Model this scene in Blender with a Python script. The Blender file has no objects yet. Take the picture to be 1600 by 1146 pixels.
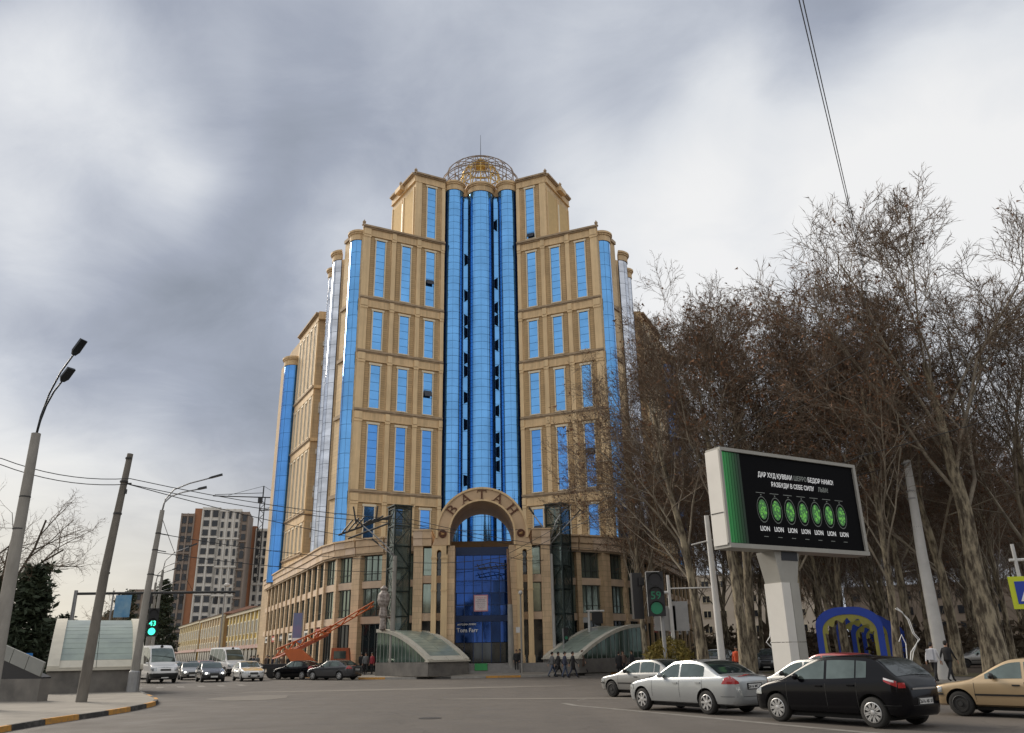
import bpy, bmesh, math, random
from mathutils import Vector, Matrix
random.seed(11)
R = math.radians
PI = math.pi
scene = bpy.context.scene
COL = scene.collection

# ------------------------------------------------------------------ camera
EYE = 1.7
cam_data = bpy.data.cameras.new('camera')
cam = bpy.data.objects.new('camera', cam_data)
COL.objects.link(cam)
cam_data.sensor_width = 36.0
cam_data.lens = 36.0 * 1237 / 1600
cam_data.clip_start = 0.1
cam_data.clip_end = 9000
PITCH, ROLL = R(19.9), R(1.0)
fwd = Vector((0, math.cos(PITCH), math.sin(PITCH)))
right0 = Vector((1, 0, 0))
up0 = right0.cross(fwd)
rgt = math.cos(ROLL) * right0 - math.sin(ROLL) * up0
upv = math.sin(ROLL) * right0 + math.cos(ROLL) * up0
cam.matrix_world = Matrix(((rgt.x, upv.x, -fwd.x, 0), (rgt.y, upv.y, -fwd.y, 0), (rgt.z, upv.z, -fwd.z, EYE), (0, 0, 0, 1)))
scene.camera = cam

# ------------------------------------------------------------------ exposure
scene.render.engine = 'CYCLES'
scene.view_settings.view_transform = 'Standard'
scene.view_settings.look = 'None'
scene.view_settings.exposure = 0.5
scene.view_settings.gamma = 1.0
scene.view_settings.use_curve_mapping = False
scene.cycles.max_bounces = 7
scene.cycles.diffuse_bounces = 3
scene.cycles.glossy_bounces = 4
scene.cycles.transparent_max_bounces = 6
scene.cycles.use_denoising = True

# ------------------------------------------------------------------ sun (veiled by cloud, from the left)
SUN_AZ, SUN_EL = R(-52), R(31)        # azimuth measured from +Y towards +X
sun_dir = Vector((math.sin(SUN_AZ) * math.cos(SUN_EL), math.cos(SUN_AZ) * math.cos(SUN_EL), math.sin(SUN_EL)))
sd = bpy.data.lights.new('sun', 'SUN')
sd.energy = 2.5
sd.angle = R(24)
sd.color = (1.0, 0.90, 0.76)
so = bpy.data.objects.new('sun', sd)
COL.objects.link(so)
so.rotation_euler = (-sun_dir).to_track_quat('-Z', 'Y').to_euler()

# ------------------------------------------------------------------ world: Nishita sky behind a cloud deck
world = bpy.data.worlds.new('World')
scene.world = world
world.use_nodes = True
nt = world.node_tree
nt.nodes.clear()
def N(t, **k):
    n = nt.nodes.new(t)
    for a, b in k.items():
        setattr(n, a, b)
    return n
def math_n(op, a, b=None, clamp=False):
    n = N('ShaderNodeMath', operation=op, use_clamp=clamp)
    for i, v in enumerate((a, b)):
        if v is None: continue
        if isinstance(v, (int, float)): n.inputs[i].default_value = v
        else: nt.links.new(v, n.inputs[i])
    return n.outputs[0]
def vmath(op, a, b=None):
    n = N('ShaderNodeVectorMath', operation=op)
    for i, v in enumerate((a, b)):
        if v is None: continue
        if isinstance(v, (tuple, list, Vector)): n.inputs[i].default_value = v
        else: nt.links.new(v, n.inputs[i])
    return n.outputs['Value'] if op == 'DOT_PRODUCT' else n.outputs[0]
tc = N('ShaderNodeTexCoord')
d0 = vmath('NORMALIZE', tc.outputs['Generated'])
sep = N('ShaderNodeSeparateXYZ'); nt.links.new(d0, sep.inputs[0])
zc = math_n('MAXIMUM', sep.outputs['Z'], 0.0)
den = math_n('ADD', zc, 0.22)
cmb = N('ShaderNodeCombineXYZ')
nt.links.new(math_n('DIVIDE', sep.outputs['X'], den), cmb.inputs[0])
nt.links.new(math_n('DIVIDE', sep.outputs['Y'], den), cmb.inputs[1])
cmb.inputs[2].default_value = 3.7
def noise(vec, scale, detail=5, rough=0.5, dist=0.0, col=False):
    n = N('ShaderNodeTexNoise')
    nt.links.new(vec, n.inputs['Vector'])
    n.inputs['Scale'].default_value = scale
    n.inputs['Detail'].default_value = detail
    n.inputs['Roughness'].default_value = rough
    n.inputs['Distortion'].default_value = dist
    return n.outputs['Color' if col else 'Fac']
warp = noise(d0, 2.2, 4, 0.55, 0.3, col=True)
wv = N('ShaderNodeVectorMath', operation='MULTIPLY_ADD')
nt.links.new(warp, wv.inputs[0]); wv.inputs[1].default_value = (0.16, 0.16, 0.16); wv.inputs[2].default_value = (-0.08, -0.08, -0.08)
dw = vmath('NORMALIZE', vmath('ADD', d0, wv.outputs[0]))
n1 = noise(cmb.outputs[0], 0.75, 6, 0.5, 0.25)
n2 = noise(cmb.outputs[0], 3.4, 9, 0.62, 0.5)
n3 = noise(d0, 1.1, 2, 0.4)
acc = math_n('ADD', math_n('MULTIPLY', math_n('SUBTRACT', n1, 0.5), 0.30), math_n('MULTIPLY', math_n('SUBTRACT', n2, 0.5), 0.36))
acc = math_n('ADD', acc, math_n('MULTIPLY', math_n('SUBTRACT', n3, 0.5), 0.2))
def from_angles(az, el):
    return Vector((math.sin(R(az)) * math.cos(R(el)), math.cos(R(az)) * math.cos(R(el)), math.sin(R(el))))
SKY_BASE = 0.50
# broad cloud masses, unseen bright ones behind the camera added to light the facade: azimuth, elevation, angular radius (deg), brightness change
MASSES = [(60, 30, 30, .10), (-80, 25, 22, .04), (-120, 40, 40, .3), (140, 35, 40, .3), (90, 55, 30, .1), (180, 45, 45, .3), (-150, 15, 30, .2),
          (-37, 37, 8, -0.236), (-31, 36, 8, 0.063), (-27, 40, 8, 0.085), (-19, 38, 8, -0.185), (-11, 42, 8, 0.059), (-11, 37, 8, -0.058), (6, 42, 8, -0.065), (10, 37, 8, 0.115), (21, 40, 8, -0.011), (27, 35, 8, 0.017), (36, 37, 8, -0.260), (37, 32, 8, 0.123), (-35, 30, 8, 0.237), (-30, 32, 8, 0.234), (-24, 30, 8, -0.130), (-16, 33, 8, 0.021), (3, 32, 8, -0.052), (15, 31, 8, 0.079), (23, 31, 8, 0.129), (34, 29, 8, 0.280), (-33, 22, 8, -0.260), (-33, 18, 8, 0.146), (-29, 24, 8, 0.016), (-24, 21, 8, -0.228), (-17, 26, 8, 0.161), (-23, 15, 8, -0.047), (-15, 20, 8, -0.067), (10, 26, 8, 0.198), (18, 26, 8, 0.079), (19, 36, 8, -0.145), (-32, 14, 8, -0.036), (-29, 15, 8, 0.258), (-31, 9, 8, 0.060), (-27, 10, 8, 0.032), (-23, 11, 8, -0.060), (-19, 14, 8, 0.008), (30, 31, 8, 0.046), (14, 39, 8, 0.124), (-5, 37, 8, 0.077), (25, 12, 20, 0.08), (8, 14, 11, 0.10), (48, 20, 18, .12),
          ]
for az, el, rad, amp in MASSES:
    dt = vmath('DOT_PRODUCT', dw, tuple(from_angles(az, el)))
    mr = N('ShaderNodeMapRange', interpolation_type='SMOOTHSTEP')
    nt.links.new(dt, mr.inputs['Value'])
    mr.inputs['From Min'].default_value = math.cos(R(rad * 1.55))
    mr.inputs['From Max'].default_value = math.cos(R(rad * 0.25))
    mr.inputs['To Min'].default_value = 0
    mr.inputs['To Max'].default_value = amp
    acc = math_n('ADD', acc, mr.outputs[0])
lum = math_n('ADD', acc, SKY_BASE)
ramp = N('ShaderNodeValToRGB')
cr = ramp.color_ramp
cr.elements[0].position = 0.0; cr.elements[0].color = (.13, .145, .175, 1)
cr.elements[1].position = 1.0; cr.elements[1].color = (.78, .78, .78, 1)
for p, c in ((.28, (.235, .262, .315, 1)), (.45, (.315, .345, .415, 1)), (.62, (.47, .50, .56, 1)), (.80, (.655, .675, .705, 1))):
    e = cr.elements.new(p); e.color = c
nt.links.new(math_n('MULTIPLY', lum, 1.0, True), ramp.inputs[0])
# warm veil low over the horizon on the sun's side
low = N('ShaderNodeMapRange', interpolation_type='SMOOTHSTEP')
nt.links.new(sep.outputs['Z'], low.inputs['Value'])
low.inputs['From Min'].default_value = 0.30; low.inputs['From Max'].default_value = 0.0
low.inputs['To Min'].default_value = 0.0; low.inputs['To Max'].default_value = 1.0
side = N('ShaderNodeMapRange', interpolation_type='SMOOTHSTEP')
nt.links.new(vmath('DOT_PRODUCT', d0, tuple(from_angles(-62, 0))), side.inputs['Value'])
side.inputs['From Min'].default_value = 0.35; side.inputs['From Max'].default_value = 1.0
warm = N('ShaderNodeMix', data_type='RGBA')
nt.links.new(math_n('MULTIPLY', math_n('MULTIPLY', low.outputs[0], side.outputs[0]), 0.85), warm.inputs['Factor'])
nt.links.new(ramp.outputs[0], warm.inputs['A'])
warm.inputs['B'].default_value = (.80, .72, .56, 1)
bg1 = N('ShaderNodeBackground'); nt.links.new(warm.outputs['Result'], bg1.inputs[0]); bg1.inputs[1].default_value = 0.845
sky = N('ShaderNodeTexSky', sky_type='NISHITA')
sky.sun_disc = False; sky.sun_elevation = SUN_EL; sky.sun_rotation = SUN_AZ
bg2 = N('ShaderNodeBackground'); nt.links.new(sky.outputs[0], bg2.inputs[0]); bg2.inputs[1].default_value = 0.05
mixs = N('ShaderNodeMixShader')
mixs.inputs[0].default_value = 0.93          # cloud cover over the blue
nt.links.new(bg2.outputs[0], mixs.inputs[1]); nt.links.new(bg1.outputs[0], mixs.inputs[2])
wo = N('ShaderNodeOutputWorld'); nt.links.new(mixs.outputs[0], wo.inputs[0])

# ------------------------------------------------------------------ materials
MATS = {}
def mat(name, col, rough=.6, metal=0., var=.08, scale=2., bump=0., bscale=None, spec=.5, coat=0., emit=0., stretch=None, col2=None, bands=None, sharp=(.3, .7), streak=0):
    """Principled material whose colour drifts with noise; bands=(brick width, row height, mortar darkening) adds jointing."""
    if name in MATS: return MATS[name]
    m = bpy.data.materials.new(name); m.use_nodes = True
    t = m.node_tree; L = t.links
    b = t.nodes['Principled BSDF']
    b.inputs['Roughness'].default_value = rough
    b.inputs['Metallic'].default_value = metal
    b.inputs['Specular IOR Level'].default_value = spec
    b.inputs['Coat Weight'].default_value = coat
    b.inputs['Coat Roughness'].default_value = .04
    c = (*col, 1)
    tcn = t.nodes.new('ShaderNodeTexCoord')
    vec = tcn.outputs['Object']
    if stretch:
        mp = t.nodes.new('ShaderNodeMapping'); mp.inputs['Scale'].default_value = stretch
        L.new(vec, mp.inputs[0]); vec = mp.outputs[0]
    out = None
    if var or col2:
        nz = t.nodes.new('ShaderNodeTexNoise'); nz.inputs['Scale'].default_value = scale; nz.inputs['Detail'].default_value = 6
        nz.inputs['Roughness'].default_value = .62
        L.new(vec, nz.inputs['Vector'])
        mx = t.nodes.new('ShaderNodeMix'); mx.data_type = 'RGBA'
        mr = t.nodes.new('ShaderNodeMapRange'); mr.inputs['From Min'].default_value = sharp[0]; mr.inputs['From Max'].default_value = sharp[1]
        L.new(nz.outputs['Fac'], mr.inputs['Value']); L.new(mr.outputs[0], mx.inputs['Factor'])
        if col2:
            mx.inputs['A'].default_value = c; mx.inputs['B'].default_value = (*col2, 1)
        else:
            mx.inputs['A'].default_value = tuple(v * (1 - var) for v in col) + (1,)
            mx.inputs['B'].default_value = tuple(min(1, v * (1 + var)) for v in col) + (1,)
        out = mx.outputs['Result']
    if bands:
        bw, rh, dk, plane = bands
        sp = t.nodes.new('ShaderNodeSeparateXYZ'); L.new(tcn.outputs['Object'], sp.inputs[0])
        cb = t.nodes.new('ShaderNodeCombineXYZ')
        if plane == 'round':
            ad = t.nodes.new('ShaderNodeMath'); ad.operation = 'ADD'
            L.new(sp.outputs['X'], ad.inputs[0]); L.new(sp.outputs['Y'], ad.inputs[1]); L.new(ad.outputs[0], cb.inputs[0])
        else:
            L.new(sp.outputs['X'], cb.inputs[0])
        L.new(sp.outputs['Z'], cb.inputs[1])
        bk = t.nodes.new('ShaderNodeTexBrick'); L.new(cb.outputs[0], bk.inputs['Vector'])
        bk.inputs['Scale'].default_value = 1; bk.inputs['Brick Width'].default_value = bw; bk.inputs['Row Height'].default_value = rh
        bk.inputs['Mortar Size'].default_value = .022; bk.inputs['Mortar Smooth'].default_value = .4
        bk.inputs['Color1'].default_value = (1, 1, 1, 1); bk.inputs['Color2'].default_value = (.86, .86, .86, 1); bk.inputs['Mortar'].default_value = (dk, dk, dk, 1)
        ml = t.nodes.new('ShaderNodeMix'); ml.data_type = 'RGBA'; ml.blend_type = 'MULTIPLY'; ml.inputs['Factor'].default_value = 1
        if out is None: ml.inputs['A'].default_value = c
        else: L.new(out, ml.inputs['A'])
        L.new(bk.outputs['Color'], ml.inputs['B']); out = ml.outputs['Result']
    if streak:                                                 # rain streaks and grime, running down the wall
        ms = t.nodes.new('ShaderNodeMapping'); ms.inputs['Scale'].default_value = (1.7, 1.7, .09); L.new(tcn.outputs['Object'], ms.inputs[0])
        ns = t.nodes.new('ShaderNodeTexNoise'); ns.inputs['Scale'].default_value = 1.6; ns.inputs['Detail'].default_value = 7; ns.inputs['Roughness'].default_value = .7; L.new(ms.outputs[0], ns.inputs['Vector'])
        rs = t.nodes.new('ShaderNodeMapRange'); rs.inputs['From Min'].default_value = .42; rs.inputs['From Max'].default_value = .66; rs.inputs['To Min'].default_value = 1; rs.inputs['To Max'].default_value = 1 - streak; L.new(ns.outputs['Fac'], rs.inputs['Value'])
        mk = t.nodes.new('ShaderNodeMix'); mk.data_type = 'RGBA'; mk.blend_type = 'MULTIPLY'; mk.inputs['Factor'].default_value = 1
        if out is None: mk.inputs['A'].default_value = c
        else: L.new(out, mk.inputs['A'])
        L.new(rs.outputs[0], mk.inputs['B']); out = mk.outputs['Result']
    if out is None: b.inputs['Base Color'].default_value = c
    else: L.new(out, b.inputs['Base Color'])
    if bump:
        n2_ = t.nodes.new('ShaderNodeTexNoise'); n2_.inputs['Scale'].default_value = bscale or scale * 6; n2_.inputs['Detail'].default_value = 4
        L.new(vec, n2_.inputs['Vector'])
        bp = t.nodes.new('ShaderNodeBump'); bp.inputs['Strength'].default_value = min(1, bump); bp.inputs['Distance'].default_value = .03
        L.new(n2_.outputs['Fac'], bp.inputs['Height']); L.new(bp.outputs[0], b.inputs['Normal'])
    if emit:
        b.inputs['Emission Color'].default_value = c; b.inputs['Emission Strength'].default_value = emit
    MATS[name] = m
    return m

# ------------------------------------------------------------------ mesh builder
class MB:
    def __init__(s): s.v = []; s.f = []; s.m = []; s.mi = 0
    def add(s, vs, fs):
        o = len(s.v); s.v += [tuple(v) for v in vs]
        for f in fs: s.f.append(tuple(i + o for i in f)); s.m.append(s.mi)
        return s
    def box(s, c, d, rz=0., M=None):
        hx, hy, hz = d[0] / 2, d[1] / 2, d[2] / 2
        cs, sn = math.cos(rz), math.sin(rz)
        vs = []
        for z in (-hz, hz):
            for x, y in ((-hx, -hy), (hx, -hy), (hx, hy), (-hx, hy)):
                p = (c[0] + x * cs - y * sn, c[1] + x * sn + y * cs, c[2] + z)
                vs.append(M @ Vector(p) if M else p)
        return s.add(vs, [(3, 2, 1, 0), (4, 5, 6, 7), (0, 1, 5, 4), (1, 2, 6, 5), (2, 3, 7, 6), (3, 0, 4, 7)])
    def hexa(s, b4, t4):
        """a box from four bottom and four top corners, both counter-clockwise"""
        return s.add(list(b4) + list(t4), [(3, 2, 1, 0), (4, 5, 6, 7), (0, 1, 5, 4), (1, 2, 6, 5), (2, 3, 7, 6), (3, 0, 4, 7)])
    def prism(s, poly, z0, z1):
        n = len(poly)
        vs = [(x, y, z0) for x, y in poly] + [(x, y, z1) for x, y in poly]
        return s.add(vs, [tuple(range(n - 1, -1, -1)), tuple(range(n, 2 * n))] + [(i, (i + 1) % n, n + (i + 1) % n, n + i) for i in range(n)])
    def tube(s, pts, rad, n=8, cap=True):
        pts = [Vector(p) for p in pts]
        if not isinstance(rad, (list, tuple)): rad = [rad] * len(pts)
        o = len(s.v); ref = None
        for i, p in enumerate(pts):
            t = (pts[min(i + 1, len(pts) - 1)] - pts[max(i - 1, 0)]).normalized()
            if ref is None:
                ref = Vector((0, 0, 1)) if abs(t.z) < .9 else Vector((1, 0, 0))
            a = (ref - t * ref.dot(t)).normalized(); ref = a; b = t.cross(a)
            for k in range(n):
                an = 2 * PI * k / n
                s.v.append(tuple(p + (a * math.cos(an) + b * math.sin(an)) * rad[i]))
        for i in range(len(pts) - 1):
            for k in range(n):
                k2 = (k + 1) % n
                s.f.append((o + i * n + k, o + i * n + k2, o + (i + 1) * n + k2, o + (i + 1) * n + k)); s.m.append(s.mi)
        if cap:
            s.f.append(tuple(o + k for k in range(n - 1, -1, -1))); s.m.append(s.mi)
            s.f.append(tuple(o + (len(pts) - 1) * n + k for k in range(n))); s.m.append(s.mi)
        return s
    def lathe(s, prof, n=20, c=(0, 0, 0), M=None):
        o = len(s.v)
        for r, z in prof:
            for k in range(n):
                a = 2 * PI * k / n
                p = Vector((c[0] + r * math.cos(a), c[1] + r * math.sin(a), c[2] + z))
                s.v.append(tuple(M @ p if M else p))
        for i in range(len(prof) - 1):
            for k in range(n):
                k2 = (k + 1) % n
                s.f.append((o + i * n + k, o + i * n + k2, o + (i + 1) * n + k2, o + (i + 1) * n + k)); s.m.append(s.mi)
        s.f.append(tuple(o + k for k in range(n - 1, -1, -1))); s.m.append(s.mi)
        s.f.append(tuple(o + (len(prof) - 1) * n + k for k in range(n))); s.m.append(s.mi)
        return s
    def ball(s, c, r, nu=10, nv=7):
        rx, ry, rz = r if isinstance(r, (tuple, list)) else (r, r, r)
        o = len(s.v); vs = [(c[0], c[1], c[2] - rz)]
        for j in range(1, nv):
            ph = -PI / 2 + PI * j / nv
            for i in range(nu):
                a = 2 * PI * i / nu
                vs.append((c[0] + rx * math.cos(ph) * math.cos(a), c[1] + ry * math.cos(ph) * math.sin(a), c[2] + rz * math.sin(ph)))
        vs.append((c[0], c[1], c[2] + rz)); fs = []
        for i in range(nu): fs.append((0, 1 + (i + 1) % nu, 1 + i))
        for j in range(nv - 2):
            for i in range(nu):
                a, b = 1 + j * nu + i, 1 + j * nu + (i + 1) % nu
                fs.append((a, b, b + nu, a + nu))
        t = len(vs) - 1
        for i in range(nu): fs.append((1 + (nv - 2) * nu + i, 1 + (nv - 2) * nu + (i + 1) % nu, t))
        return s.add(vs, fs)
    def mesh(s, name, mats, smooth=False):
        me = bpy.data.meshes.new(name)
        me.from_pydata(s.v, [], s.f)
        for m in (mats if isinstance(mats, (list, tuple)) else [mats]): me.materials.append(m)
        if any(s.m): me.polygons.foreach_set('material_index', s.m)
        if smooth: me.polygons.foreach_set('use_smooth', [True] * len(me.polygons))
        me.update()
        return me
    def build(s, name, mats, parent=None, smooth=False, loc=None, rz=0., auto=None):
        me = s.mesh(name, mats, smooth)
        if auto is not None: me.set_sharp_from_angle(angle=R(auto)) if smooth else None
        return link(name, me, parent, loc, rz)
def link(name, data, parent=None, loc=None, rz=0.):
    o = bpy.data.objects.new(name, data); COL.objects.link(o)
    if parent is not None: o.parent = parent
    if loc is not None: o.location = loc
    if rz: o.rotation_euler = (0, 0, rz)
    return o
def tag(o, label=None, cat=None, group=None, kind=None):
    if label: o['label'] = label
    if cat: o['category'] = cat
    if group: o['group'] = group
    if kind: o['kind'] = kind
    return o
def thing(name, label, cat, loc=(0, 0, 0), rz=0., group=None):
    return tag(link(name, None, None, loc, rz), label, cat, group)
KIDS = {}
def copy_tree(o, parent=None):
    if not KIDS.get('ready'):
        pass
    c = o.copy(); COL.objects.link(c)
    if parent is not None: c.parent = parent
    for ch in list(o.children): copy_tree(ch, c)
    return c
def again(o, loc, rz, label, group=None, scale=None):
    c = copy_tree(o); c.location = loc; c.rotation_euler = (0, 0, rz); c['label'] = label
    if group: c['group'] = group
    if scale: c.scale = scale
    return c
def arc_pts(cx, cy, r, a0, a1, n):
    return [(cx + r * math.cos(R(a0 + (a1 - a0) * i / n)), cy + r * math.sin(R(a0 + (a1 - a0) * i / n))) for i in range(n + 1)]
def text_mesh(txt, size, ext=.01, align='CENTER', bold=0.0):
    cu = bpy.data.curves.new('text', 'FONT'); cu.body = txt; cu.size = size; cu.extrude = ext; cu.align_x = align; cu.offset = bold
    cu.resolution_u = 2
    o = bpy.data.objects.new('text_tmp', cu); COL.objects.link(o)
    dg = bpy.context.evaluated_depsgraph_get()
    me = bpy.data.meshes.new_from_object(o.evaluated_get(dg))
    bpy.data.objects.remove(o); bpy.data.curves.remove(cu)
    return me
def text_obj(name, txt, size, m, parent, loc, rot=(PI / 2, 0, 0), ext=.01, align='CENTER', bold=0.0, sx=1.):
    me = text_mesh(txt, size, ext, align, bold); me.name = name
    me.materials.clear(); me.materials.append(m)
    o = link(name, me, parent, loc); o.rotation_euler = rot; o.scale = (sx, 1, 1)
    return o
# ================================================================== the big corner building
M_ST = mat('facade_stone', (.70, .51, .29), .75, var=.13, scale=.35, streak=.22, bands=(1.3, .42, .72, 'round'))
M_STP = mat('smooth_stone', (.74, .54, .305), .7, var=.10, scale=.5, streak=.2, bump=.15)
M_RUST = mat('ribbed_stone', (.53, .36, .185), .8, var=.12, streak=.2, scale=.5, bands=(3.0, .26, .42, 'round'))
M_COR = mat('cornice_stone', (.68, .485, .27), .7, var=.12, streak=.28, scale=.6)
M_CORD = mat('dark_cornice_stone', (.36, .265, .17), .8, var=.25, scale=1.5)  # darker tone for cornices, finials and the fascia underside
M_FRAME = mat('pale_window_surround', (.68, .58, .42), .6, var=.05)
M_GL = mat('blue_mirror_glass', (.14, .365, .70), .05, metal=.92, var=.16, scale=.30)
M_GL2 = mat('blue_mirror_glass_dark', (.095, .285, .66), .05, metal=.9, var=.16, scale=.3)
M_GLD = mat('dark_blue_glass', (.009, .055, .24), .03, metal=.7, var=.35, scale=.6, spec=.8)
M_MUL = mat('blue_mullion', (.012, .03, .09), .4, metal=.3, var=0)
M_PALE = mat('sky_sheen_glass', (.55, .58, .64), .07, metal=.85, var=.3, scale=.25, stretch=(1, 1, 3))  # bright grazing sky reflection put into the base colour
M_OPEN = mat('open_sash_dark', (.008, .014, .03), .25, var=0)
M_PGL = mat('podium_glass', (.24, .285, .24), .06, metal=.7, var=.35, scale=.7, stretch=(2.5, 2.5, .3))
M_PGD = mat('shop_glass', (.02, .027, .03), .05, metal=.2, var=.3, scale=.6, spec=.8)
M_POD = mat('podium_stone', (.66, .475, .29), .6, var=.16, streak=.2, scale=.5, bands=(.9, .45, .66, 'round'))
M_PODS = mat('podium_stone_panel', (.55, .39, .24), .55, var=.18, scale=1.3)
M_PODS2 = mat('podium_stone_panel_pink', (.60, .45, .32), .55, var=.16, scale=1.1)
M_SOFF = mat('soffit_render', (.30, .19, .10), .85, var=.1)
M_ROOF = mat('roofing', (.25, .24, .23), .9)
M_STEEL = mat('dark_steel', (.035, .035, .038), .45, metal=.6, var=.1)
M_BRON = mat('bronze_letters', (.10, .035, .015), .5, metal=.3, var=.1)
M_GOLD = mat('gilt_metal', (.62, .42, .13), .35, metal=.7, var=.1)
M_WHT = mat('white_paint', (.78, .78, .76), .5, var=.05)
M_AC = mat('cooler_casing', (.50, .49, .46), .6, var=.15, scale=4)
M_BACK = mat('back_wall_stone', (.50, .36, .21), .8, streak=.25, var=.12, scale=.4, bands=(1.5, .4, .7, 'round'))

BLD = thing('corner_tower_building', 'tall sand coloured corner building with blue mirror glass strips and round arched entrance lettered BATAH', 'building',
            (88 * math.sin(R(-2.36)), 88 * math.cos(R(-2.36)), 0), R(2.36))

class Wall:
    """a vertical plane in the building's plan: s runs along it, o stands off it towards the outside"""
    def __init__(s, a, b, out):
        s.a = Vector(a); d = Vector(b) - s.a; s.L = d.length; s.d = d / s.L
        n = Vector((s.d.y, -s.d.x))
        s.n = n if n.dot(Vector(out)) > 0 else -n
        s.flip = (s.n - n).length > .1
    def p(s, t, o, z): q = s.a + s.d * t + s.n * o; return (q.x, q.y, z)
    def box(s, mb, t0, t1, o0, o1, z0, z1):
        b4 = [s.p(t0, o1, z0), s.p(t1, o1, z0), s.p(t1, o0, z0), s.p(t0, o0, z0)]
        t4 = [s.p(t0, o1, z1), s.p(t1, o1, z1), s.p(t1, o0, z1), s.p(t0, o0, z1)]
        if s.flip: b4.reverse(); t4.reverse()
        return mb.hexa(b4, t4)
def pane(W, parent, t0, t1, z0, z1, o, m, jit=.006, name='pane', tilt=0.):
    b = MB()
    ja, jb = random.uniform(-jit, jit) / 2, random.uniform(-jit, jit) / 2; j = [-ja - jb, ja - jb, -ja + jb, ja + jb]
    def P(t, z, k, back): return W.p(t, o + j[k] + (0 if not back else -.03) + (tilt if k < 2 else 0), z)
    b4 = [P(t0, z0, 0, 0), P(t1, z0, 1, 0), P(t1, z0, 1, 1), P(t0, z0, 0, 1)]
    t4 = [P(t0, z1, 2, 0), P(t1, z1, 3, 0), P(t1, z1, 3, 1), P(t0, z1, 2, 1)]
    if W.flip: b4.reverse(); t4.reverse()
    b.hexa(b4, t4)
    return b.build(name, m, parent)
def strip_window(W, c, w, z0, z1, rows, glass=M_GL, openings=(), base=0.03):
    """tall mirror-glass window: pale surround (the window itself), dark backing, one pane per storey row"""
    fr = MB(); f = .13
    W.box(fr, c - w / 2, c - w / 2 + f, base - .05, base + .14, z0, z1)
    W.box(fr, c + w / 2 - f, c + w / 2, base - .05, base + .14, z0, z1)
    W.box(fr, c - w / 2 - .08, c + w / 2 + .08, base - .05, base + .18, z1, z1 + .24)
    W.box(fr, c - w / 2 - .03, c + w / 2 + .03, base - .05, base + .19, z0 - .12, z0)
    o = fr.build('window', M_FRAME, BLD)
    bk = MB(); W.box(bk, c - w / 2 + f, c + w / 2 - f, base - .04, base + .005, z0, z1); bk.build('mullions', M_MUL, o)
    h = (z1 - z0) / rows
    for i in range(rows):
        zz0, zz1 = z0 + i * h + .02, z0 + (i + 1) * h - .02
        if i in openings:
            pane(W, o, c - w / 2 + f + .1, c + w / 2 - f - .1, zz0 + .1, zz1 - .1, base + .10, M_OPEN, 0, 'open_sash', .35)
        pane(W, o, c - w / 2 + f + .01, c + w / 2 - f - .01, zz0, zz1, base + .05, glass)
    return o

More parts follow.
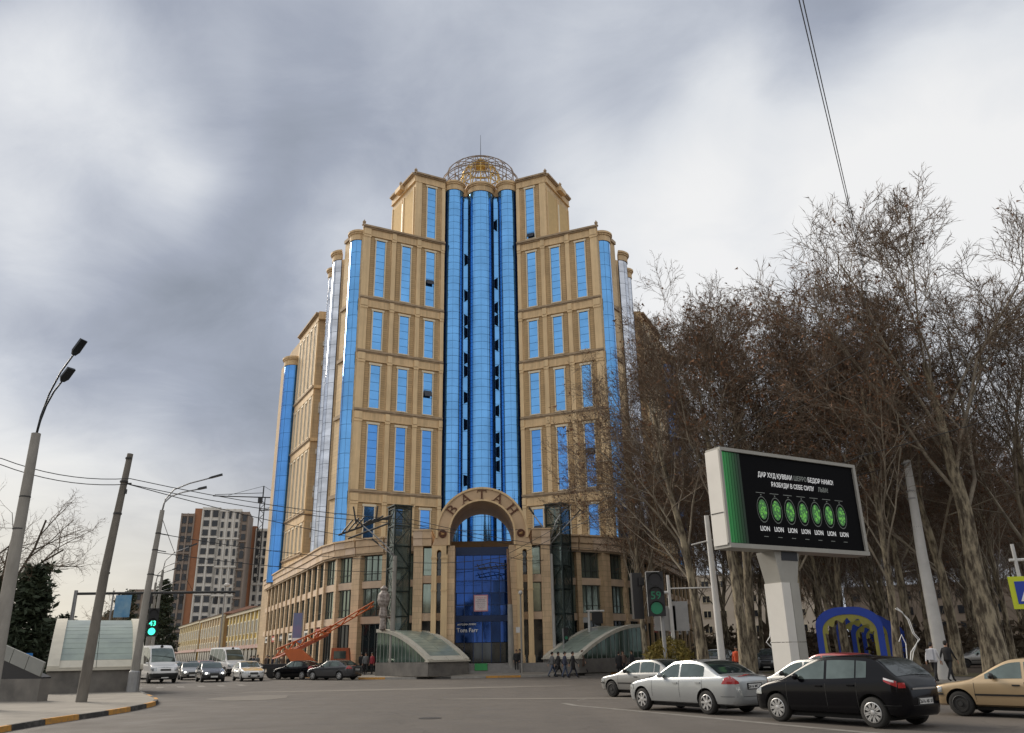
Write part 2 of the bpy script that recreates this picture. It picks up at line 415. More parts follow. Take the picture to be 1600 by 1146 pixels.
# ---- wings
Z_POD, Z4, Z3, Z2, Z1, ZP, ZU = 11.2, 18.1, 27.1, 34.0, 40.6, 49.8, 58.9
ROWS = {0: (Z_POD + .9, Z4, 5), 1: (Z4, Z3, 8), 2: (Z3, Z2, 5), 3: (Z2, Z1, 5), 4: (Z1, ZP, 8)}
for sg in (-1, 1):
    W = Wall((4.58 * sg, 0), (13.9 * sg, -4.4), (0, -1)); L = W.L
    core = MB()
    poly = [(4.58 * sg, 0), (13.9 * sg, -4.4), (15.5 * sg, -2.2), (16.7 * sg, -.5), (17.0 * sg, 3), (19.0 * sg, 4.3), (19.6 * sg, 12), (10 * sg, 16), (.05 * sg, 16), (.05 * sg, 3.3), (4.58 * sg, 3.3)]
    if sg < 0: poly.reverse()
    core.prism(poly, 1, ZP - .35)
    core.build('wing_wall', M_ST, BLD)
    # upper block
    W2 = Wall((8.2 * sg, -1.72), (11.7 * sg, 4.2), (sg, 0))
    up = MB(); poly = [(4.58 * sg, .01), (8.2 * sg, -1.71), (11.7 * sg, 4.2), (8 * sg, 12), (.05 * sg, 12), (.05 * sg, 3.4), (4.58 * sg, 3.4)]
    if sg < 0: poly.reverse()
    up.prism(poly, ZP - .4, ZU - .3); up.build('upper_block_wall', M_ST, BLD)
    for (c0, c1) in ((.35, 3.1), (3.75, 6.5)):                      # recessed render panels framed by raised stone on the side
        b = MB(); W2.box(b, c0, c1, -.02, .05, ZP + .3, ZU - 2.0); b.build('side_panel', mat('ochre_render', (.56, .40, .19), .85, var=.08), BLD)
        for t in (c0 - .2, c1 + .02):
            b = MB(); W2.box(b, t, t + .18, -.02, .13, ZP + .3, ZU - 1.8); b.build('side_pilaster', M_STP, BLD)
    b = MB(); W2.box(b, 3.33, 3.55, -.02, .16, ZP + .3, ZU - 2.6); b.build('light_strip', mat('pale_strip', (.75, .68, .52), .5, var=.05), BLD)
    # string courses / cornices
    def course(Wl, t0, t1, z, big=1., parts=('cornice', 'frieze')):
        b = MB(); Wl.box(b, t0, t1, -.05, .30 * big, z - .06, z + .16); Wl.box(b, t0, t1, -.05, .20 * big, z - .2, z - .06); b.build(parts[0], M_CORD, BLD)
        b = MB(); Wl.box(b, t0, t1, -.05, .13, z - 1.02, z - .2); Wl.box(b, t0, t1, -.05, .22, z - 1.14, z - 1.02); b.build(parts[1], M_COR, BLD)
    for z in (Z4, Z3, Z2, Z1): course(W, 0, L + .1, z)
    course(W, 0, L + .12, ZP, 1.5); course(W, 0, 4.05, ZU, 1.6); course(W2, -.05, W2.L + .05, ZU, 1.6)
    b = MB(); W2.box(b, 3.0, 4.6, -.1, .75, ZU - .75, ZU - .15); b.build('roof_step', M_COR, BLD)
    # pilasters, ribbed stone, windows
    pil = [(.0, .45), (3.1, 3.62), (6.28, 6.8), (L - .85, L)]
    for k, (z0, z1, rows) in ROWS.items():
        zb = z0 + .16 if k else Z_POD
        for (t0, t1) in pil:
            b = MB(); W.box(b, t0 + .003, t1, -.05, .17, zb, z1 - 1.14); W.box(b, t0 - .04 if t0 else .003, t1 + .04, -.05, .24, z1 - 1.32, z1 - 1.14)
            b.build('pilaster', M_STP, BLD)
            b = MB(); W.box(b, t0 + .003, t1, .1, .26, z1 - 1.0, z1 - .22); b.build('capital', M_STP, BLD)
        for i, c in enumerate((1.85, 4.95, 8.18)):
            b = MB()
            for q in (-1, 1):
                e0, e1 = c + q * .70, c + q * 1.22
                W.box(b, min(e0, e1), max(e0, e1), -.02, .07, zb, z1 - 1.16)
            b.build('ribbed_panel', M_RUST, BLD)
            op = {(0, 4, -1): (3,), (0, 2, -1): (2,), (2, 1, 1): (4,), (0, 0, 1): (2,)}.get((i, k, sg), ())
            strip_window(W, c, 1.36, z0 + .35, z1 - 1.55, rows, M_GL if k > 1 else M_GL2, op)
    c = 1.85
    b = MB()
    for q in (-1, 1): W.box(b, min(c + q * .7, c + q * 1.22), max(c + q * .7, c + q * 1.22), -.02, .07, ZP + .2, ZU - 1.16)
    b.build('ribbed_panel', M_RUST, BLD)
    strip_window(W, c, 1.36, ZP + .4, ZU - 1.5, 8, M_GL, (0,) if sg > 0 else ())
    for (t0, t1) in ((0, .45), (3.15, 4.0)):
        b = MB(); W.box(b, t0 + .003, t1, -.05, .17, ZP + .2, ZU - 1.14); b.build('pilaster', M_STP, BLD)
    # finials on the corners
    for q in (W.p(L, 0, ZP + .16), W.p(4.0, 0, ZU + .16), W2.p(W2.L, 0, ZU + .16), W2.p(3.8, .3, ZU + .16)):
        b = MB(); b.lathe([(.26, 0), (.26, .12), (.12, .2), (.2, .36), (.22, .5), (.08, .66), (.03, .8)], 8, q); b.build('finial', M_CORD, BLD)

# ---- round mirror glass columns
def glass_column(cx, cy, r, a0, a1, z0, z1, row, nseg, m, cap=True, label=None):
    n = max(2, nseg)
    bk = MB(); arc = arc_pts(cx, cy, r - .05, a0, a1, n)
    bk.prism([(cx, cy)] + arc, z0, z1)
    root = bk.build('glass_column', M_MUL, BLD)
    nr = max(1, int(round((z1 - z0) / row))); h = (z1 - z0) / nr
    for i in range(nr):
        b = MB(); zz0, zz1 = z0 + i * h + .018, z0 + (i + 1) * h - .018
        j = random.uniform(-.004, .004); j2 = random.uniform(-.004, .004)
        A = arc_pts(cx, cy, r + j, a0, a1, n * 3); B = arc_pts(cx, cy, r + j2, a0, a1, n * 3)
        vs = [(x, y, zz0) for x, y in A] + [(x, y, zz1) for x, y in B]; k = len(A)
        b.add(vs, [(q, q + 1, k + q + 1, k + q) for q in range(k - 1)])
        b.build('pane', m, root, smooth=True)
    v = MB()                                                   # vertical joints
    for q in range(n + 1):
        a = R(a0 + (a1 - a0) * q / n)
        v.box((cx + (r + .008) * math.cos(a), cy + (r + .008) * math.sin(a), (z0 + z1) / 2), (.018, .018, z1 - z0), a)
    v.build('mullions', M_MUL, root)
    if cap:
        c = MB()
        for rr, q0, q1 in ((r + .10, 0, .75), (r + .22, .75, .95), (r + .34, .95, 1.18), (r + .2, 1.18, 1.3)):
            c.prism([(cx, cy)] + arc_pts(cx, cy, rr, a0, a1, n * 3), z1 + q0, z1 + q1)
        c.build('column_cornice', M_COR, root)
    return root
ZG = 57.7
glass_column(0, 1.70, 1.66, -172, -8, Z_POD, ZG, .95, 6, M_GL)
for sg in (-1, 1):
    glass_column(3.42 * sg, .95, 1.18, -178, -2, Z_POD, ZG, .95, 4, M_GL)
    W = Wall((1.55 * sg, 1.75), (2.35 * sg, 1.75), (0, -1))
    b = MB(); W.box(b, 0, .8, -1.6, 0, Z_POD, ZG + .9); w = b.build('glass_bay', M_MUL, BLD)
    b = MB(); W.box(b, -.1, .9, -.1, .18, ZG + .02, ZG + 1.15); b.build('cornice', M_COR, w)
    nr = 28; h = (ZG - Z_POD) / nr
    opens = {3, 5, 9, 11, 13, 14, 16, 17, 19, 22} if sg < 0 else {4, 6, 7, 8, 10, 12, 13, 15, 17, 18, 20, 25}
    for i in range(nr):
        pane(W, w, .03, .77, Z_POD + i * h + .02, Z_POD + (i + 1) * h - .02, .03, M_GL, .004)
        if i in opens:                                          # sash pushed open beside the middle column
            b = MB(); z = Z_POD + i * h + .25
            q0 = .0 if sg < 0 else 0.; x0 = W.p(.12, 0, 0)
            b.hexa([(x0[0], 1.72, z), (x0[0] + .40 * sg, 1.15, z), (x0[0] + .43 * sg, 1.18, z), (x0[0] + .05 * sg, 1.74, z)] if sg > 0 else
                   [(x0[0] - .05, 1.74, z), (x0[0] - .43, 1.18, z), (x0[0] - .40, 1.15, z), (x0[0], 1.72, z)],
                   [(x0[0], 1.72, z + 1.15), (x0[0] + .40 * sg, 1.15, z + 1.15), (x0[0] + .43 * sg, 1.18, z + 1.15), (x0[0] + .05 * sg, 1.74, z + 1.15)] if sg > 0 else
                   [(x0[0] - .05, 1.74, z + 1.15), (x0[0] - .43, 1.18, z + 1.15), (x0[0] - .40, 1.15, z + 1.15), (x0[0], 1.72, z + 1.15)])
            b.build('open_sash', M_OPEN, w)
    # dark reveal between wing and glass
    b = MB(); b.box((4.6 * sg, 1.2, (Z_POD + ZG) / 2), (.1, 2.3, ZG - Z_POD)); b.build('reveal', M_MUL, BLD)
    # corner columns on the flanks
    sgn = (lambda a: a) if sg > 0 else (lambda a: 180 - a)
    def col(cx, cy, r, a0, a1, z0, z1, row, n, m):
        A0, A1 = (a0, a1) if sg > 0 else (180 - a1, 180 - a0)
        glass_column(cx * sg, cy, r, A0, A1, z0, z1, row, n, m)
    col(14.6, -3.05, 1.05, -125, 40, Z_POD - .3, ZP - 1.6, 1.62, 4, M_GL)
    col(17.35, 1.55, 1.15, -95, 50, Z_POD - .3, ZP - 1.9, 1.62, 4, M_PALE)
    col(19.1, 5.2, .6, -100, 40, Z_POD - .3, ZP - 2.2, 1.62, 2, M_PALE)
    col(26.5, 18.5, 1.3, -140, 30, Z_POD - .5, 40.2, 2.0, 5, M_GL2)
    # flank walls between them
    Wf = Wall((15.5 * sg, -2.2), (16.7 * sg, -.5), (sg, -.3))
    for z in (Z4, Z3, Z2, Z1, ZP):
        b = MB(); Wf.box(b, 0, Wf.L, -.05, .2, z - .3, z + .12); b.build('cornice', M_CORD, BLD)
    # ---- rear block
    rb = MB(); poly = [(19.2 * sg, 8.8), (21.2 * sg, 8.4), (25.5 * sg, 17), (27.6 * sg, 21), (31 * sg, 29), (26 * sg, 34), (10 * sg, 16)]
    if sg < 0: poly.reverse()
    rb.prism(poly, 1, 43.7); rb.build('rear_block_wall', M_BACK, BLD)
    Wr = Wall((21.2 * sg, 8.4), (25.5 * sg, 17), (sg, -.3)); Wfr = Wall((19.25 * sg, 8.8), (21.2 * sg, 8.4), (0, -1))
    for z, k in ((44.1, 1.7), (Z2, 1), (Z3, 1), (Z4, 1), (13.1, 1)):
        course(Wr, -.02, Wr.L, z, k)
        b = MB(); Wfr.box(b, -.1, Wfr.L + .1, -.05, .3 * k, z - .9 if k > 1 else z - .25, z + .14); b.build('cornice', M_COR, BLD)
    edges = [11.3, 13.1, Z4, Z3, Z2, 44.1]
    for k in range(5):
        z0, z1 = edges[k] + .15, edges[k + 1] - 1.15
        if z1 - z0 < .6: z1 = edges[k + 1] - .3
        for t in (.0, 1.9, 3.8, 5.7, 7.6, 9.2):
            b = MB(); Wr.box(b, t, min(t + .4, Wr.L), -.05, .16, z0, z1); b.build('pilaster', M_STP, BLD)
        if z1 - z0 > 2:
            for t in (1.15, 3.05, 4.95, 6.85, 8.6):
                strip_window(Wr, t, .95, z0 + .3, z1 - .3, 3 if z1 - z0 < 6 else 5, M_PALE, (), .03)
    for z in (15, 16.2, 19.8, 20.6, 25.2, 30.5, 31.2, 36.8, 39.5) if sg < 0 else (17, 29, 36):
        b = MB(); Wfr.box(b, .5, 1.35, 0, .42, z, z + .62); a = b.build('air_conditioner', M_AC, BLD)
        b = MB(); c = Wfr.p(.92, .43, z + .31); b.lathe([(.24, 0), (.24, .02)], 10, (0, 0, 0), Matrix.Translation(c) @ Matrix.Rotation(PI / 2, 4, 'X')); b.build('fan_grille', M_STEEL, a)
# roof of the middle
b = MB(); b.prism([(-4.6, 1.9), (4.6, 1.9), (4.6, 9), (-4.6, 9)], ZG - .5, ZG + 1.1); b.build('roof', M_ROOF, BLD)

# ---- steel lantern on the roof
LC = (0, 3.4)
def ring(mb, r, z, rr, n=40):
    mb.tube([(LC[0] + r * math.cos(2 * PI * i / n), LC[1] + r * math.sin(2 * PI * i / n), z) for i in range(n + 1)], rr, 5, False)
M_LANT = mat('rusty_lantern_steel', (.27, .21, .165), .6, metal=.2, var=.2)
lan = MB()
for r, z in ((5.1, 59.4), (5.1, 60.5), (4.9, 61.0)): ring(lan, r, z, .06)
lantern = lan.build('roof_lantern', M_LANT, BLD)
for i in range(16):
    a = 2 * PI * (i + .5) / 16
    b = MB(); c, s_ = math.cos(a), math.sin(a)
    b.tube([(LC[0] + 5.1 * c, LC[1] + 5.1 * s_, 58.6), (LC[0] + 5.1 * c, LC[1] + 5.1 * s_, 60.9)], .06, 5)
    pts = [(LC[0] + rr * c, LC[1] + rr * s_, 60.4 + 3.5 * math.sqrt(max(0, 1 - (rr / 5.15) ** 2)) * .98) for rr in (5.1, 4.9, 4.3, 3.5, 2.6, 1.6, .6)]
    b.tube(pts, .05, 5)
    b.tube([(LC[0] + 5.1 * c, LC[1] + 5.1 * s_, 60.7), (LC[0] + 2.6 * c, LC[1] + 2.6 * s_, 60.7)], .04, 4)
    b.tube([(LC[0] + 3.5 * c, LC[1] + 3.5 * s_, 62.8), (LC[0] + 3.5 * c, LC[1] + 3.5 * s_, 59.0)], .045, 4)
    b.build('rib', M_LANT, lantern)
lg = MB()
for r, z in ((4.3, 62.25), (3.5, 62.9), (2.6, 63.35), (1.6, 63.65)): ring(lg, r, z, .05)
lg.build('hoops', M_LANT, lantern)
lg = MB()
for r, z in ((2.6, 60.2), (2.6, 61.2), (2.5, 62.0), (1.9, 63.0), (1.0, 63.6)): ring(lg, r, z, .07, 24)
for i in range(12):
    a = 2 * PI * i / 12; c, s_ = math.cos(a), math.sin(a)
    lg.tube([(LC[0] + 2.6 * c, LC[1] + 2.6 * s_, 58.6), (LC[0] + 2.6 * c, LC[1] + 2.6 * s_, 61.7), (LC[0] + 2.1 * c, LC[1] + 2.1 * s_, 62.8), (LC[0] + .3 * c, LC[1] + .3 * s_, 63.8)], .07, 4)
    a2 = a + PI / 12
    lg.tube([(LC[0] + 2.6 * c, LC[1] + 2.6 * s_, 60.2), (LC[0] + 2.6 * math.cos(a2), LC[1] + 2.6 * math.sin(a2), 61.4)], .05, 4)
lg.build('gilt_cage', M_GOLD, lantern)
lg = MB(); lg.lathe([(.9, 63.6), (1.1, 63.9), (.5, 64.4), (.1, 64.9)], 12, (LC[0], LC[1], 0)); lg.build('gilt_cap', M_GOLD, lantern)
b = MB(); b.tube([(0, LC[1], 64.5), (0, LC[1], 68.6)], [.05, .02], 5); b.build('antenna', M_STEEL, BLD)

# ---- podium
def catmull(P, n):
    out = []
    for i in range(len(P) - 1):
        p0 = Vector(P[max(i - 1, 0)]); p1 = Vector(P[i]); p2 = Vector(P[i + 1]); p3 = Vector(P[min(i + 2, len(P) - 1)])
        for k in range(n):
            t = k / n
            out.append(.5 * ((2 * p1) + (p2 - p0) * t + (2 * p0 - 5 * p1 + 4 * p2 - p3) * t * t + (3 * p1 - p0 - 3 * p2 + p3) * t ** 3))
    out.append(Vector(P[-1])); return out
ZFB, ZFT = 10.3, 11.5
for sg in (-1, 1):
    C = catmull([(5.7, -16.25), (8.56, -15.75), (11.2, -14.5), (12.9, -12.9), (14.6, -10.6), (18.5, -1.2), (23.5, 10.6), (29.3, 24.8)], 12)
    # resample evenly into bays
    S = [0]
    for a, b_ in zip(C, C[1:]): S.append(S[-1] + (b_ - a).length)
    def at(s_):
        s_ = max(0, min(S[-1] - 1e-4, s_))
        for i in range(len(S) - 1):
            if S[i + 1] >= s_: return C[i] + (C[i + 1] - C[i]) * ((s_ - S[i]) / (S[i + 1] - S[i]))
    nb = 17; bw = S[-1] / nb
    knots = [at(i * bw) for i in range(nb + 1)]
    poly = [(k.x * sg, k.y) for k in knots] + [(20 * sg, 28), (0, 10), (0, -15.6)]
    # set-back core so that glass and piers stand in front of it
    inn = []
    for i, k in enumerate(knots):
        d = (knots[min(i + 1, nb)] - knots[max(i - 1, 0)]).normalized(); n_ = Vector((d.y, -d.x)); inn.append(k - n_ * .55)
    poly = [(k.x * sg, k.y) for k in inn] + [(20 * sg, 28), (.02 * sg, 10), (.02 * sg, -15.0)]
    if sg < 0: poly.reverse()
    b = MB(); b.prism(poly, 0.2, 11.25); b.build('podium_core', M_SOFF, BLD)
    for i in range(nb):
        a, e = knots[i], knots[i + 1]
        W = Wall((a.x * sg, a.y), (e.x * sg, e.y), (e.y * sg - a.y * sg, -(e.x - a.x)))
        if W.n.dot(Vector((sg * .6, -.8))) < 0: W.n = -W.n; W.flip = not W.flip
        L = W.L; near = i < 12
        # fascia as stone panels, two courses
        for r_ in range(2):
            ncol = 2
            for q in range(ncol):
                b = MB(); o = random.uniform(0, .02); g = .012
                zz0 = ZFB + r_ * .6; W.box(b, L * q / ncol + g, L * (q + 1) / ncol - g, -.5, .38 + .10 * r_ + o, zz0 + g, zz0 + .6 - g)
                b.build('fascia_panel', M_PODS if random.random() < .55 else M_PODS2, BLD)
        b = MB(); W.box(b, -.01, L + .01, -.6, .62, ZFT, ZFT + .14); b.build('coping', M_POD, BLD)
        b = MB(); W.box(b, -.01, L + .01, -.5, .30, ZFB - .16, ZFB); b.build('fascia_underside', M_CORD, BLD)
        # pier
        wide = i in (2,)
        pw = .55 if wide else .24
        b = MB(); W.box(b, -pw, pw, -.5, .16, .3, ZFB - .16); b.build('pier', M_POD, BLD)
        # spandrels
        for z0, z1 in ((7.3, 7.9), (4.3, 4.9)):
            b = MB(); W.box(b, pw, L - .24, -.5, .02, z0, z1); b.build('spandrel', M_PODS2, BLD)
        # glazing
        for z0, z1, gm in ((7.9, 10.14, M_PGL), (4.9, 7.3, M_PGL), (.5, 4.3, M_PGD)):
            b = MB(); nm = 4 if near else 3
            for q in range(nm + 1):
                t = pw + (L - .24 - pw) * q / nm; W.box(b, t - .035, t + .035, -.3, -.1, z0, z1)
            W.box(b, pw, L - .24, -.3, -.09, z1 - .07, z1); W.box(b, pw, L - .24, -.3, -.09, z0, z0 + .07)
            if z0 > 1: W.box(b, pw, L - .24, -.3, -.1, z0 + .62, z0 + .68)
            w = b.build('podium_window', mat('dark_window_frame', (.05, .06, .055), .5, var=0), BLD)
            for q in range(nm):
                t0 = pw + (L - .24 - pw) * q / nm + .03; t1 = pw + (L - .24 - pw) * (q + 1) / nm - .03
                if z0 > 1: pane(W, w, t0, t1, z0, z1, -.17, gm, .012)
            if z0 < 1: pane(W, w, pw, L - .24, z0, z1, -.17, gm, .012)
        if i in (4, 6, 9, 11) or (i > 2 and not near and i % 2):
            b = MB(); W.box(b, pw + .05, L - .3, -.05, .1, 3.45, 4.15)
            b.build('shop_sign', [mat('sign_white', (.62, .6, .55), .5, var=.2, scale=5), mat('sign_red', (.4, .05, .03), .5, var=.1), mat('sign_black', (.03, .03, .035), .4, var=.1)][(i + (sg > 0)) % 3], BLD)
            b = MB(); 
            for q in range(5): W.box(b, pw + .3 + q * (L - 1.2) / 5, pw + .3 + (q + .6) * (L - 1.2) / 5, .1, .115, 3.65, 3.95)
            b.build('sign_lettering', M_WHT if (i + (sg > 0)) % 3 else M_STEEL, BLD)
# podium roof
b = MB(); b.prism([(-30, 30), (-17, -1), (-13.5, -10.5), (-8, -15), (8, -15), (13.5, -10.5), (17, -1), (30, 30)], 11.0, 11.3); b.build('podium_roof', M_ROOF, BLD)

# ---- entrance block
WF = Wall((-7.6, -20), (7.6, -20), (0, -1))       # front plane; s = u + 7.6
U = 7.6
def eb(mb, u0, u1, v0, v1, z0, z1): mb.box(((u0 + u1) / 2, (v0 + v1) / 2, (z0 + z1) / 2), (u1 - u0, v1 - v0, z1 - z0)); return mb
ent = MB()
for sg in (-1, 1):
    for (u0, u1) in ((4.95, 5.72),):
        b = MB(); eb(b, min(u0 * sg, u1 * sg), max(u0 * sg, u1 * sg), -20, -15.8, .5, 10.3); b.build('pier', M_POD, BLD)
    # fascia beside the arch, in panels
    for r_ in range(2):
        for q in range(2):
            a0 = 4.25 + q * .77; a1 = a0 + .76; o = random.uniform(0, .015)
            b = MB(); eb(b, min(a0 * sg, a1 * sg), max(a0 * sg, a1 * sg), -20.12 - .08 * r_ - o, -15.5, 10.3 + r_ * .62, 10.91 + r_ * .62); b.build('fascia_panel', M_PODS2 if q % 2 else M_PODS, BLD)
    b = MB(); eb(b, min(4.2 * sg, 5.9 * sg), max(4.2 * sg, 5.85 * sg), -20.28, -15.5, 11.54, 11.66); b.build('coping', M_POD, BLD)
    # windows between the piers, three storeys
    for (u0, u1) in ((4.2, 4.95),):
        Wn = Wall((u0 * sg, -19.3), (u1 * sg, -19.3), (0, -1)); L = Wn.L
        for z0, z1 in ((7.9, 10.3), (4.9, 7.3), (1.0, 4.3)):
            b = MB(); Wn.box(b, 0, .05, -.2, 0, z0, z1); Wn.box(b, L - .05, L, -.2, 0, z0, z1); Wn.box(b, .05, L - .05, -.2, 0, z0, z0 + .06); Wn.box(b, .05, L - .05, -.2, 0, z1 - .06, z1)
            if L > 1: Wn.box(b, L / 2 - .03, L / 2 + .03, -.2, 0, z0 + .06, z1 - .06)
            w = b.build('podium_window', M_STEEL, BLD); pane(Wn, w, .04, L - .04, z0 + .03, z1 - .03, -.07, M_PGL if z0 > 2 else M_PGD, .008)
        for z0, z1 in ((7.3, 7.9), (4.3, 4.9)):
            b = MB(); Wn.box(b, 0, L, -.3, .35, z0, z1); b.build('spandrel', M_PODS2, BLD)
    # paired columns with the small arched slot
    for (u0, u1) in ((3.78, 4.2), (2.88, 3.40)):
        b = MB(); x0, x1 = min(u0 * sg, u1 * sg), max(u0 * sg, u1 * sg)
        eb(b, x0, x1, -20.25, -19.5, 1.4, 9.55); eb(b, x0 - .07, x1 + .07, -20.33, -19.45, .95, 1.4); eb(b, x0 - .05, x1 + .05, -20.31, -19.47, 1.4, 1.55)
        b.build('entrance_column', M_STP, BLD)
        b = MB(); eb(b, x0 - .04, x1 + .04, -20.3, -19.5, 9.2, 9.36); eb(b, x0 - .03, x1 + .03, -20.29, -19.5, 6.6, 6.72); b.build('column_band', M_COR, BLD)
    b = MB(); cx = 3.59 * sg; r = .19
    arc = [(cx + r * math.cos(R(a)), 9.75 + r * math.sin(R(a))) for a in range(0, 181, 15)]
    prof = [(cx + .61, 9.55), (cx + .61, 10.3), (cx - .71 if sg > 0 else cx - .61, 10.3), (cx - .71 if sg > 0 else cx - .61, 9.55), (cx - r, 9.55)] + arc[::-1] + [(cx + r, 9.55)]
    n = len(prof); b.add([(x, -20.27, z) for x, z in prof] + [(x, -19.5, z) for x, z in prof], [tuple(range(n))[::-1], tuple(range(n, 2 * n))] + [(i, (i + 1) % n, n + (i + 1) % n, n + i) for i in range(n)])
    b.build('slot_arch', M_STP, BLD)
    Wn = Wall((3.4 * sg, -19.55), (3.78 * sg, -19.55), (0, -1))
    b = MB()
    for z0, z1 in ((7.3, 7.9), (4.3, 4.9)): Wn.box(b, 0, Wn.L, -.3, .02, z0, z1)
    b.build('slot_spandrel', M_PODS, BLD)
    b = MB(); Wn.box(b, 0, Wn.L, -.3, -.1, 1, 9.9); w = b.build('slot_window', M_PGD, BLD)
    # jamb of the deep doorway
    b = MB(); eb(b, min(2.28 * sg, 2.88 * sg), max(2.28 * sg, 2.88 * sg), -20.0, -12.6, .9, 10.3); b.build('door_jamb', M_POD, BLD)
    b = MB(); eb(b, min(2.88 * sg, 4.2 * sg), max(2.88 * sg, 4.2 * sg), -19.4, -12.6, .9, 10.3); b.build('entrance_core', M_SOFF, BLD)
# the arch: thick barrel standing on the columns
AZC = 11.3; RO, RI = 3.78, 2.74
def arch_profile(ro, z_low, n=28, flare=0.):
    pts = [(ro + flare, z_low)] + [(ro * math.cos(R(a)), AZC + ro * math.sin(R(a))) for a in [180 * i / n for i in range(n + 1)]] + [(-ro - flare, z_low)]
    return pts
Po, Pi = arch_profile(RO, 10.3, flare=.38), arch_profile(RI, 10.3)
def barrel(name, Po, Pi, v0, v1, m, parent):
    n = len(Po); b = MB()
    vs = [(x, v0, z) for x, z in Po] + [(x, v0, z) for x, z in Pi] + [(x, v1, z) for x, z in Po] + [(x, v1, z) for x, z in Pi]
    fs = []
    for i in range(n - 1):
        fs += [(i, n + i, n + i + 1, i + 1), (2 * n + i, 2 * n + i + 1, 3 * n + i + 1, 3 * n + i), (i, i + 1, 2 * n + i + 1, 2 * n + i), (n + i + 1, n + i, 3 * n + i, 3 * n + i + 1)]
    fs += [(0, 2 * n, 3 * n, n), (n - 1, 2 * n - 1, 4 * n - 1, 3 * n - 1)]
    b.add(vs, fs); return b.build(name, m, parent)
ARCH = barrel('entrance_arch', Po, Pi, -20.3, -13.0, mat('arch_stone', (.56, .39, .235), .6, var=.12, scale=.8), BLD)
barrel('arch_rim', arch_profile(RO + .10, 10.9), arch_profile(RO - .06, 10.9), -20.42, -20.1, M_STP, ARCH)
barrel('arch_inner_rim', arch_profile(RI + .10, 10.3), arch_profile(RI - .05, 10.3), -20.40, -20.1, M_STP, ARCH)
# serif letters round the arch
def stroke(mb, x0, y0, x1, y1, w, z=.09):
    d = Vector((x1 - x0, y1 - y0)); n_ = Vector((-d.y, d.x)).normalized() * w / 2
    a, b_ = Vector((x0, y0)), Vector((x1, y1))
    q = [a - n_, b_ - n_, b_ + n_, a + n_]
    mb.hexa([(p.x, p.y, 0) for p in q], [(p.x, p.y, z) for p in q])
def glyph(ch):
    b = MB(); T, t, H, S = .13, .065, .80, .16
    def serif(x, y, w=S): stroke(b, x - w, y, x + w, y, .055, .088)
    if ch == 'A':
        stroke(b, -.33, 0, .01, H, t, .084); stroke(b, -.01, H, .33, 0, T, .09); stroke(b, -.2, .27, .2, .27, t, .08); serif(-.33, .02, .13); serif(.33, .02, .15)
    elif ch == 'T':
        stroke(b, 0, 0, 0, H, T, .09); stroke(b, -.36, H - .03, .36, H - .03, t, .084); serif(0, .02); stroke(b, -.35, H, -.38, H - .2, .06, .08); stroke(b, .35, H, .38, H - .2, .06, .08)
    elif ch == 'H':
        for x in (-.26, .26): stroke(b, x, 0, x, H, T, .09); serif(x, .02, .14); serif(x, H - .02, .14)
        stroke(b, -.26, .41, .26, .41, t, .08)
    elif ch == 'B':
        stroke(b, -.24, 0, -.24, H, T, .09); serif(-.26, .02, .13); serif(-.26, H - .02, .13)
        for cy, ry, rx in ((.60, .19, .34), (.21, .21, .42)):
            pts = [(-.2 + rx * math.sin(R(a)) * 1.15, cy + ry * math.cos(R(a))) for a in range(0, 181, 20)]
            for k in range(len(pts) - 1): stroke(b, *pts[k], *pts[k + 1], .05 + .07 * math.sin(PI * (k + .5) / 9), .082 + .001 * k)
    return b
for ch, an in (('B', 142), ('A', 116), ('T', 90), ('A', 64), ('H', 37)):
    a = R(an); rr = (RO + RI) / 2 - .44
    o = glyph(ch).build('letter', M_BRON, ARCH)
    o.matrix_local = Matrix.Translation((rr * math.cos(a), -20.3, AZC + rr * math.sin(a))) @ Matrix.Rotation(-(a - PI / 2), 4, 'Y') @ Matrix.Rotation(PI / 2, 4, 'X')
for sg in (-1, 1):
    b = MB(); Mx = Matrix.Translation((3.3 * sg, -20.3, 11.25)) @ Matrix.Rotation(PI / 2, 4, 'X')
    b.lathe([(.34, 0), (.34, .07), (.27, .08), (.25, .04)], 20, (0, 0, 0), Mx)
    e = b.build('emblem', M_BRON, ARCH)
    b = MB(); b.ball((3.3 * sg, -20.36, 11.22), (.17, .05, .10), 8, 5); b.ball((3.3 * sg + .1 * sg, -20.36, 11.31), (.08, .05, .06), 6, 4); b.build('emblem_relief', mat('dull_brass', (.35, .20, .08), .5, metal=.5, var=.1), e)
# doorway glazing
b = MB(); DV = -17.5
eb(b, -2.28, 2.28, DV - .12, DV + .2, 9.75, 10.45); eb(b, -2.28, 2.28, DV - .1, DV + .2, 4.25, 4.75)
for q in range(7): x = -2.28 + 4.56 * q / 6; eb(b, x - .03, x + .03, DV - .07, DV + .1, 1.0, 9.75)
for z in (5.6, 6.6, 7.6, 8.6): eb(b, -2.28, 2.28, DV - .065, DV + .1, z - .025, z + .025)
DOOR = b.build('entrance_glazing', M_MUL, BLD)
WD = Wall((-2.28, DV), (2.28, DV), (0, -1))
zs = [4.75, 5.6, 6.6, 7.6, 8.6, 9.75]
for q in range(6):
    for k in range(5): pane(WD, DOOR, 4.56 * q / 6 + .03, 4.56 * (q + 1) / 6 - .03, zs[k] + .02, zs[k + 1] - .02, 0, M_GLD, .006)
    pane(WD, DOOR, 4.56 * q / 6 + .03, 4.56 * (q + 1) / 6 - .03, 2.6, 4.24, 0, M_GLD, .006)
    pane(WD, DOOR, 4.56 * q / 6 + .03, 4.56 * (q + 1) / 6 - .03, 1.0, 2.56, -.02, M_PGD, .004, 'door_leaf')
b = MB(); eb(b, -4, 4, DV + .9, DV + 1.1, 1, 10.2); b.build('lobby_wall', M_OPEN, BLD)
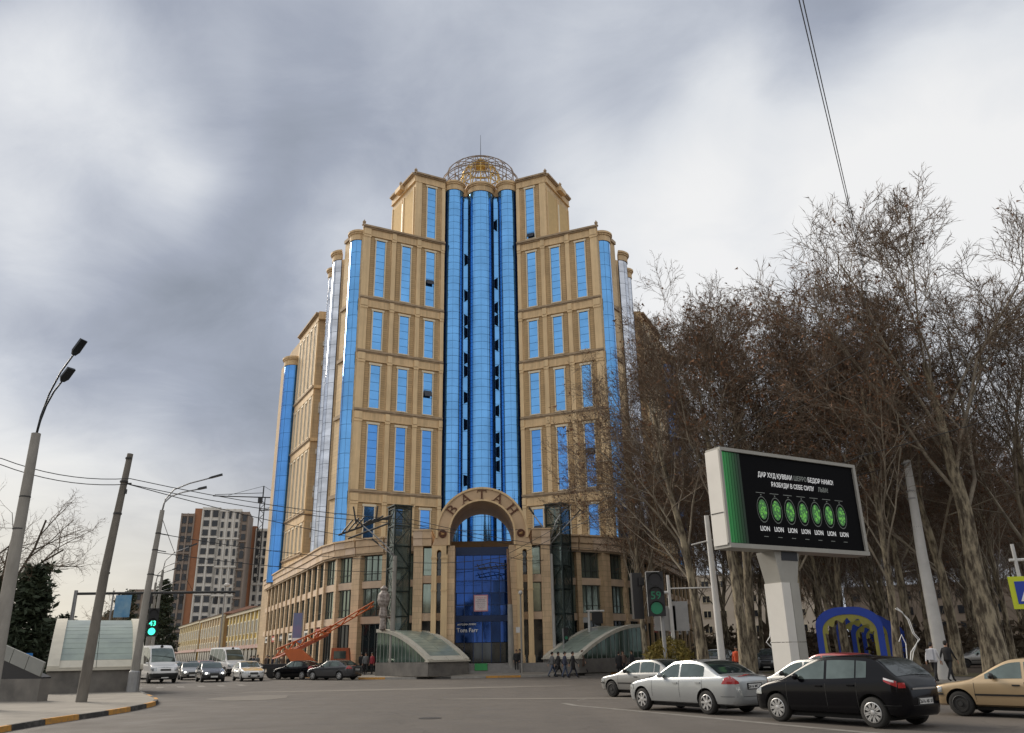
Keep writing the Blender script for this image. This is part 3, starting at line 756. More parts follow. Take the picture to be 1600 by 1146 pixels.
b = MB(); eb(b, -2.28, 2.28, DV + .21, -13.2, 10.0, 10.28); b.build('canopy_slab', M_SOFF, BLD)
po = MB(); po.box((0, 0, 0), (1.2, .05, 1.35)); POST = po.build('poster', mat('pink_poster', (.62, .28, .32), .6, var=.05), BLD, loc=(-.1, DV - .16, 5.75))
po = MB(); po.box((0, -.03, 0), (1.02, .02, 1.17)); po.build('poster_sheet', mat('poster_white', (.74, .66, .68), .6, var=.04), POST)
M_RED = mat('red_print', (.55, .05, .06), .6, var=0); M_INK = mat('dark_print', (.08, .05, .09), .6, var=0)
for txt, z, sz, m in (('САЛОМ АЗ', .38, .17, M_RED), ('МАРКАЗ', .22, .16, M_INK), ('САВДО ВА ХИЗМАТ', .09, .09, M_INK), ('ИҶОРА АРЕНДА', -.06, .09, M_INK), ('ОФИС МАҒОЗА', -.20, .09, M_INK), ('ТЕЛ 88 00 88', -.36, .10, M_INK), ('ВАТАН', -.50, .10, M_RED)):
    text_obj('poster_print', txt, sz, m, POST, (0, -.045, z), ext=.003)
text_obj('shop_lettering', 'МАҒОЗАИ ЛИБОС', .18, M_WHT, DOOR, (-2.1, DV - .15, 3.98), align='LEFT', bold=.006)
text_obj('shop_lettering', 'Tom Farr', .46, M_WHT, DOOR, (-2.15, DV - .15, 3.42), align='LEFT', bold=.008)
# terrace and steps
for k, (v0, z) in enumerate(((-21.3, .95), (-21.65, .79), (-22.0, .63), (-22.35, .47))):
    b = MB(); eb(b, -6.5 if k == 0 else -2.9, 6.5 if k == 0 else 2.9, v0, -15 if k == 0 else -21.3 - .35 * (k - 1) + .0, .1, z); b.build('terrace' if k == 0 else 'step', mat('terrace_granite', (.22, .21, .20), .6, var=.15, scale=3), BLD)
b = MB(); eb(b, -.55, .45, -22.42, -21.32, .962, .97) ; b = MB(); b.hexa([(-.6, -22.4, .475), (.4, -22.4, .475), (.4, -21.3, .955), (-.6, -21.3, .955)], [(-.6, -22.4, .495), (.4, -22.4, .495), (.4, -21.3, .975), (-.6, -21.3, .975)])
b.build('door_mat', mat('green_mat', (.03, .20, .06), .9, var=.15, scale=8), BLD)
# ================================================================== ground, roads, kerbs
def asphalt_mat():
    m = bpy.data.materials.new('asphalt'); m.use_nodes = True; t = m.node_tree; L = t.links; b = t.nodes['Principled BSDF']
    tcn = t.nodes.new('ShaderNodeTexCoord'); v = tcn.outputs['Object']
    def nz(s, d, r, dist=0., vec=v):
        n = t.nodes.new('ShaderNodeTexNoise'); n.inputs['Scale'].default_value = s; n.inputs['Detail'].default_value = d; n.inputs['Roughness'].default_value = r
        n.inputs['Distortion'].default_value = dist; L.new(vec, n.inputs['Vector']); return n.outputs['Fac']
    def mul(a, lo, hi, c0, c1):
        r = t.nodes.new('ShaderNodeMapRange'); r.inputs['From Min'].default_value = lo; r.inputs['From Max'].default_value = hi
        r.inputs['To Min'].default_value = c0; r.inputs['To Max'].default_value = c1; L.new(a, r.inputs['Value']); return r.outputs[0]
    def m2(op, a, c):
        n = t.nodes.new('ShaderNodeMath'); n.operation = op
        for i, q in enumerate((a, c)):
            if isinstance(q, (int, float)): n.inputs[i].default_value = q
            else: L.new(q, n.inputs[i])
        return n.outputs[0]
    big = mul(nz(.045, 3, .5, .4), .35, .65, .88, 1.14)
    mp = t.nodes.new('ShaderNodeMapping'); mp.inputs['Rotation'].default_value = (0, 0, R(-33)); mp.inputs['Scale'].default_value = (.9, .05, 1); L.new(v, mp.inputs[0])
    lane = mul(nz(.55, 3, .5, .1, mp.outputs[0]), .35, .65, .92, 1.09)
    mid = mul(nz(.8, 6, .65, .3), .3, .7, .9, 1.1)
    fine = mul(nz(38, 4, .75), .3, .7, .72, 1.3)
    vo = t.nodes.new('ShaderNodeTexVoronoi'); vo.feature = 'DISTANCE_TO_EDGE'; vo.inputs['Scale'].default_value = .16
    wv_ = t.nodes.new('ShaderNodeTexNoise'); wv_.inputs['Scale'].default_value = .9; wv_.inputs['Detail'].default_value = 6; L.new(v, wv_.inputs['Vector'])
    ad = t.nodes.new('ShaderNodeVectorMath'); ad.operation = 'MULTIPLY_ADD'; L.new(wv_.outputs['Color'], ad.inputs[0]); ad.inputs[1].default_value = (2.2, 2.2, 0); L.new(v, ad.inputs[2])
    L.new(ad.outputs[0], vo.inputs['Vector'])
    crack = mul(vo.outputs['Distance'], 0, .0035, .62, 1.0)
    f = m2('MULTIPLY', m2('MULTIPLY', m2('MULTIPLY', big, lane), m2('MULTIPLY', mid, fine)), crack)
    mx = t.nodes.new('ShaderNodeMix'); mx.data_type = 'RGBA'; mx.blend_type = 'MULTIPLY'; mx.inputs['Factor'].default_value = 1
    mx.inputs['A'].default_value = (.088, .076, .065, 1); L.new(f, mx.inputs['B']); L.new(mx.outputs['Result'], b.inputs['Base Color'])
    L.new(mul(nz(.7, 5, .6), .3, .7, .62, .9), b.inputs['Roughness'])
    bp = t.nodes.new('ShaderNodeBump'); bp.inputs['Strength'].default_value = .35; bp.inputs['Distance'].default_value = .012
    L.new(nz(55, 3, .7), bp.inputs['Height']); L.new(bp.outputs[0], b.inputs['Normal'])
    return m
M_ASPH = asphalt_mat()
M_SOIL = mat('bare_soil', (.10, .075, .05), .95, var=.3, scale=.4, bump=.5)
M_PAVE = mat('pavement', (.25, .225, .19), .85, col2=(.17, .152, .13), scale=.9, bump=.2, bscale=20, sharp=(.35, .75))
M_PAVP = mat('park_paving', (.17, .15, .13), .85, var=.2, scale=.5)
M_KY = mat('kerb_yellow', (.52, .25, .045), .8, col2=(.20, .14, .08), scale=5, sharp=(.45, .8))
M_KB = mat('kerb_black', (.04, .037, .035), .85, col2=(.15, .14, .125), scale=5, sharp=(.5, .8))
M_KP = mat('kerb_plain', (.28, .265, .24), .85, var=.2, scale=3)
M_LINE = mat('worn_line_paint', (.25, .235, .21), .8, col2=(.12, .108, .095), scale=2.4)
b = MB(); b.prism([(-3500, -300), (3500, -300), (3500, 4500), (-3500, 4500)], -.4, -.03); tag(b.build('ground', M_SOIL), kind='structure')
b = MB(); b.prism([(-120, -30), (80, -30), (80, 60), (260, 500), (220, 520), (0, 120), (-220, 520), (-300, 500), (-120, 60)], -.03, 0)
tag(b.build('road', M_ASPH), kind='structure')

def world_pt(u, v):
    c, s_ = math.cos(R(2.36)), math.sin(R(2.36))
    return (u * c - v * s_ - 3.62, u * s_ + v * c + 87.93)
def offset(P, d):
    out = []
    for i, p in enumerate(P):
        t = (Vector(P[min(i + 1, len(P) - 1)]) - Vector(P[max(i - 1, 0)])).normalized()
        out.append((p[0] - t.y * d, p[1] + t.x * d))
    return out
def kerb(parent, pts, seg, mats, h=.15, w=.16):
    """kerb stones laid one after another along a line; each stone is an object"""
    P = [Vector(p) for p in pts]; S = [0]
    for a, e in zip(P, P[1:]): S.append(S[-1] + (e - a).length)
    def at(s_):
        for i in range(len(S) - 1):
            if S[i + 1] >= s_ - 1e-6: return P[i] + (P[i + 1] - P[i]) * ((s_ - S[i]) / (S[i + 1] - S[i]))
        return P[-1]
    n = int(S[-1] / seg)
    for i in range(n):
        a, e = at(i * seg + .012), at((i + 1) * seg - .012); m_ = at((i + .5) * seg)
        t = (e - a).normalized(); nn = Vector((-t.y, t.x)) * w
        t1 = (m_ - a).normalized(); b = MB(); dz = random.uniform(-.008, .008)
        ch = .025
        for p, q in ((a, m_), (m_, e)):
            b.hexa([(p.x, p.y, -.02), (q.x, q.y, -.02), (q.x + nn.x, q.y + nn.y, -.02), (p.x + nn.x, p.y + nn.y, -.02)],
                   [(p.x + nn.x * .15, p.y + nn.y * .15, h + dz), (q.x + nn.x * .15, q.y + nn.y * .15, h + dz), (q.x + nn.x, q.y + nn.y, h + dz), (p.x + nn.x, p.y + nn.y, h + dz)])
        b.build('kerb_stone', mats[i % len(mats)], parent)
# left island: front edge swings round a corner and runs up the left street (interior on the left of travel)
isl = catmull([(-11.0, 10), (-12.9, 20), (-13.45, 24.4), (-13.45, 28.5), (-13.9, 32.4), (-14.9, 35.5), (-16.6, 38.9), (-20.4, 46), (-45, 92), (-120, 235)], 6)
isl = [(p.x, p.y) for p in isl]
b = MB(); inner = offset(isl, .15)
b.prism(inner + [(-300, 500), (-300, 10)], -.02, .142)
ISL = tag(b.build('left_pavement', M_PAVE), kind='structure')
kerb(ISL, isl[:42], 1.85, [M_KY, M_KB])
kerb(ISL, isl[41:50], 2.4, [M_KP])
# pavement round the big building
K = [(-60, 82), (-41, 43), (-34.5, 30), (-28, 14.5), (-22.6, 2.8), (-17.6, -9), (-13.8, -17.0), (-9.3, -22.6), (-4, -24.9), (0, -25.1), (4, -24.7), (9.5, -22.5), (14.5, -17.2), (19, -8), (24, 3.8), (29, 15.5), (34.5, 29), (41, 44), (60, 84)]
Kc = [tuple(world_pt(p.x, p.y)) for p in catmull([(u, v) for u, v in K], 5)]
Kin = offset(Kc, .15)
tgt = [world_pt(0, -15), world_pt(0, 10)]
mb = MB(); n = len(Kin); cen = Vector(world_pt(0, 30))
vs = []
for p in Kin: vs.append((p[0], p[1], .145))
for p in Kin:
    d = (cen - Vector(p)); q = Vector(p) + d.normalized() * 6.5; vs.append((q.x, q.y, .42))
for p in Kin:
    d = (cen - Vector(p)); q = Vector(p) + d.normalized() * 14; vs.append((q.x, q.y, .43))
mb.add(vs, [(i, i + 1, n + i + 1, n + i) for i in range(n - 1)] + [(n + i, n + i + 1, 2 * n + i + 1, 2 * n + i) for i in range(n - 1)])
BPV = tag(mb.build('building_pavement', M_PAVE), kind='structure')
for i in range(0, 0): pass
kerb(BPV, Kc[20:71], 2.6, [M_KP, M_KB, M_KP, M_KY])
# park on the right with its kerb (interior on the right of travel -> reverse)
pk = catmull([(60, -27), (35.5, 15.5), (28, 28.5), (22.6, 37.8), (16.5, 48.4), (13.0, 54.5), (12.3, 57.5), (13.6, 61.5), (17.5, 69.5), (40, 117), (110, 265)], 6)
pk = [(p.x, p.y) for p in pk]
pkr = pk[::-1]
b = MB(); b.prism(offset(pkr, .15)[::-1] [::-1] + [(400, -27), (400, 265)], -.02, .142) 
PARK = tag(b.build('park_pavement', M_PAVP), kind='structure')
kerb(PARK, pkr[12:55], 2.4, [M_KP])
b = MB(); q = offset(pkr, 4.2); q2 = offset(pkr, 9.5); n = len(q)
vs = [(x, y, .165) for x, y in q] + [(x, y, .17) for x, y in q2]
b.add(vs, [(i, i + 1, n + i + 1, n + i) for i in range(12, n - 1)])
tag(b.build('lawn', mat('winter_lawn', (.085, .085, .03), .95, var=.4, scale=1.4, col2=(.13, .10, .05), bump=.6, bscale=12)), kind='structure')
# leaf litter and soil under the trees
b = MB(); q = offset(pkr, 9.5)
b.prism(q[12:] + [(300, -27), (300, 265)], .145, .168); tag(b.build('park_ground', mat('leaf_litter', (.075, .05, .03), .95, var=.35, scale=.8, bump=.5)), kind='structure')
# painted lines
def line(pts, w, name='lane_line', m=M_LINE, z=.004, dash=None):
    P = [Vector(p) for p in pts]; l = offset(pts, w / 2); r = offset(pts, -w / 2); b = MB(); k = len(pts)
    vs = [(x, y, z) for x, y in r] + [(x, y, z) for x, y in l]
    b.add(vs, [(i, i + 1, k + i + 1, k + i) for i in range(k - 1) if not dash or i % 2 == 0])
    return tag(b.build(name, m), kind='structure')
line([(1.6, 30.5), (1.95, 29.0), (4.0, 25.1), (6.9, 19.2), (9.3, 14.8), (12, 10)], .26)
line([(2.9, 33.5), (2.2, 31.9), (.6, 31.5)], .12)
for k in range(9):                                             # zebra crossing in front of the right-hand canopy
    a = Vector((4.0, 58.5)) + Vector((.95, .55)) * k * 1.0
    line([(a.x, a.y), (a.x - 1.3, a.y + 3.2)], .42, 'crossing_bar')
for k in range(7):
    a = Vector((-24.5, 52)) + Vector((1.15, .45)) * k
    line([(a.x, a.y), (a.x - 1.3, a.y + 3.0)], .42, 'crossing_bar')
def blob(name, cx, cy, rx, ry, rot, m, z=.006, seed=0):
    rn = random.Random(seed); n = 26; ph = [rn.uniform(0, 6.28) for _ in range(4)]
    P = []
    for i in range(n):
        a = 2 * PI * i / n; r = 1 + .13 * math.sin(2 * a + ph[0]) + .08 * math.sin(3 * a + ph[1]) + .05 * math.sin(7 * a + ph[2])
        x, y = rx * r * math.cos(a), ry * r * math.sin(a)
        P.append((cx + x * math.cos(rot) - y * math.sin(rot), cy + x * math.sin(rot) + y * math.cos(rot)))
    b = MB(); b.add([(x, y, z) for x, y in P], [tuple(range(n))]); return tag(b.build(name, m), kind='structure')
M_PATCH = mat('asphalt_patch', (.088, .078, .07), .85, var=.15, scale=1.2, bump=.2, bscale=40)
M_DUST = mat('dusty_asphalt', (.155, .138, .118), .9, var=.12, scale=.6, bump=.2, bscale=40)
blob('road_patch', -12.0, 38.5, 1.6, 2.6, .4, M_DUST, seed=1)
blob('road_patch', -6.0, 45, 9, 1.0, .05, M_DUST, seed=2)
blob('road_patch', 1.5, 33.5, 4.5, .5, -.2, M_DUST, seed=4)
b = MB(); b.lathe([(.33, .004), (.33, .010)], 24, (-2.5, 24.5, 0)); tag(b.build('manhole_cover', mat('cast_iron', (.06, .055, .05), .6, metal=.5, var=.2, scale=20)), 'round cast iron manhole cover set flush in the open asphalt', 'manhole cover')
# ================================================================== trees
M_BARK = mat('plane_bark', (.065, .05, .035), .95, col2=(.33, .28, .195), scale=4.5, bump=.9, stretch=(1.1, 1.1, .32), sharp=(.40, .60))
M_LIMB = mat('pale_limb_bark', (.34, .295, .225), .85, col2=(.13, .105, .08), scale=1.3, bump=.3)
M_BARKD = mat('dark_bark', (.075, .06, .045), .95, var=.3, scale=2.5, bump=.6, stretch=(2, 2, .5))
M_TWIG = mat('twig_bark', (.135, .095, .065), .9, var=.25, scale=.6)
M_LEAF = mat('dry_leaves', (.19, .085, .035), .85, col2=(.11, .055, .028), scale=.5)
M_NEED = mat('pine_needles', (.018, .028, .014), .8, col2=(.035, .05, .022), scale=.8)
M_YEW = mat('clipped_foliage', (.24, .17, .03), .85, col2=(.09, .085, .018), scale=1.5)
def make_tree(name, H, seed, trunk_h=.36, limbs=7, spread=.62, counts=(7, 7, 6, 5), r0=.42, leaves=0, lean=(0, 0), label='', twig=.016, bark=None, crown_mat=None, limb_mat=None, droop=0., wide=1., leader=None):
    rn = random.Random(seed)
    tk, cw, lf = MB(), MB(), MB()
    tips = []
    def rdir(d, ang):
        a = Vector((rn.gauss(0, 1), rn.gauss(0, 1), rn.gauss(0, 1))); a = (a - d * a.dot(d)).normalized()
        return (d * math.cos(ang) + a * math.sin(ang)).normalized()
    def branch(p, d, L, r, lev):
        ns = (6, 5, 4, 3, 2, 1)[lev]; sides = (12, 8, 5, 4, 3, 3)[lev]
        pts = [p.copy()]; rad = [r]; dirs = [d.copy()]
        dd = d.copy(); rt = r * ((.5 if leader is None else .28) if lev == 0 else .45 if lev == 1 else .3)
        for i in range(ns):
            j = (.05, .13, .17, .2, .22, .2)[lev]
            dd = (dd + Vector((rn.gauss(0, j), rn.gauss(0, j), rn.gauss(0, j) + (.045 if lev else .02) - droop * (lev > 2)))).normalized()
            p = p + dd * (L / ns); pts.append(p.copy()); rad.append(r + (rt - r) * (i + 1) / ns); dirs.append(dd.copy())
        mb = tk if lev < 3 else cw
        tk.mi = 0 if lev == 0 else 1
        if lev == 0:
            pts.insert(0, pts[0] - Vector((0, 0, .15))); rad.insert(0, r * 1.5); rad[1] = r * 1.28
            mb.tube(pts, rad, sides, False)
            pts.pop(0); rad.pop(0)
        elif lev == 5: 
            e = pts[-1]; a = rdir(dirs[0], 1.4) * r; c = rdir(dirs[0], 1.4) * r
            cw.add([pts[0] - a, pts[0] + a, pts[0] + c * 1.2, e], [(0, 1, 3), (1, 2, 3), (2, 0, 3)])
        else:
            mb.tube(pts, rad, sides, False)
        if lev >= 4 and leaves and rn.random() < leaves:
            for _ in range(2):
                q = pts[-1] + Vector((rn.gauss(0, .1), rn.gauss(0, .1), rn.gauss(0, .1))); s_ = rn.uniform(.05, .11)
                a = Vector((rn.gauss(0, s_), rn.gauss(0, s_), rn.gauss(0, s_))); c = Vector((rn.gauss(0, s_), rn.gauss(0, s_), rn.gauss(0, s_)))
                lf.add([q, q + a, q + c], [(0, 1, 2)])
        if lev == 5: return
        cnt = limbs if lev == 0 else counts[lev - 1]
        for k in range(cnt):
            if lev == 0: f = (.72 + .28 * (k + .5) / cnt) if leader is None else leader + (1 - leader) * (k + .6) / cnt
            else: f = .22 + .78 * (k + rn.random()) / cnt
            x = f * ns; i = min(int(x), ns - 1); t = x - i
            q = pts[i].lerp(pts[i + 1], t); rr = (rad[i] + (rad[i + 1] - rad[i]) * t) * (.55 if lev == 0 and leader is not None else 1); dr = dirs[i + 1]
            ang = rn.uniform(.42, .98) * (spread / .55) if lev else rn.uniform(.25, .72) * wide
            nd = rdir(dr, ang)
            if lev == 0:
                a = 2 * PI * (k * .382) + rn.uniform(-.4, .4); nd = (dr * math.cos(ang) + Vector((math.cos(a), math.sin(a), 0)) * math.sin(ang)).normalized()
            if lev in (1, 2) and nd.z < .05: nd.z = abs(nd.z) * .5 + .1; nd.normalize()
            ln = ((H - trunk_h * H) * rn.uniform(.55, .78) if leader is None else H * (.50 - .26 * f) * rn.uniform(.8, 1.15), L * rn.uniform(.38, .62), L * rn.uniform(.4, .68), L * rn.uniform(.42, .7), L * rn.uniform(.38, .66))[lev]
            if lev: ln *= (1.15 - .45 * f)
            branch(q, nd, ln, max(twig * .7, rr * (.66 if lev else .58)), lev + 1)
    d = Vector((lean[0], lean[1], 1)).normalized()
    H0 = H
    branch(Vector((0, 0, 0)), d, H * trunk_h, r0, 0)
    k_ = H0 / max(q[2] for q in cw.v)
    for mb_ in (tk, cw, lf): mb_.v = [(q[0] * k_ ** .9, q[1] * k_ ** .9, q[2] * k_) for q in mb_.v]
    t = thing(name, label, 'tree')
    tk.build('trunk', [bark or M_BARK, limb_mat or (bark or M_LIMB)], t, smooth=True)
    cw.build('crown', crown_mat or M_TWIG, t)
    if lf.v: tag(lf.build('dry_leaves', M_LEAF, t), kind='stuff')
    return t
GT = 'bare plane trees of the park'
# prototypes (each is placed at its own spot below)
PROTO = [
    make_tree('plane_tree', 24, 3, .70, 15, .5, (7, 6, 5, 4), .32, .03, (-.05, .02), leader=.30, wide=1.05),
    make_tree('plane_tree', 22, 8, .74, 15, .5, (7, 6, 5, 4), .24, .22, (-.03, 0), leader=.28, wide=1.0),
    make_tree('plane_tree', 26, 15, .46, 9, .5, (9, 8, 6, 4), .42, .01, (-.03, -.02), leader=.45, wide=.95),
    make_tree('plane_tree', 23, 27, .66, 14, .5, (7, 6, 5, 4), .27, .10, (.04, .03), leader=.36, wide=1.0),
]
SPOTS = [  # proto, x, y, turn, scale, label
    (1, 8.86, 57.3, .4, .78, 'slender brown leaved plane tree nearest the corner building, beside the traffic lights'),
    (0, 10.9, 49.2, 1.9, 1.02, 'plane tree just right of the round golden bush'),
    (1, 11.3, 62.0, 2.2, .94, 'thin trunked plane tree in the gap between corner building and pale flats'),
    (3, 12.6, 46.8, .2, 1.06, 'mottled plane tree behind the white lamp post under the billboard'),
    (0, 14.0, 51.0, 4.0, 1.12, 'thick plane tree behind the left end of the billboard'),
    (1, 15.6, 47.2, 5.1, 1.14, 'plane tree directly behind the wire ornament left of the billboard pillar'),
    (3, 17.2, 53.0, 1.1, 1.2, 'plane tree rising above the middle of the billboard'),
    (2, 22.8, 40.4, 0.3, 1.05, 'tallest plane tree with wide fan crown and pale forked limbs at right'),
    (1, 19.2, 42.8, 3.3, .95, 'dark trunked plane tree right of the blue and yellow arch'),
    (3, 21.9, 56.0, 4.4, 1.0, 'plane tree seen through the blue and yellow arch'),
    (0, 24.4, 47.0, 2.6, 1.0, 'stout plane tree just right of the thick white post'),
    (2, 28.0, 44.5, 1.4, .88, 'plane tree at the right edge above the crossing sign'),
    (3, 24.8, 52.8, 5.5, 1.0, 'plane tree behind the two walkers'),
    (0, 30.5, 38.0, 3.9, .82, 'plane tree overhanging from beyond the right frame edge'),
]
used = set()
for k, x, y, a, s_, lb in SPOTS:
    if k not in used:
        o = PROTO[k]; used.add(k); o.location = (x, y, .1); o.rotation_euler = (0, 0, a); o.scale = (s_,) * 3; o['label'] = lb; o['group'] = GT
    else: again(PROTO[k], (x, y, .1), a, lb, GT, (s_,) * 3)
rn = random.Random(5)
deep = []
for row in range(9):
    for c in range(11):
        x = 16 + c * 5.4 + row * 3.0 + rn.uniform(-1.6, 1.6); y = 58 + row * 8 - c * 1.8 + rn.uniform(-2, 2)
        az = math.degrees(math.atan2(x, y))
        if 13.5 < az < 36 and len(deep) < 62: deep.append((x, y))
deep += [(15.5, 72), (21, 84), (19, 79), (27, 96)]
for i, (x, y) in enumerate(deep):
    again(PROTO[(0, 1, 3, 1)[i % 4]], (x, y, .1), rn.uniform(0, 6.28), 'bare brown plane tree standing deep in the park among its like', 'plane trees deep in the park', (rn.uniform(.78, .98),) * 3)
# left side: bare tree behind the lamp post, a small one, dark conifers
o = make_tree('bare_tree', 15, 41, .22, 8, .7, (6, 6, 5, 3), .34, 0, (.05, 0), 'wide bare tree behind the far left lamp post', .014, M_BARKD, wide=1.35)
o.location = (-41, 60, .1); o['group'] = 'bare trees on the left'
o = make_tree('bare_tree', 8.5, 52, .2, 6, .6, (6, 5, 4, 3), .16, 0, (0, 0), 'small pale brown bare tree seen just above the glass stair canopy on the left', .02, M_LIMB, mat('pale_twigs', (.20, .15, .10), .9))
o.location = (-41.5, 83, .1); o['group'] = 'bare trees on the left'
def conifer(name, H, Rr, seed, label, dens=5200, m=M_NEED):
    rn = random.Random(seed); t = thing(name, label, 'tree')
    b = MB(); b.tube([(0, 0, 0), (.1, 0, H * .5), (0, 0, H * .95)], [.22, .14, .03], 8, False)
    limbs = MB(); fol = MB()
    n = 46
    for i in range(n):
        f = .16 + .82 * i / n; a = i * 2.4 + rn.uniform(-.4, .4); L = Rr * (1 - f) ** .62 * rn.uniform(.65, 1.15) + .25; z = H * f
        e = Vector((math.cos(a) * L, math.sin(a) * L, z + L * rn.uniform(-.02, .4)))
        limbs.tube([(0, 0, z), (e.x * .5, e.y * .5, z + (e.z - z) * .35), tuple(e)], [.06, .04, .015], 4, False)
        for _ in range(int(dens / n)):
            g = rn.random() ** .55; c = Vector((0, 0, z)).lerp(e, g) + Vector((rn.gauss(0, .28), rn.gauss(0, .28), rn.gauss(0, .22)))
            s_ = rn.uniform(.14, .36); u = Vector((rn.gauss(0, 1), rn.gauss(0, 1), rn.gauss(0, .6))).normalized() * s_; v = Vector((rn.gauss(0, 1), rn.gauss(0, 1), rn.gauss(0, .8))).normalized() * s_ * .6
            fol.add([c - u, c + v, c + u, c - v * .7], [(0, 1, 2), (0, 2, 3)])
    b.build('trunk', M_BARKD, t); limbs.build('limb', M_BARKD, t); fol.build('crown', m, t)
    return t
CON = [(-45.5, 72, 6.5, 2.8, 'broad dark conifer low behind the three at the far left'), (-38.5, 70, 5.0, 2.2, 'short dark conifer just behind the left stair canopy'), (-33.6, 57, 8.0, 2.0, 'dark conifer just left of the glass stair canopy'), (-37.0, 58, 7.4, 2.1, 'dark conifer second from the left, left of the glass stair canopy'), (-40.5, 60, 7.0, 2.3, 'dark conifer leftmost behind the leaning lamp post'),
       (-53, 112, 10.5, 2.6, 'dark conifer above the white van'), (-55, 128, 13.5, 3.0, 'tall dark conifer between the van and the grey unfinished tower'), (-57.5, 134, 11.0, 3.2, 'dark bushy conifer right of the tall one by the unfinished tower'),
       (-60, 122, 8.5, 2.6, 'low dark conifer left of the van behind the traffic light')]
for i, (x, y, H, Rr, lb) in enumerate(CON):
    o = conifer('conifer', H, Rr, 60 + i, lb); o.location = (x, y, 0); o['group'] = 'dark conifers on the left'
# clipped round bush at the park corner
rn = random.Random(77); t = thing('round_bush', 'round golden green clipped bush at the park corner behind the silver cars', 'bush', (7.85, 43.6, .1))
b = MB(); b.tube([(0, 0, 0), (0, 0, .9)], [.12, .08], 6, False); b.build('stem', M_BARKD, t)
b = MB()
for _ in range(5200):
    d = Vector((rn.gauss(0, 1), rn.gauss(0, 1), rn.gauss(0, 1))).normalized(); r = rn.random() ** .22 * (1 + .07 * math.sin(d.x * 9) * math.cos(d.y * 7 + d.z * 5))
    c = Vector((d.x * 1.22 * r, d.y * 1.22 * r, 1.12 + d.z * 1.08 * r)); s_ = rn.uniform(.04, .1)
    u = Vector((rn.gauss(0, s_), rn.gauss(0, s_), rn.gauss(0, s_))); v = Vector((rn.gauss(0, s_), rn.gauss(0, s_), rn.gauss(0, s_)))
    b.add([c, c + u, c + v], [(0, 1, 2)])
b.build('foliage', M_YEW, t)
# ================================================================== vehicles
def paint(name, c, metal=.0, rough=.28): return mat(name, c, rough, metal=metal, var=.03, scale=1, spec=.5, coat=.8)
M_TYRE = mat('tyre_rubber', (.022, .021, .02), .85, var=.2, scale=6)
M_RIM = mat('alloy_rim', (.50, .50, .50), .35, metal=.75, var=.05)
M_RIMD = mat('steel_rim', (.05, .05, .05), .5, metal=.5, var=.2)
M_CGL = mat('car_glass', (.12, .15, .14), .03, metal=.6, var=.3, scale=1.6, spec=.9)
M_CGLR = mat('car_rear_glass', (.020, .030, .030), .04, metal=.25, var=.3, scale=1.6, spec=.8)
M_BLKT = mat('black_trim', (.018, .018, .018), .5, var=0)
M_SEAM = mat('panel_gap', (.01, .01, .01), .8, var=0)
M_TAIL = mat('tail_lamp_red', (.34, .012, .016), .12, var=.1, coat=.6)
M_TAILC = mat('lamp_clear', (.62, .60, .60), .1, metal=.2, var=.05, coat=.6)
M_HEADL = mat('head_lamp_glass', (.42, .44, .45), .08, metal=.4, var=.1, coat=.8)
M_LIT = mat('lit_head_lamp', (1.0, .97, .9), .2, var=0, emit=2.2)
M_PLATE = mat('number_plate', (.62, .62, .60), .5, var=.04)
M_CHR = mat('chrome_strip', (.62, .62, .62), .18, metal=.95, var=0)
M_UND = mat('underbody', (.012, .012, .012), .9, var=0)
def interp(P, x):
    if x <= P[0][0]: return P[0][1]
    for (a, va), (c, vc) in zip(P, P[1:]):
        if x <= c:
            t = (x - a) / (c - a); return va + (vc - va) * t
    return P[-1][1]
def smoothlist(P, n=5):
    q = catmull(P, n); q = sorted([(p.x, p.y) for p in q]); return q
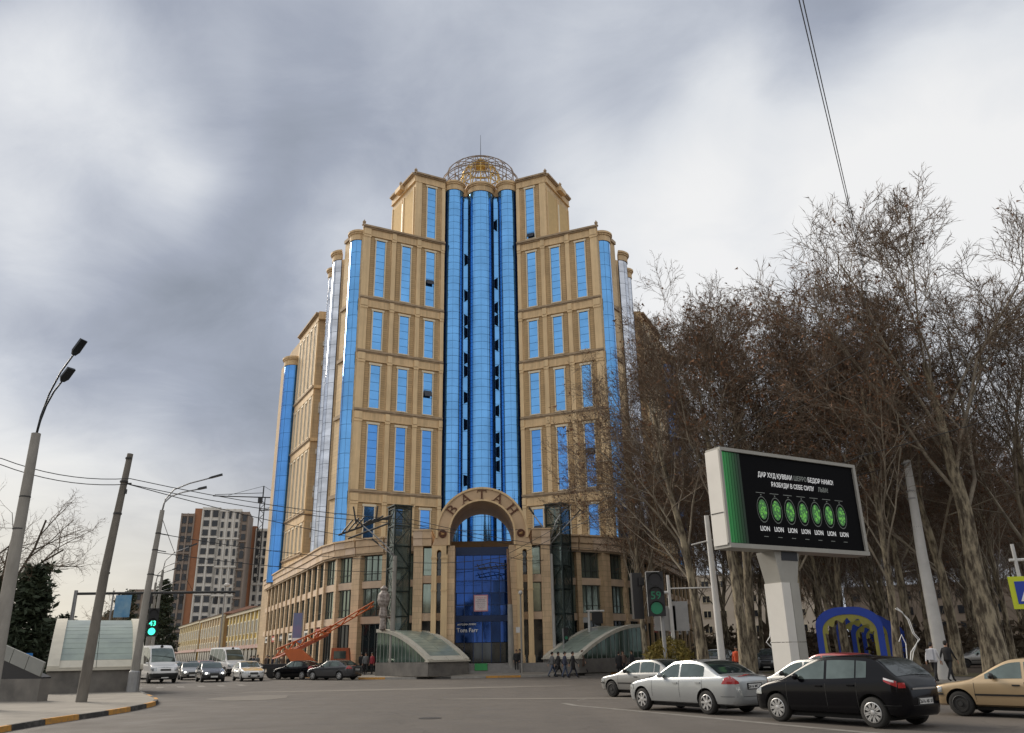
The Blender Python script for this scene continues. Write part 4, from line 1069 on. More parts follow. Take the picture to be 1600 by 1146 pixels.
class Body:
    def __init__(s, L, W, top, belt, k=.30, zb=.24, nose=.42, tail=.42, blunt=.62, arch=None):
        s.L, s.W, s.k, s.z0 = L, W, k, zb
        s.top = smoothlist(top); s.belt = smoothlist(belt); s.nose, s.tail, s.blunt = nose, tail, blunt
    def endf(s, x):
        """0 at the very ends, 1 once the full section is reached"""
        d = min(x / s.nose, (s.L - x) / s.tail); d = max(0, min(1, d)); return (1 - (1 - d) ** 2.6)
    def w(s, x): return s.W * (s.blunt + (1 - s.blunt) * s.endf(x)) * (1 - .035 * abs(2 * x / s.L - 1) ** 2)
    def section(s, x):
        e = min(1, min(x, s.L - x) / .16); e = 1 - (1 - e) ** 2.2
        w = s.w(x); zt = interp(s.top, x); zb = min(interp(s.belt, x), zt - .005)
        z0 = s.z0 + (1 - e) * .16; hg = max(0, zt - zb - .045)
        P = [(0, z0), (w * .78, z0), (w * .93, z0 + .05), (w * .975, z0 + .15)]
        zm = z0 + .15
        for f, g in ((.35, 1.0), (.62, 1.0), (.82, .99), (.94, .978)): P.append((w * g, zm + (zb - zm) * f))
        w9 = w * .958; P.append((w9, zb))
        for t in (.05, .33, .66, .92): P.append((w9 - t * hg * s.k - .004 * t, zb + t * hg + .002 * t))
        we = w9 - hg * s.k - .035; P.append((we, zb + hg + .022))
        cr = .028 if hg > .02 else .035
        for f in (.86, .6, .3, 0): P.append((we * f, zt - .02 + cr * (1 - f * f)))
        return P
    def side_y(s, x, z):
        P = s.section(x)
        for (ya, za), (yb, zb_) in zip(P[2:], P[3:]):
            if za - 1e-6 <= z <= zb_ + 1e-6 and zb_ > za: return ya + (yb - ya) * (z - za) / (zb_ - za)
        return P[3][0] if z < .5 else 0
    def top_z(s, x, y):
        P = s.section(x)[-5:]; ay = abs(y)
        for (ya, za), (yb, zb_) in zip(P, P[1:]):
            if yb - 1e-6 <= ay <= ya + 1e-6: return za + (zb_ - za) * (ya - ay) / (ya - yb + 1e-9)
        return P[0][1]
    def end_x(s, y, z, front=True):
        lo, step = 0.0, .01
        for i in range(70):
            x = lo + i * step; xx = x if front else s.L - x
            P = s.section(xx); zt = P[-1][1]
            if P[0][1] <= z <= zt and (z > interp(s.belt, xx) or s.side_y(xx, z) >= abs(y)) and (z <= interp(s.belt, xx) or abs(y) <= P[-5][0] or s.side_y(xx, z) >= abs(y)): return xx
        return (lo + .7) if front else s.L - lo - .7
    def X(s, x): return s.L / 2 - x
    def mesh(s):
        xs = [0, .012, .03, .06, .1, .15, .21, .29, .38]; xs = xs + [.38 + (s.L - .76) * i / 34 for i in range(1, 34)] + [s.L - v for v in xs[::-1]]
        vs, fs = [], []; m = 0
        for x in xs:
            P = s.section(x); ring_ = [(y, z) for y, z in P] + [(-y, z) for y, z in P[-2:0:-1]]
            m = len(ring_); vs += [(s.X(x), y, z) for y, z in ring_]
        for i in range(len(xs) - 1):
            for j in range(m):
                j2 = (j + 1) % m; fs.append((i * m + j, i * m + j2, (i + 1) * m + j2, (i + 1) * m + j))
        fs.append(tuple(range(m))[::-1]); fs.append(tuple((len(xs) - 1) * m + j for j in range(m)))
        return vs, fs
    def side_patch(s, mb, x0, x1, zlo, zhi, sg, off=.008, n=10, nz=4, th=.012):
        g = []
        for i in range(n + 1):
            x = x0 + (x1 - x0) * i / n; a = zlo(x) if callable(zlo) else zlo; c = zhi(x) if callable(zhi) else zhi
            c = max(c, a + .004)
            for j in range(nz + 1):
                z = a + (c - a) * j / nz; g.append((s.X(x), sg * (s.side_y(x, z) + off), z))
        fs = []
        for i in range(n):
            for j in range(nz):
                a = i * (nz + 1) + j; q = (a, a + 1, a + nz + 2, a + nz + 1); fs.append(q if sg > 0 else q[::-1])
        mb.add(g, fs)
    def top_patch(s, mb, x0, x1, inset, off=.01, n=10, ny=8):
        g = []
        for i in range(n + 1):
            x = x0 + (x1 - x0) * i / n; we = s.section(x)[-5][0] - inset
            for j in range(ny + 1):
                y = -we + 2 * we * j / ny; g.append((s.X(x), y, s.top_z(x, y) + off))
        mb.add(g, [((i * (ny + 1) + j), i * (ny + 1) + j + 1, (i + 1) * (ny + 1) + j + 1, (i + 1) * (ny + 1) + j) for i in range(n) for j in range(ny)])
    def end_patch(s, mb, y0, y1, zlo, zhi, front, off=.01, ny=8, nz=3):
        g = []
        for i in range(ny + 1):
            y = y0 + (y1 - y0) * i / ny
            for j in range(nz + 1):
                a = zlo(y) if callable(zlo) else zlo; c = zhi(y) if callable(zhi) else zhi
                z = a + (c - a) * j / nz; x = s.end_x(y, z, front); g.append((s.X(x) + (off if front else -off), y, z))
        fs = []
        for i in range(ny):
            for j in range(nz):
                a = i * (nz + 1) + j; q = (a, a + nz + 1, a + nz + 2, a + 1); fs.append(q if front else q[::-1])
        mb.add(g, fs)
def wheel_mesh(r, w, kind):
    ty = MB(); rr = r * .66
    prof = [(rr, -w / 2 + .01), (r * .90, -w / 2), (r * .975, -w / 2 + .02), (r, -w / 2 + .05), (r, w / 2 - .05), (r * .975, w / 2 - .02), (r * .90, w / 2), (rr, w / 2 - .01)]
    Mx = Matrix.Rotation(PI / 2, 4, 'X'); ty.lathe(prof, 28, (0, 0, 0), Mx)
    tyre = ty.mesh('wheel', M_TYRE, True); tyre.set_sharp_from_angle(angle=R(50))
    rm = MB(); z = w / 2 + .004                                 # outer face towards local -Y
    def lz(pr, n=28): rm.lathe(pr, n, (0, 0, 0), Mx)
    lz([(rr * 1.01, z - .03), (rr * 1.01, z), (rr * .93, z + .006), (rr * .9, z - .03)])
    if kind == 'steel':
        lz([(rr * .9, z - .03), (rr * .6, z - .012), (rr * .3, z - .02), (rr * .28, z + .008)]);
    else:
        lz([(.055, z - .02), (.055, z + .004), (.03, z + .010)], 12)
        ns = {'alloy7': 7, 'alloy5': 5, 'alloy9': 9, 'cap': 8}[kind]
        for i in range(ns):
            a = 2 * PI * i / ns
            for da in ((-.11, .11) if kind == 'alloy9' else (0,)):
                c, s_ = math.cos(a + da), math.sin(a + da); wd = .018 if kind == 'alloy9' else (.05 if kind == 'cap' else .034)
                q = [(c * .03 - s_ * wd, s_ * .03 + c * wd), (c * .03 + s_ * wd, s_ * .03 - c * wd), (c * rr * .93 + s_ * wd * .8, s_ * rr * .93 - c * wd * .8), (c * rr * .93 - s_ * wd * .8, s_ * rr * .93 + c * wd * .8)]
                o = len(rm.v); rm.hexa([(x, -z + .022, y) for x, y in q], [(x, -z - .003, y) for x, y in q])
    rim = rm.mesh('rim', M_RIMD if kind == 'steel' else M_RIM, True); rim.set_sharp_from_angle(angle=R(35))
    dm = MB(); dm.lathe([(rr * .92, z - .045), (.02, z - .04)], 24, (0, 0, 0), Mx); dish = dm.mesh('brake_dish', M_UND)
    return tyre, rim, dish
WHEELS = {}
def make_car(name, label, cat, B, col, wb, fo, wr=.315, rim='alloy7', wins=(), ws=None, rw=None, plate=None, near=True, track=.0, lit=False,
             strip=False, tail='block', heads='std', group=None, lower=None, roofcol=None, seams=(), handles=(), badge=False):
    t = thing(name, label, cat, group=group)
    vs, fs = B.mesh(); mb = MB(); mb.add(vs, fs)
    body = mb.build('body', col, t, smooth=True)
    # wheel arches cut out of the body
    cut = MB()
    for x in (fo, fo + wb):
        for sg in (-1, 1):
            yy = sg * (B.W + .08); y2 = sg * (B.W - .30)
            cut.lathe([(wr + .055, -abs(yy - y2) / 2), (wr + .055, abs(yy - y2) / 2)], 28, (0, 0, 0), Matrix.Translation((B.X(x), (yy + y2) / 2, wr + .01)) @ Matrix.Rotation(PI / 2, 4, 'X'))
    co = cut.build('cutter', M_UND)
    body.data.materials.append(M_UND); 
    md = body.modifiers.new('arch', 'BOOLEAN'); md.operation = 'DIFFERENCE'; md.object = co; md.solver = 'EXACT'; md.material_mode = 'TRANSFER'
    dg = bpy.context.evaluated_depsgraph_get()
    me = bpy.data.meshes.new_from_object(body.evaluated_get(dg)); body.modifiers.clear(); body.data = me; me.name = 'body'
    bpy.data.objects.remove(co)
    me.polygons.foreach_set('use_smooth', [True] * len(me.polygons)); me.set_sharp_from_angle(angle=R(38))
    # two-tone lower skirt
    if lower:
        for sg in (-1, 1):
            b = MB(); B.side_patch(b, fo + wr + .08, fo + wb - wr - .08, B.z0 + .055, B.z0 + .14, sg, .006); b.build('sill', lower, t, smooth=True)
    zb = lambda x: interp(B.belt, x); hg = lambda x: max(0, interp(B.top, x) - zb(x) - .045)
    for sg in (-1, 1):
        for (x0, x1) in wins:
            b = MB(); B.side_patch(b, x0, x1, lambda x: zb(x) + .028, lambda x: zb(x) + hg(x) * .93 - .015, sg, .006, 14)
            b.build('side_window', M_CGL, t, smooth=True)
        for x in seams:
            b = MB(); B.side_patch(b, x - .006, x + .006, B.z0 + .12, lambda q: zb(q) - .005, sg, .002, 1, 8); b.build('door_gap', M_SEAM, t)
        for x in handles:
            b = MB(); z = zb(x) - .13; y = B.side_y(x, z) + .018; b.box((B.X(x), sg * y, z), (.17, .03, .035)); b.build('door_handle', M_BLKT if strip else col, t)
        if strip:
            b = MB()
            B.side_patch(b, fo + wr + .09, fo + wb - wr - .09, .50, .545, sg, .016, 10, 2); B.side_patch(b, .14, fo - wr - .07, .50, .545, sg, .016, 6, 2); B.side_patch(b, fo + wb + wr + .07, B.L - .14, .50, .545, sg, .016, 6, 2)
            b.build('rubbing_strip', M_BLKT, t, smooth=True)
        # mirror
        if ws:
            x = ws[0] + .34; z = zb(x) + .06; y = B.w(x) * .95
            b = MB(); b.ball((B.X(x) , sg * (y + .10), z + .03), (.065, .105, .075), 10, 7); b.box((B.X(x) - .01, sg * (y + .0), z - .01), (.05, .10, .04))
            b.build('side_mirror', M_BLKT if strip else col, t, smooth=True)
        # lamps
        hz = interp(B.belt, .25)
        b = MB()
        if heads == 'std': B.end_patch(b, sg * B.W * .42, sg * B.W * .83, hz - .17, hz - .03, True, .012); B.side_patch(b, .17, .42, hz - .13, lambda x: zb(x) - .03, sg, .010, 5)
        if heads == 'van': B.end_patch(b, sg * B.W * .60, sg * B.W * .90, hz - .22, hz + .02, True, .012); B.side_patch(b, .10, .38, hz - .16, hz + .06, sg, .010, 5)
        b.build('headlight', M_HEADL, t, smooth=True)
        if lit:
            xx = B.end_x(B.W * .66, hz - .09, True); b = MB(); b.ball((B.X(xx) + .02, sg * B.W * .66, hz - .09), (.03, .10, .075), 10, 6); b.build('lit_lamp', M_LIT, t)
        bz = interp(B.belt, B.L - .25); b = MB()
        if tail == 'tri':
            B.side_patch(b, B.L - .42, B.L - .10, lambda x: bz - .17, lambda x: bz - .165 + .23 * max(0, min(1, (x - B.L + .42) / .16)), sg, .010, 6)
            B.end_patch(b, sg * B.W * .66, sg * B.W * .86, bz - .17, lambda y: bz - .16 + .22 * ((abs(y) / B.W - .62) / .24), False, .012)
        elif tail == 'hatch':
            B.side_patch(b, B.L - .40, B.L - .14, lambda x: bz - .06 - .12 * (x - B.L + .40) / .26, lambda x: bz + .015 - .07 * (x - B.L + .40) / .26, sg, .010, 6)
            B.end_patch(b, sg * B.W * .70, sg * B.W * .86, bz - .20, bz - .09, False, .012)
        else:
            B.end_patch(b, sg * B.W * .52, sg * B.W * .86, bz - .22, bz - .05, False, .012); B.side_patch(b, B.L - .24, B.L - .1, bz - .22, bz - .05, sg, .010, 3)
        tl = b.build('taillight', M_TAIL, t, smooth=True)
        if tail == 'hatch':
            b = MB(); B.side_patch(b, B.L - .40, B.L - .18, lambda x: bz - .025 - .07 * (x - B.L + .40) / .26, lambda x: bz + .015 - .07 * (x - B.L + .40) / .26, sg, .014, 6); b.build('clear_lens', M_TAILC, tl, smooth=True)
    if ws: b = MB(); B.top_patch(b, ws[0], ws[1], .045); b.build('windshield', M_CGL, t, smooth=True)
    if rw: b = MB(); B.top_patch(b, rw[0], rw[1], .07); b.build('rear_window', M_CGLR, t, smooth=True)
    hz = interp(B.belt, .2)
    b = MB(); B.end_patch(b, -B.W * .36, B.W * .36, hz - .19, hz - .06, True, .012); b.build('grille', M_BLKT, t)
    b = MB(); B.end_patch(b, -B.W * .5, B.W * .5, .30, .42, True, .010); b.build('air_intake', M_BLKT, t)
    # plates
    for front in (True, False):
        pz = .40 if front else (plate[0] if plate else .62); xx = B.end_x(.2, pz, front); tilt = 0
        b = MB(); b.box((B.X(xx) + (.02 if front else -.02), 0, pz), (.012, .50, .115)); pl = b.build('number_plate', M_PLATE, t)
        if plate and near and not front:
            text_obj('plate_number', plate[1], .105, M_BLKT, pl, (B.X(xx) - .028, 0, pz - .036), (PI / 2, 0, -PI / 2), .002, sx=1.0, bold=.002)
        b = MB(); B.end_patch(b, -.3, .3, pz - .085, pz + .085, front, .006); b.build('plate_recess', M_BLKT if tail != 'tri' else M_SEAM, t)
    # rear bumper line, boot line
    b = MB(); B.end_patch(b, -B.W * .84, B.W * .84, .475, .487, False, .004, 16, 1)
    for sg in (-1, 1): B.side_patch(b, B.L - .5, B.L - .12, .475, .487, sg, .004, 6, 1)
    b.build('bumper_gap', M_SEAM, t)
    if badge: b = MB(); b.box((B.X(B.end_x(0, .80, False)) - .012, 0, .82), (.02, .9, .035)); b.build('chrome_strip', M_CHR, t)
    b = MB(); b.box((0, 0, B.z0 - .03), (B.L * .78, B.W * 1.5, .10)); b.build('underbody', M_UND, t)
    key = (wr, rim)
    if key not in WHEELS: WHEELS[key] = wheel_mesh(wr, .205, rim)
    ty, rm, ds = WHEELS[key]
    for x in (fo, fo + wb):
        for sg in (-1, 1):
            w = link('wheel', ty, t, (B.X(x), sg * (B.W - .125), wr)); w.rotation_euler = (0, random.uniform(0, 1), PI if sg > 0 else 0)
            link('rim', rm, w); link('brake_dish', ds, w)
    return t
SED = dict(top=[(0, .60), (.1, .69), (.5, .84), (.9, .91), (1.2, .955), (1.42, 1.02), (2.05, 1.355), (2.35, 1.415), (2.8, 1.43), (3.15, 1.40), (3.45, 1.31), (3.85, 1.10), (4.0, 1.04), (4.25, 1.02), (4.45, .99), (4.53, .90)],
           belt=[(0, .58), (.1, .67), (.5, .81), (.9, .875), (1.2, .91), (2.4, .935), (3.4, .96), (4.0, .985), (4.3, .97), (4.53, .88)])
HAT = dict(top=[(0, .62), (.1, .72), (.5, .90), (.85, .985), (1.1, 1.04), (1.4, 1.19), (1.95, 1.44), (2.3, 1.505), (2.8, 1.515), (3.3, 1.49), (3.6, 1.44), (3.8, 1.32), (4.08, 1.08), (4.18, .99), (4.25, .86)],
           belt=[(0, .59), (.1, .69), (.5, .85), (.9, .92), (1.2, .95), (2.4, .98), (3.4, 1.02), (4.0, 1.04), (4.18, .96), (4.25, .83)])
OLD = dict(top=[(0, .58), (.1, .67), (.5, .78), (.95, .85), (1.15, .90), (1.45, 1.05), (1.95, 1.31), (2.25, 1.375), (2.8, 1.39), (3.1, 1.36), (3.4, 1.26), (3.7, 1.07), (3.82, 1.0), (4.1, .97), (4.25, .94), (4.32, .84)],
           belt=[(0, .56), (.1, .65), (.5, .755), (.95, .82), (1.2, .86), (2.4, .89), (3.4, .91), (3.85, .935), (4.15, .92), (4.32, .82)])
VAN = dict(top=[(0, .74), (.06, .98), (.3, 1.12), (.7, 1.25), (.95, 1.38), (1.35, 1.85), (1.7, 2.2), (2.0, 2.42), (2.4, 2.57), (2.8, 2.60), (4.5, 2.62), (5.7, 2.60), (5.88, 2.5), (5.92, 2.3)],
           belt=[(0, .72), (.06, .94), (.3, 1.06), (.7, 1.16), (1.1, 1.25), (2.4, 1.30), (4.5, 1.30), (5.92, 1.3)])
SUV = dict(top=[(0, .68), (.08, .86), (.5, 1.02), (.95, 1.08), (1.15, 1.13), (1.5, 1.34), (1.95, 1.60), (2.3, 1.69), (3.0, 1.71), (3.7, 1.68), (4.1, 1.60), (4.3, 1.35), (4.45, 1.1), (4.5, .9)],
           belt=[(0, .66), (.08, .83), (.5, .97), (1.0, 1.03), (2.4, 1.08), (3.6, 1.12), (4.3, 1.12), (4.5, .88)])
def put(o, x, y, head, z=0.): o.location = (x, y, z); o.rotation_euler = (0, 0, R(head)); return o
def from_wheels(B, fo, wb, fx, fy, head):
    """centre of a car whose near-side (left) front wheel stands at fx, fy"""
    h = Vector((math.cos(R(head)), math.sin(R(head)))); r = Vector((h.y, -h.x))
    c = Vector((fx, fy)) + r * (B.W - .02) - h * (B.L / 2 - fo); return c.x, c.y
P_SIL = paint('silver_paint', (.40, .42, .43), .55, .30); P_BLK = mat('black_paint', (.003, .003, .0045), .15, var=0, spec=.18, coat=.16); P_GRY = paint('grey_silver_paint', (.33, .33, .32), .55, .32)
P_BEI = paint('beige_gold_paint', (.50, .37, .22), .45, .32); P_DK = paint('dark_grey_paint', (.06, .062, .068), .4, .25); P_WHT = paint('white_car_paint', (.70, .70, .69), 0, .3)
P_YEL = paint('taxi_yellow', (.62, .36, .05), 0, .35); P_RED = paint('red_paint', (.30, .03, .03), .1, .3); P_BLU = paint('dark_blue_paint', (.03, .05, .10), .3, .25)
B1 = Body(4.53, .865, **SED)
mer = make_car('silver_sedan', 'silver four-door sedan with red triangular tail lamps, middle of the near queue', 'car', B1, P_SIL, 2.68, .80, .315, 'alloy7',
               wins=((1.52, 2.42), (2.49, 3.42)), ws=(1.40, 2.10), rw=(3.24, 3.92), plate=(.74, '2616 MC 01'), tail='tri', seams=(1.28, 2.455, 3.36), handles=(2.30, 3.22))
put(mer, *from_wheels(B1, .80, 2.68, 3.80, 26.25, 123), 123)
B2 = Body(4.25, .875, **HAT, tail=.34)
bh = make_car('black_hatchback', 'shiny black five-door hatchback with silver multi-spoke wheels, nearest to the camera', 'car', B2, P_BLK, 2.62, .86, .325, 'alloy9',
              wins=((1.42, 2.30), (2.37, 3.12), (3.16, 3.42)), ws=(1.22, 2.0), rw=(3.62, 4.08), plate=(.56, '2616 AK 01'), tail='hatch', seams=(1.2, 2.335, 3.15), handles=(2.16, 3.02), badge=True)
put(bh, *from_wheels(B2, .86, 2.62, 6.44, 21.40, 123.5), 123.5)
B3 = Body(4.32, .85, **OLD)
gr = make_car('grey_silver_sedan', 'older grey silver sedan with black rubbing strip, foremost of the near queue', 'car', B3, P_GRY, 2.52, .82, .30, 'steel',
              wins=((1.50, 2.35), (2.42, 3.10), (3.14, 3.40)), ws=(1.35, 2.0), rw=(3.12, 3.74), plate=(.70, '3391 AT 01'), strip=True, seams=(1.22, 2.385, 3.12), handles=(2.2, 3.0), near=False)
put(gr, *from_wheels(B3, .82, 2.52, 3.73, 34.0, 128), 128)
o = copy_tree(gr); o.name = 'beige_sedan'; o['label'] = 'older beige gold car with dark steel wheels, cut by the right frame edge'
for c in o.children:
    if c.data and c.name.startswith('body'):
        c.data = c.data.copy(); c.data.materials[0] = P_BEI
put(o, *from_wheels(B3, .82, 2.52, 11.3, 22.0, 131), 131)
o = copy_tree(gr); o.name = 'dark_silver_sedan'; o['label'] = 'silver grey car in the far lane, half hidden behind the black hatchback'
put(o, 9.3, 26.8, 124)
def recolour(src, col, name, label, group=None, drop=()):
    o = copy_tree(src); o.name = name; o['label'] = label
    if group: o['group'] = group
    elif 'group' in o.keys(): del o['group']
    for c in o.children:
        if c.type == 'MESH' and c.data.materials and c.data.materials[0] in PAINTS and c.data.materials[0] != col:
            c.data = c.data.copy(); c.data.materials[0] = col
    return o
PAINTS = [P_SIL, P_BLK, P_GRY, P_BEI, P_DK, P_WHT, P_YEL, P_RED, P_BLU]
o = recolour(bh, P_RED, 'red_hatchback', 'red car whose roof shows above the black hatchback'); put(o, 12.0, 32.6, 124)
# ---- the left street: traffic facing us
AV = 'traffic waiting on the left street'
B4 = Body(5.92, .99, **VAN, k=.13, nose=.5, tail=.2, blunt=.70, zb=.32)
van = make_car('white_minibus', 'white high-roof minibus with dark bumper facing us at the front of the left street', 'minibus', B4, P_WHT, 3.6, 1.0, .34, 'steel',
               wins=((1.35, 2.2), (2.3, 3.4), (3.5, 4.6), (4.7, 5.6)), ws=(1.0, 1.92), rw=None, plate=None, heads='van', group=AV, near=False)
b = MB(); B4.end_patch(b, -.93, .93, .34, .68, True, .02, 14); 
for sg in (-1, 1): B4.side_patch(b, .1, .6, .34, .66, sg, .015, 5)
b.build('dark_bumper', M_BLKT, van, smooth=True)
b = MB(); b.ball((B4.X(2.0), 0, 2.50), (.02, .12, .10), 8, 5); b.build('roof_badge', M_BLKT, van)
put(van, -28.2, 66.0, -54); van.scale = (1.05,) * 3
B5 = Body(4.53, .88, **SED)
sd5 = make_car('dark_sedan', 'dark grey sedan with lit headlamps facing us right of the white minibus', 'car', B5, P_DK, 2.68, .80, .315, 'alloy5', wins=((1.52, 2.42), (2.49, 3.42)), ws=(1.40, 2.10), rw=(3.24, 3.92), lit=True, group=AV, near=False)
put(sd5, -24.0, 66.2, -62)
o = recolour(sd5, P_GRY, 'grey_sedan', 'grey sedan behind the dark sedan with lit headlamps', AV); put(o, -28.4, 73.5, -64)
o = recolour(mer, P_WHT, 'taxi', 'white taxi with yellow bonnet and roof facing us', AV)
for sg in (0,):
    b = MB(); B1.top_patch(b, .25, 1.28, .05, .008); b.build('yellow_bonnet', P_YEL, o, smooth=True)
    b = MB(); B1.top_patch(b, 2.12, 3.2, .02, .008); b.build('yellow_roof', P_YEL, o, smooth=True)
put(o, -21.2, 66.6, -60)
o = recolour(mer, P_WHT, 'white_sedan', 'white sedan behind the yellow bonneted taxi', AV); put(o, -24.0, 75.5, -62)
o = recolour(van, P_WHT, 'white_minibus', 'white minibus behind the taxi in front of the yellow terrace', AV); put(o, -29.5, 86.0, -50)
o = recolour(van, P_WHT, 'white_minibus', 'white minibus half hidden behind the front minibus, left of it', AV); put(o, -34.6, 79.5, -62)
o = recolour(bh, P_RED, 'red_hatchback', 'dark red car behind the grey sedan on the left street', AV); put(o, -30.2, 82.0, -62)
cols = [(P_SIL, sd5), (P_GRY, bh), (P_WHT, bh), (P_DK, mer), (P_SIL, gr), (P_WHT, sd5), (P_BLK, mer), (P_BLU, bh), (P_WHT, mer), (P_GRY, sd5)]
pos = [(-33.5, 84), (-37.5, 92), (-35, 100), (-42.5, 102), (-40.5, 110), (-47.5, 112), (-46, 120), (-53, 123), (-50, 131), (-58, 134)]
desc = ['silver car heading the distant queue', 'grey hatchback second in the distant queue', 'white hatchback third in the distant queue', 'dark grey sedan fourth in the distant queue', 'silver car in the middle of the distant queue',
        'white sedan in the middle of the distant queue', 'black sedan far back in the distant queue', 'dark blue hatchback far back in the distant queue', 'white sedan last but one in the distant queue', 'grey sedan at the end of the distant queue']
for i, ((c, s_), (x, y)) in enumerate(zip(cols, pos)):
    o = recolour(s_, c, 'distant_car', desc[i] + ' up the left street', 'distant queue up the left street'); put(o, x, y, -62)
o = recolour(mer, P_DK, 'dark_grey_sedan', 'dark grey sedan driving left before the curved shop wall, nearer of two'); put(o, -14.0, 64.9, 150)
o = recolour(mer, P_BLK, 'black_sedan', 'black sedan ahead of the dark grey sedan beside the crowd'); put(o, -17.6, 68.2, 148)
# ---- parked along the park corner and in the right street
B6 = Body(4.5, .92, **SUV, zb=.30)
suv = make_car('white_suv', 'white car with its tailgate raised beside the right-hand glass canopy', 'car', B6, P_WHT, 2.66, .85, .345, 'alloy5', wins=((1.5, 2.4), (2.47, 3.3), (3.36, 4.0)), ws=(1.35, 2.05), rw=(4.12, 4.4), near=False)
put(suv, 9.6, 74.5, 60)
SUVC = copy_tree(suv)
tg = MB(); tg.tube([(-2.0, -.75, 1.55), (-2.6, -.72, 1.95), (-2.85, -.6, 1.75), (-2.85, .6, 1.75), (-2.6, .72, 1.95), (-2.0, .75, 1.55)], .05, 6); tg.build('tailgate', P_WHT, suv)
PK = 'cars parked beyond the park corner'
for i, (s_, c, x, y, h, lb) in enumerate([
    (SUVC, P_GRY, 14.3, 60.5, 244, 'grey parked off-roader right of the round bush'), (bh, P_RED, 16.0, 62.5, 244, 'dark red parked hatchback behind the lamp post under the billboard'),
    (mer, P_SIL, 17.6, 64.5, 244, 'silver parked sedan left of the wire ornament'), (SUVC, P_DK, 19.8, 66, 244, 'dark parked off-roader beside the wire ornament'),
    (sd5, P_WHT, 22.2, 67.5, 244, 'white parked sedan behind the billboard pillar'), (bh, P_SIL, 38, 58, 170, 'silver parked car seen low between trunks near the crossing sign'), (gr, P_GRY, 34, 62, 170, 'dark silver parked car between trunks right of the walkers')]):
    o = recolour(s_, c, 'parked_car', lb, PK); put(o, x, y, h, .15 if x > 30 else 0)

for c in list(SUVC.children_recursive): bpy.data.objects.remove(c)
bpy.data.objects.remove(SUVC)
# ================================================================== street furniture
M_CONC = mat('pole_concrete', (.27, .255, .23), .9, var=.22, scale=2.2, bump=.25, stretch=(1, 1, .4))
M_CONCD = mat('old_pole_concrete', (.16, .145, .125), .9, var=.28, scale=2.5, bump=.35, stretch=(1, 1, .35))
M_GALV = mat('galvanised_steel', (.30, .30, .30), .5, metal=.4, var=.12)
M_PWHT = mat('white_post_paint', (.52, .51, .49), .55, var=.12, scale=1.2)
M_WIRE = mat('wire', (.03, .03, .03), .6, var=0)
M_GRAN = mat('canopy_plinth_stone', (.20, .185, .165), .7, col2=(.105, .098, .09), scale=1.1, bump=.2)
M_CBEAM = mat('canopy_beam_render', (.50, .47, .395), .8, var=.1, scale=1.5)
M_CROOF = mat('canopy_roof_glass', (.31, .365, .31), .28, metal=.1, col2=(.21, .25, .225), scale=.8, spec=.7)
M_CSIDE = mat('canopy_side_glass', (.07, .11, .085), .07, metal=.45, var=.35, scale=1.2, spec=.8)
M_LAMPH = mat('lamp_head', (.025, .03, .035), .4, metal=.3, var=.1)
def pole(mb, base, top, r0, r1, n=12): mb.tube([base, top], [r0, r1], n); return mb
def lamp_arm(parent, pts, r, head_len, yaw, m=M_GALV, hw=.14):
    b = MB(); b.tube(pts, r, 7); a = b.build('arm', m, parent, smooth=True)
    p = Vector(pts[-1]); d = (p - Vector(pts[-2])).normalized()
    b = MB(); q = p + d * head_len; s_ = Vector((-d.y, d.x, 0)).normalized(); u = s_.cross(d) * -1
    if u.z < 0: u = -u
    for (a0, a1, w0, w1, h) in ((0, .25, hw * .45, hw, .06), (.25, 1, hw, hw * .92, .07)):
        A, B_ = p + d * head_len * a0, p + d * head_len * a1
        b.hexa([A - s_ * w0 - u * .03, A + s_ * w0 - u * .03, B_ + s_ * w1 - u * .03, B_ - s_ * w1 - u * .03], [A - s_ * w0 + u * h * .8, A + s_ * w0 + u * h * .8, B_ + s_ * w1 + u * h, B_ - s_ * w1 + u * h])
    b.build('lamp_head', M_LAMPH, parent)
# far left lamp post
t = thing('street_lamp', 'tall concrete street lamp with two flat black heads at the far left', 'street lamp', (-18.4, 29.75, .14))
b = MB(); b.tube([(0, 0, -.1), (-.08, 0, 4.5), (-.16, 0, 9.9)], [.27, .22, .165], 14); b.build('post', M_CONC, t, smooth=True, auto=40)
b = MB()
for z, r in ((7.4, .2), (6.2, .215)): b.lathe([(r, z), (r, z + .05)], 14, (-.12, 0, 0))
b.build('band', M_WIRE, t)
lamp_arm(t, [(-.16, 0, 9.8), (-.10, -.02, 10.6), (.12, -.1, 11.5), (.5, -.24, 12.35), (.95, -.38, 13.0)], .035, .72, 0, M_LAMPH, .17)
lamp_arm(t, [(-.14, 0, 9.8), (-.08, -.02, 10.4), (.1, -.12, 11.0), (.42, -.32, 11.5), (.78, -.52, 11.85)], .035, .66, 0, M_LAMPH, .17)
# leaning trolley-wire pole
t = thing('utility_pole', 'leaning weathered concrete pole rising from the kerb in front of the stair canopy', 'utility pole', (-17.5, 34.3, .14))
b = MB(); b.tube([(0, 0, -.1), (.12, .05, 5), (.40, .15, 10.2)], [.215, .18, .125], 12); b.build('post', M_CONCD, t, smooth=True, auto=40)
b = MB()
for z, x, r in ((8.9, .33, .17), (7.5, .26, .175), (5.0, .12, .19), (9.95, .38, .135)): b.lathe([(r, z), (r, z + .07)], 12, (x, .1, 0))
b.box((.52, .1, 8.85), (.3, .06, .06)); b.box((.45, .1, 8.5), (.12, .1, .2)); b.build('clamp', M_WIRE, t)
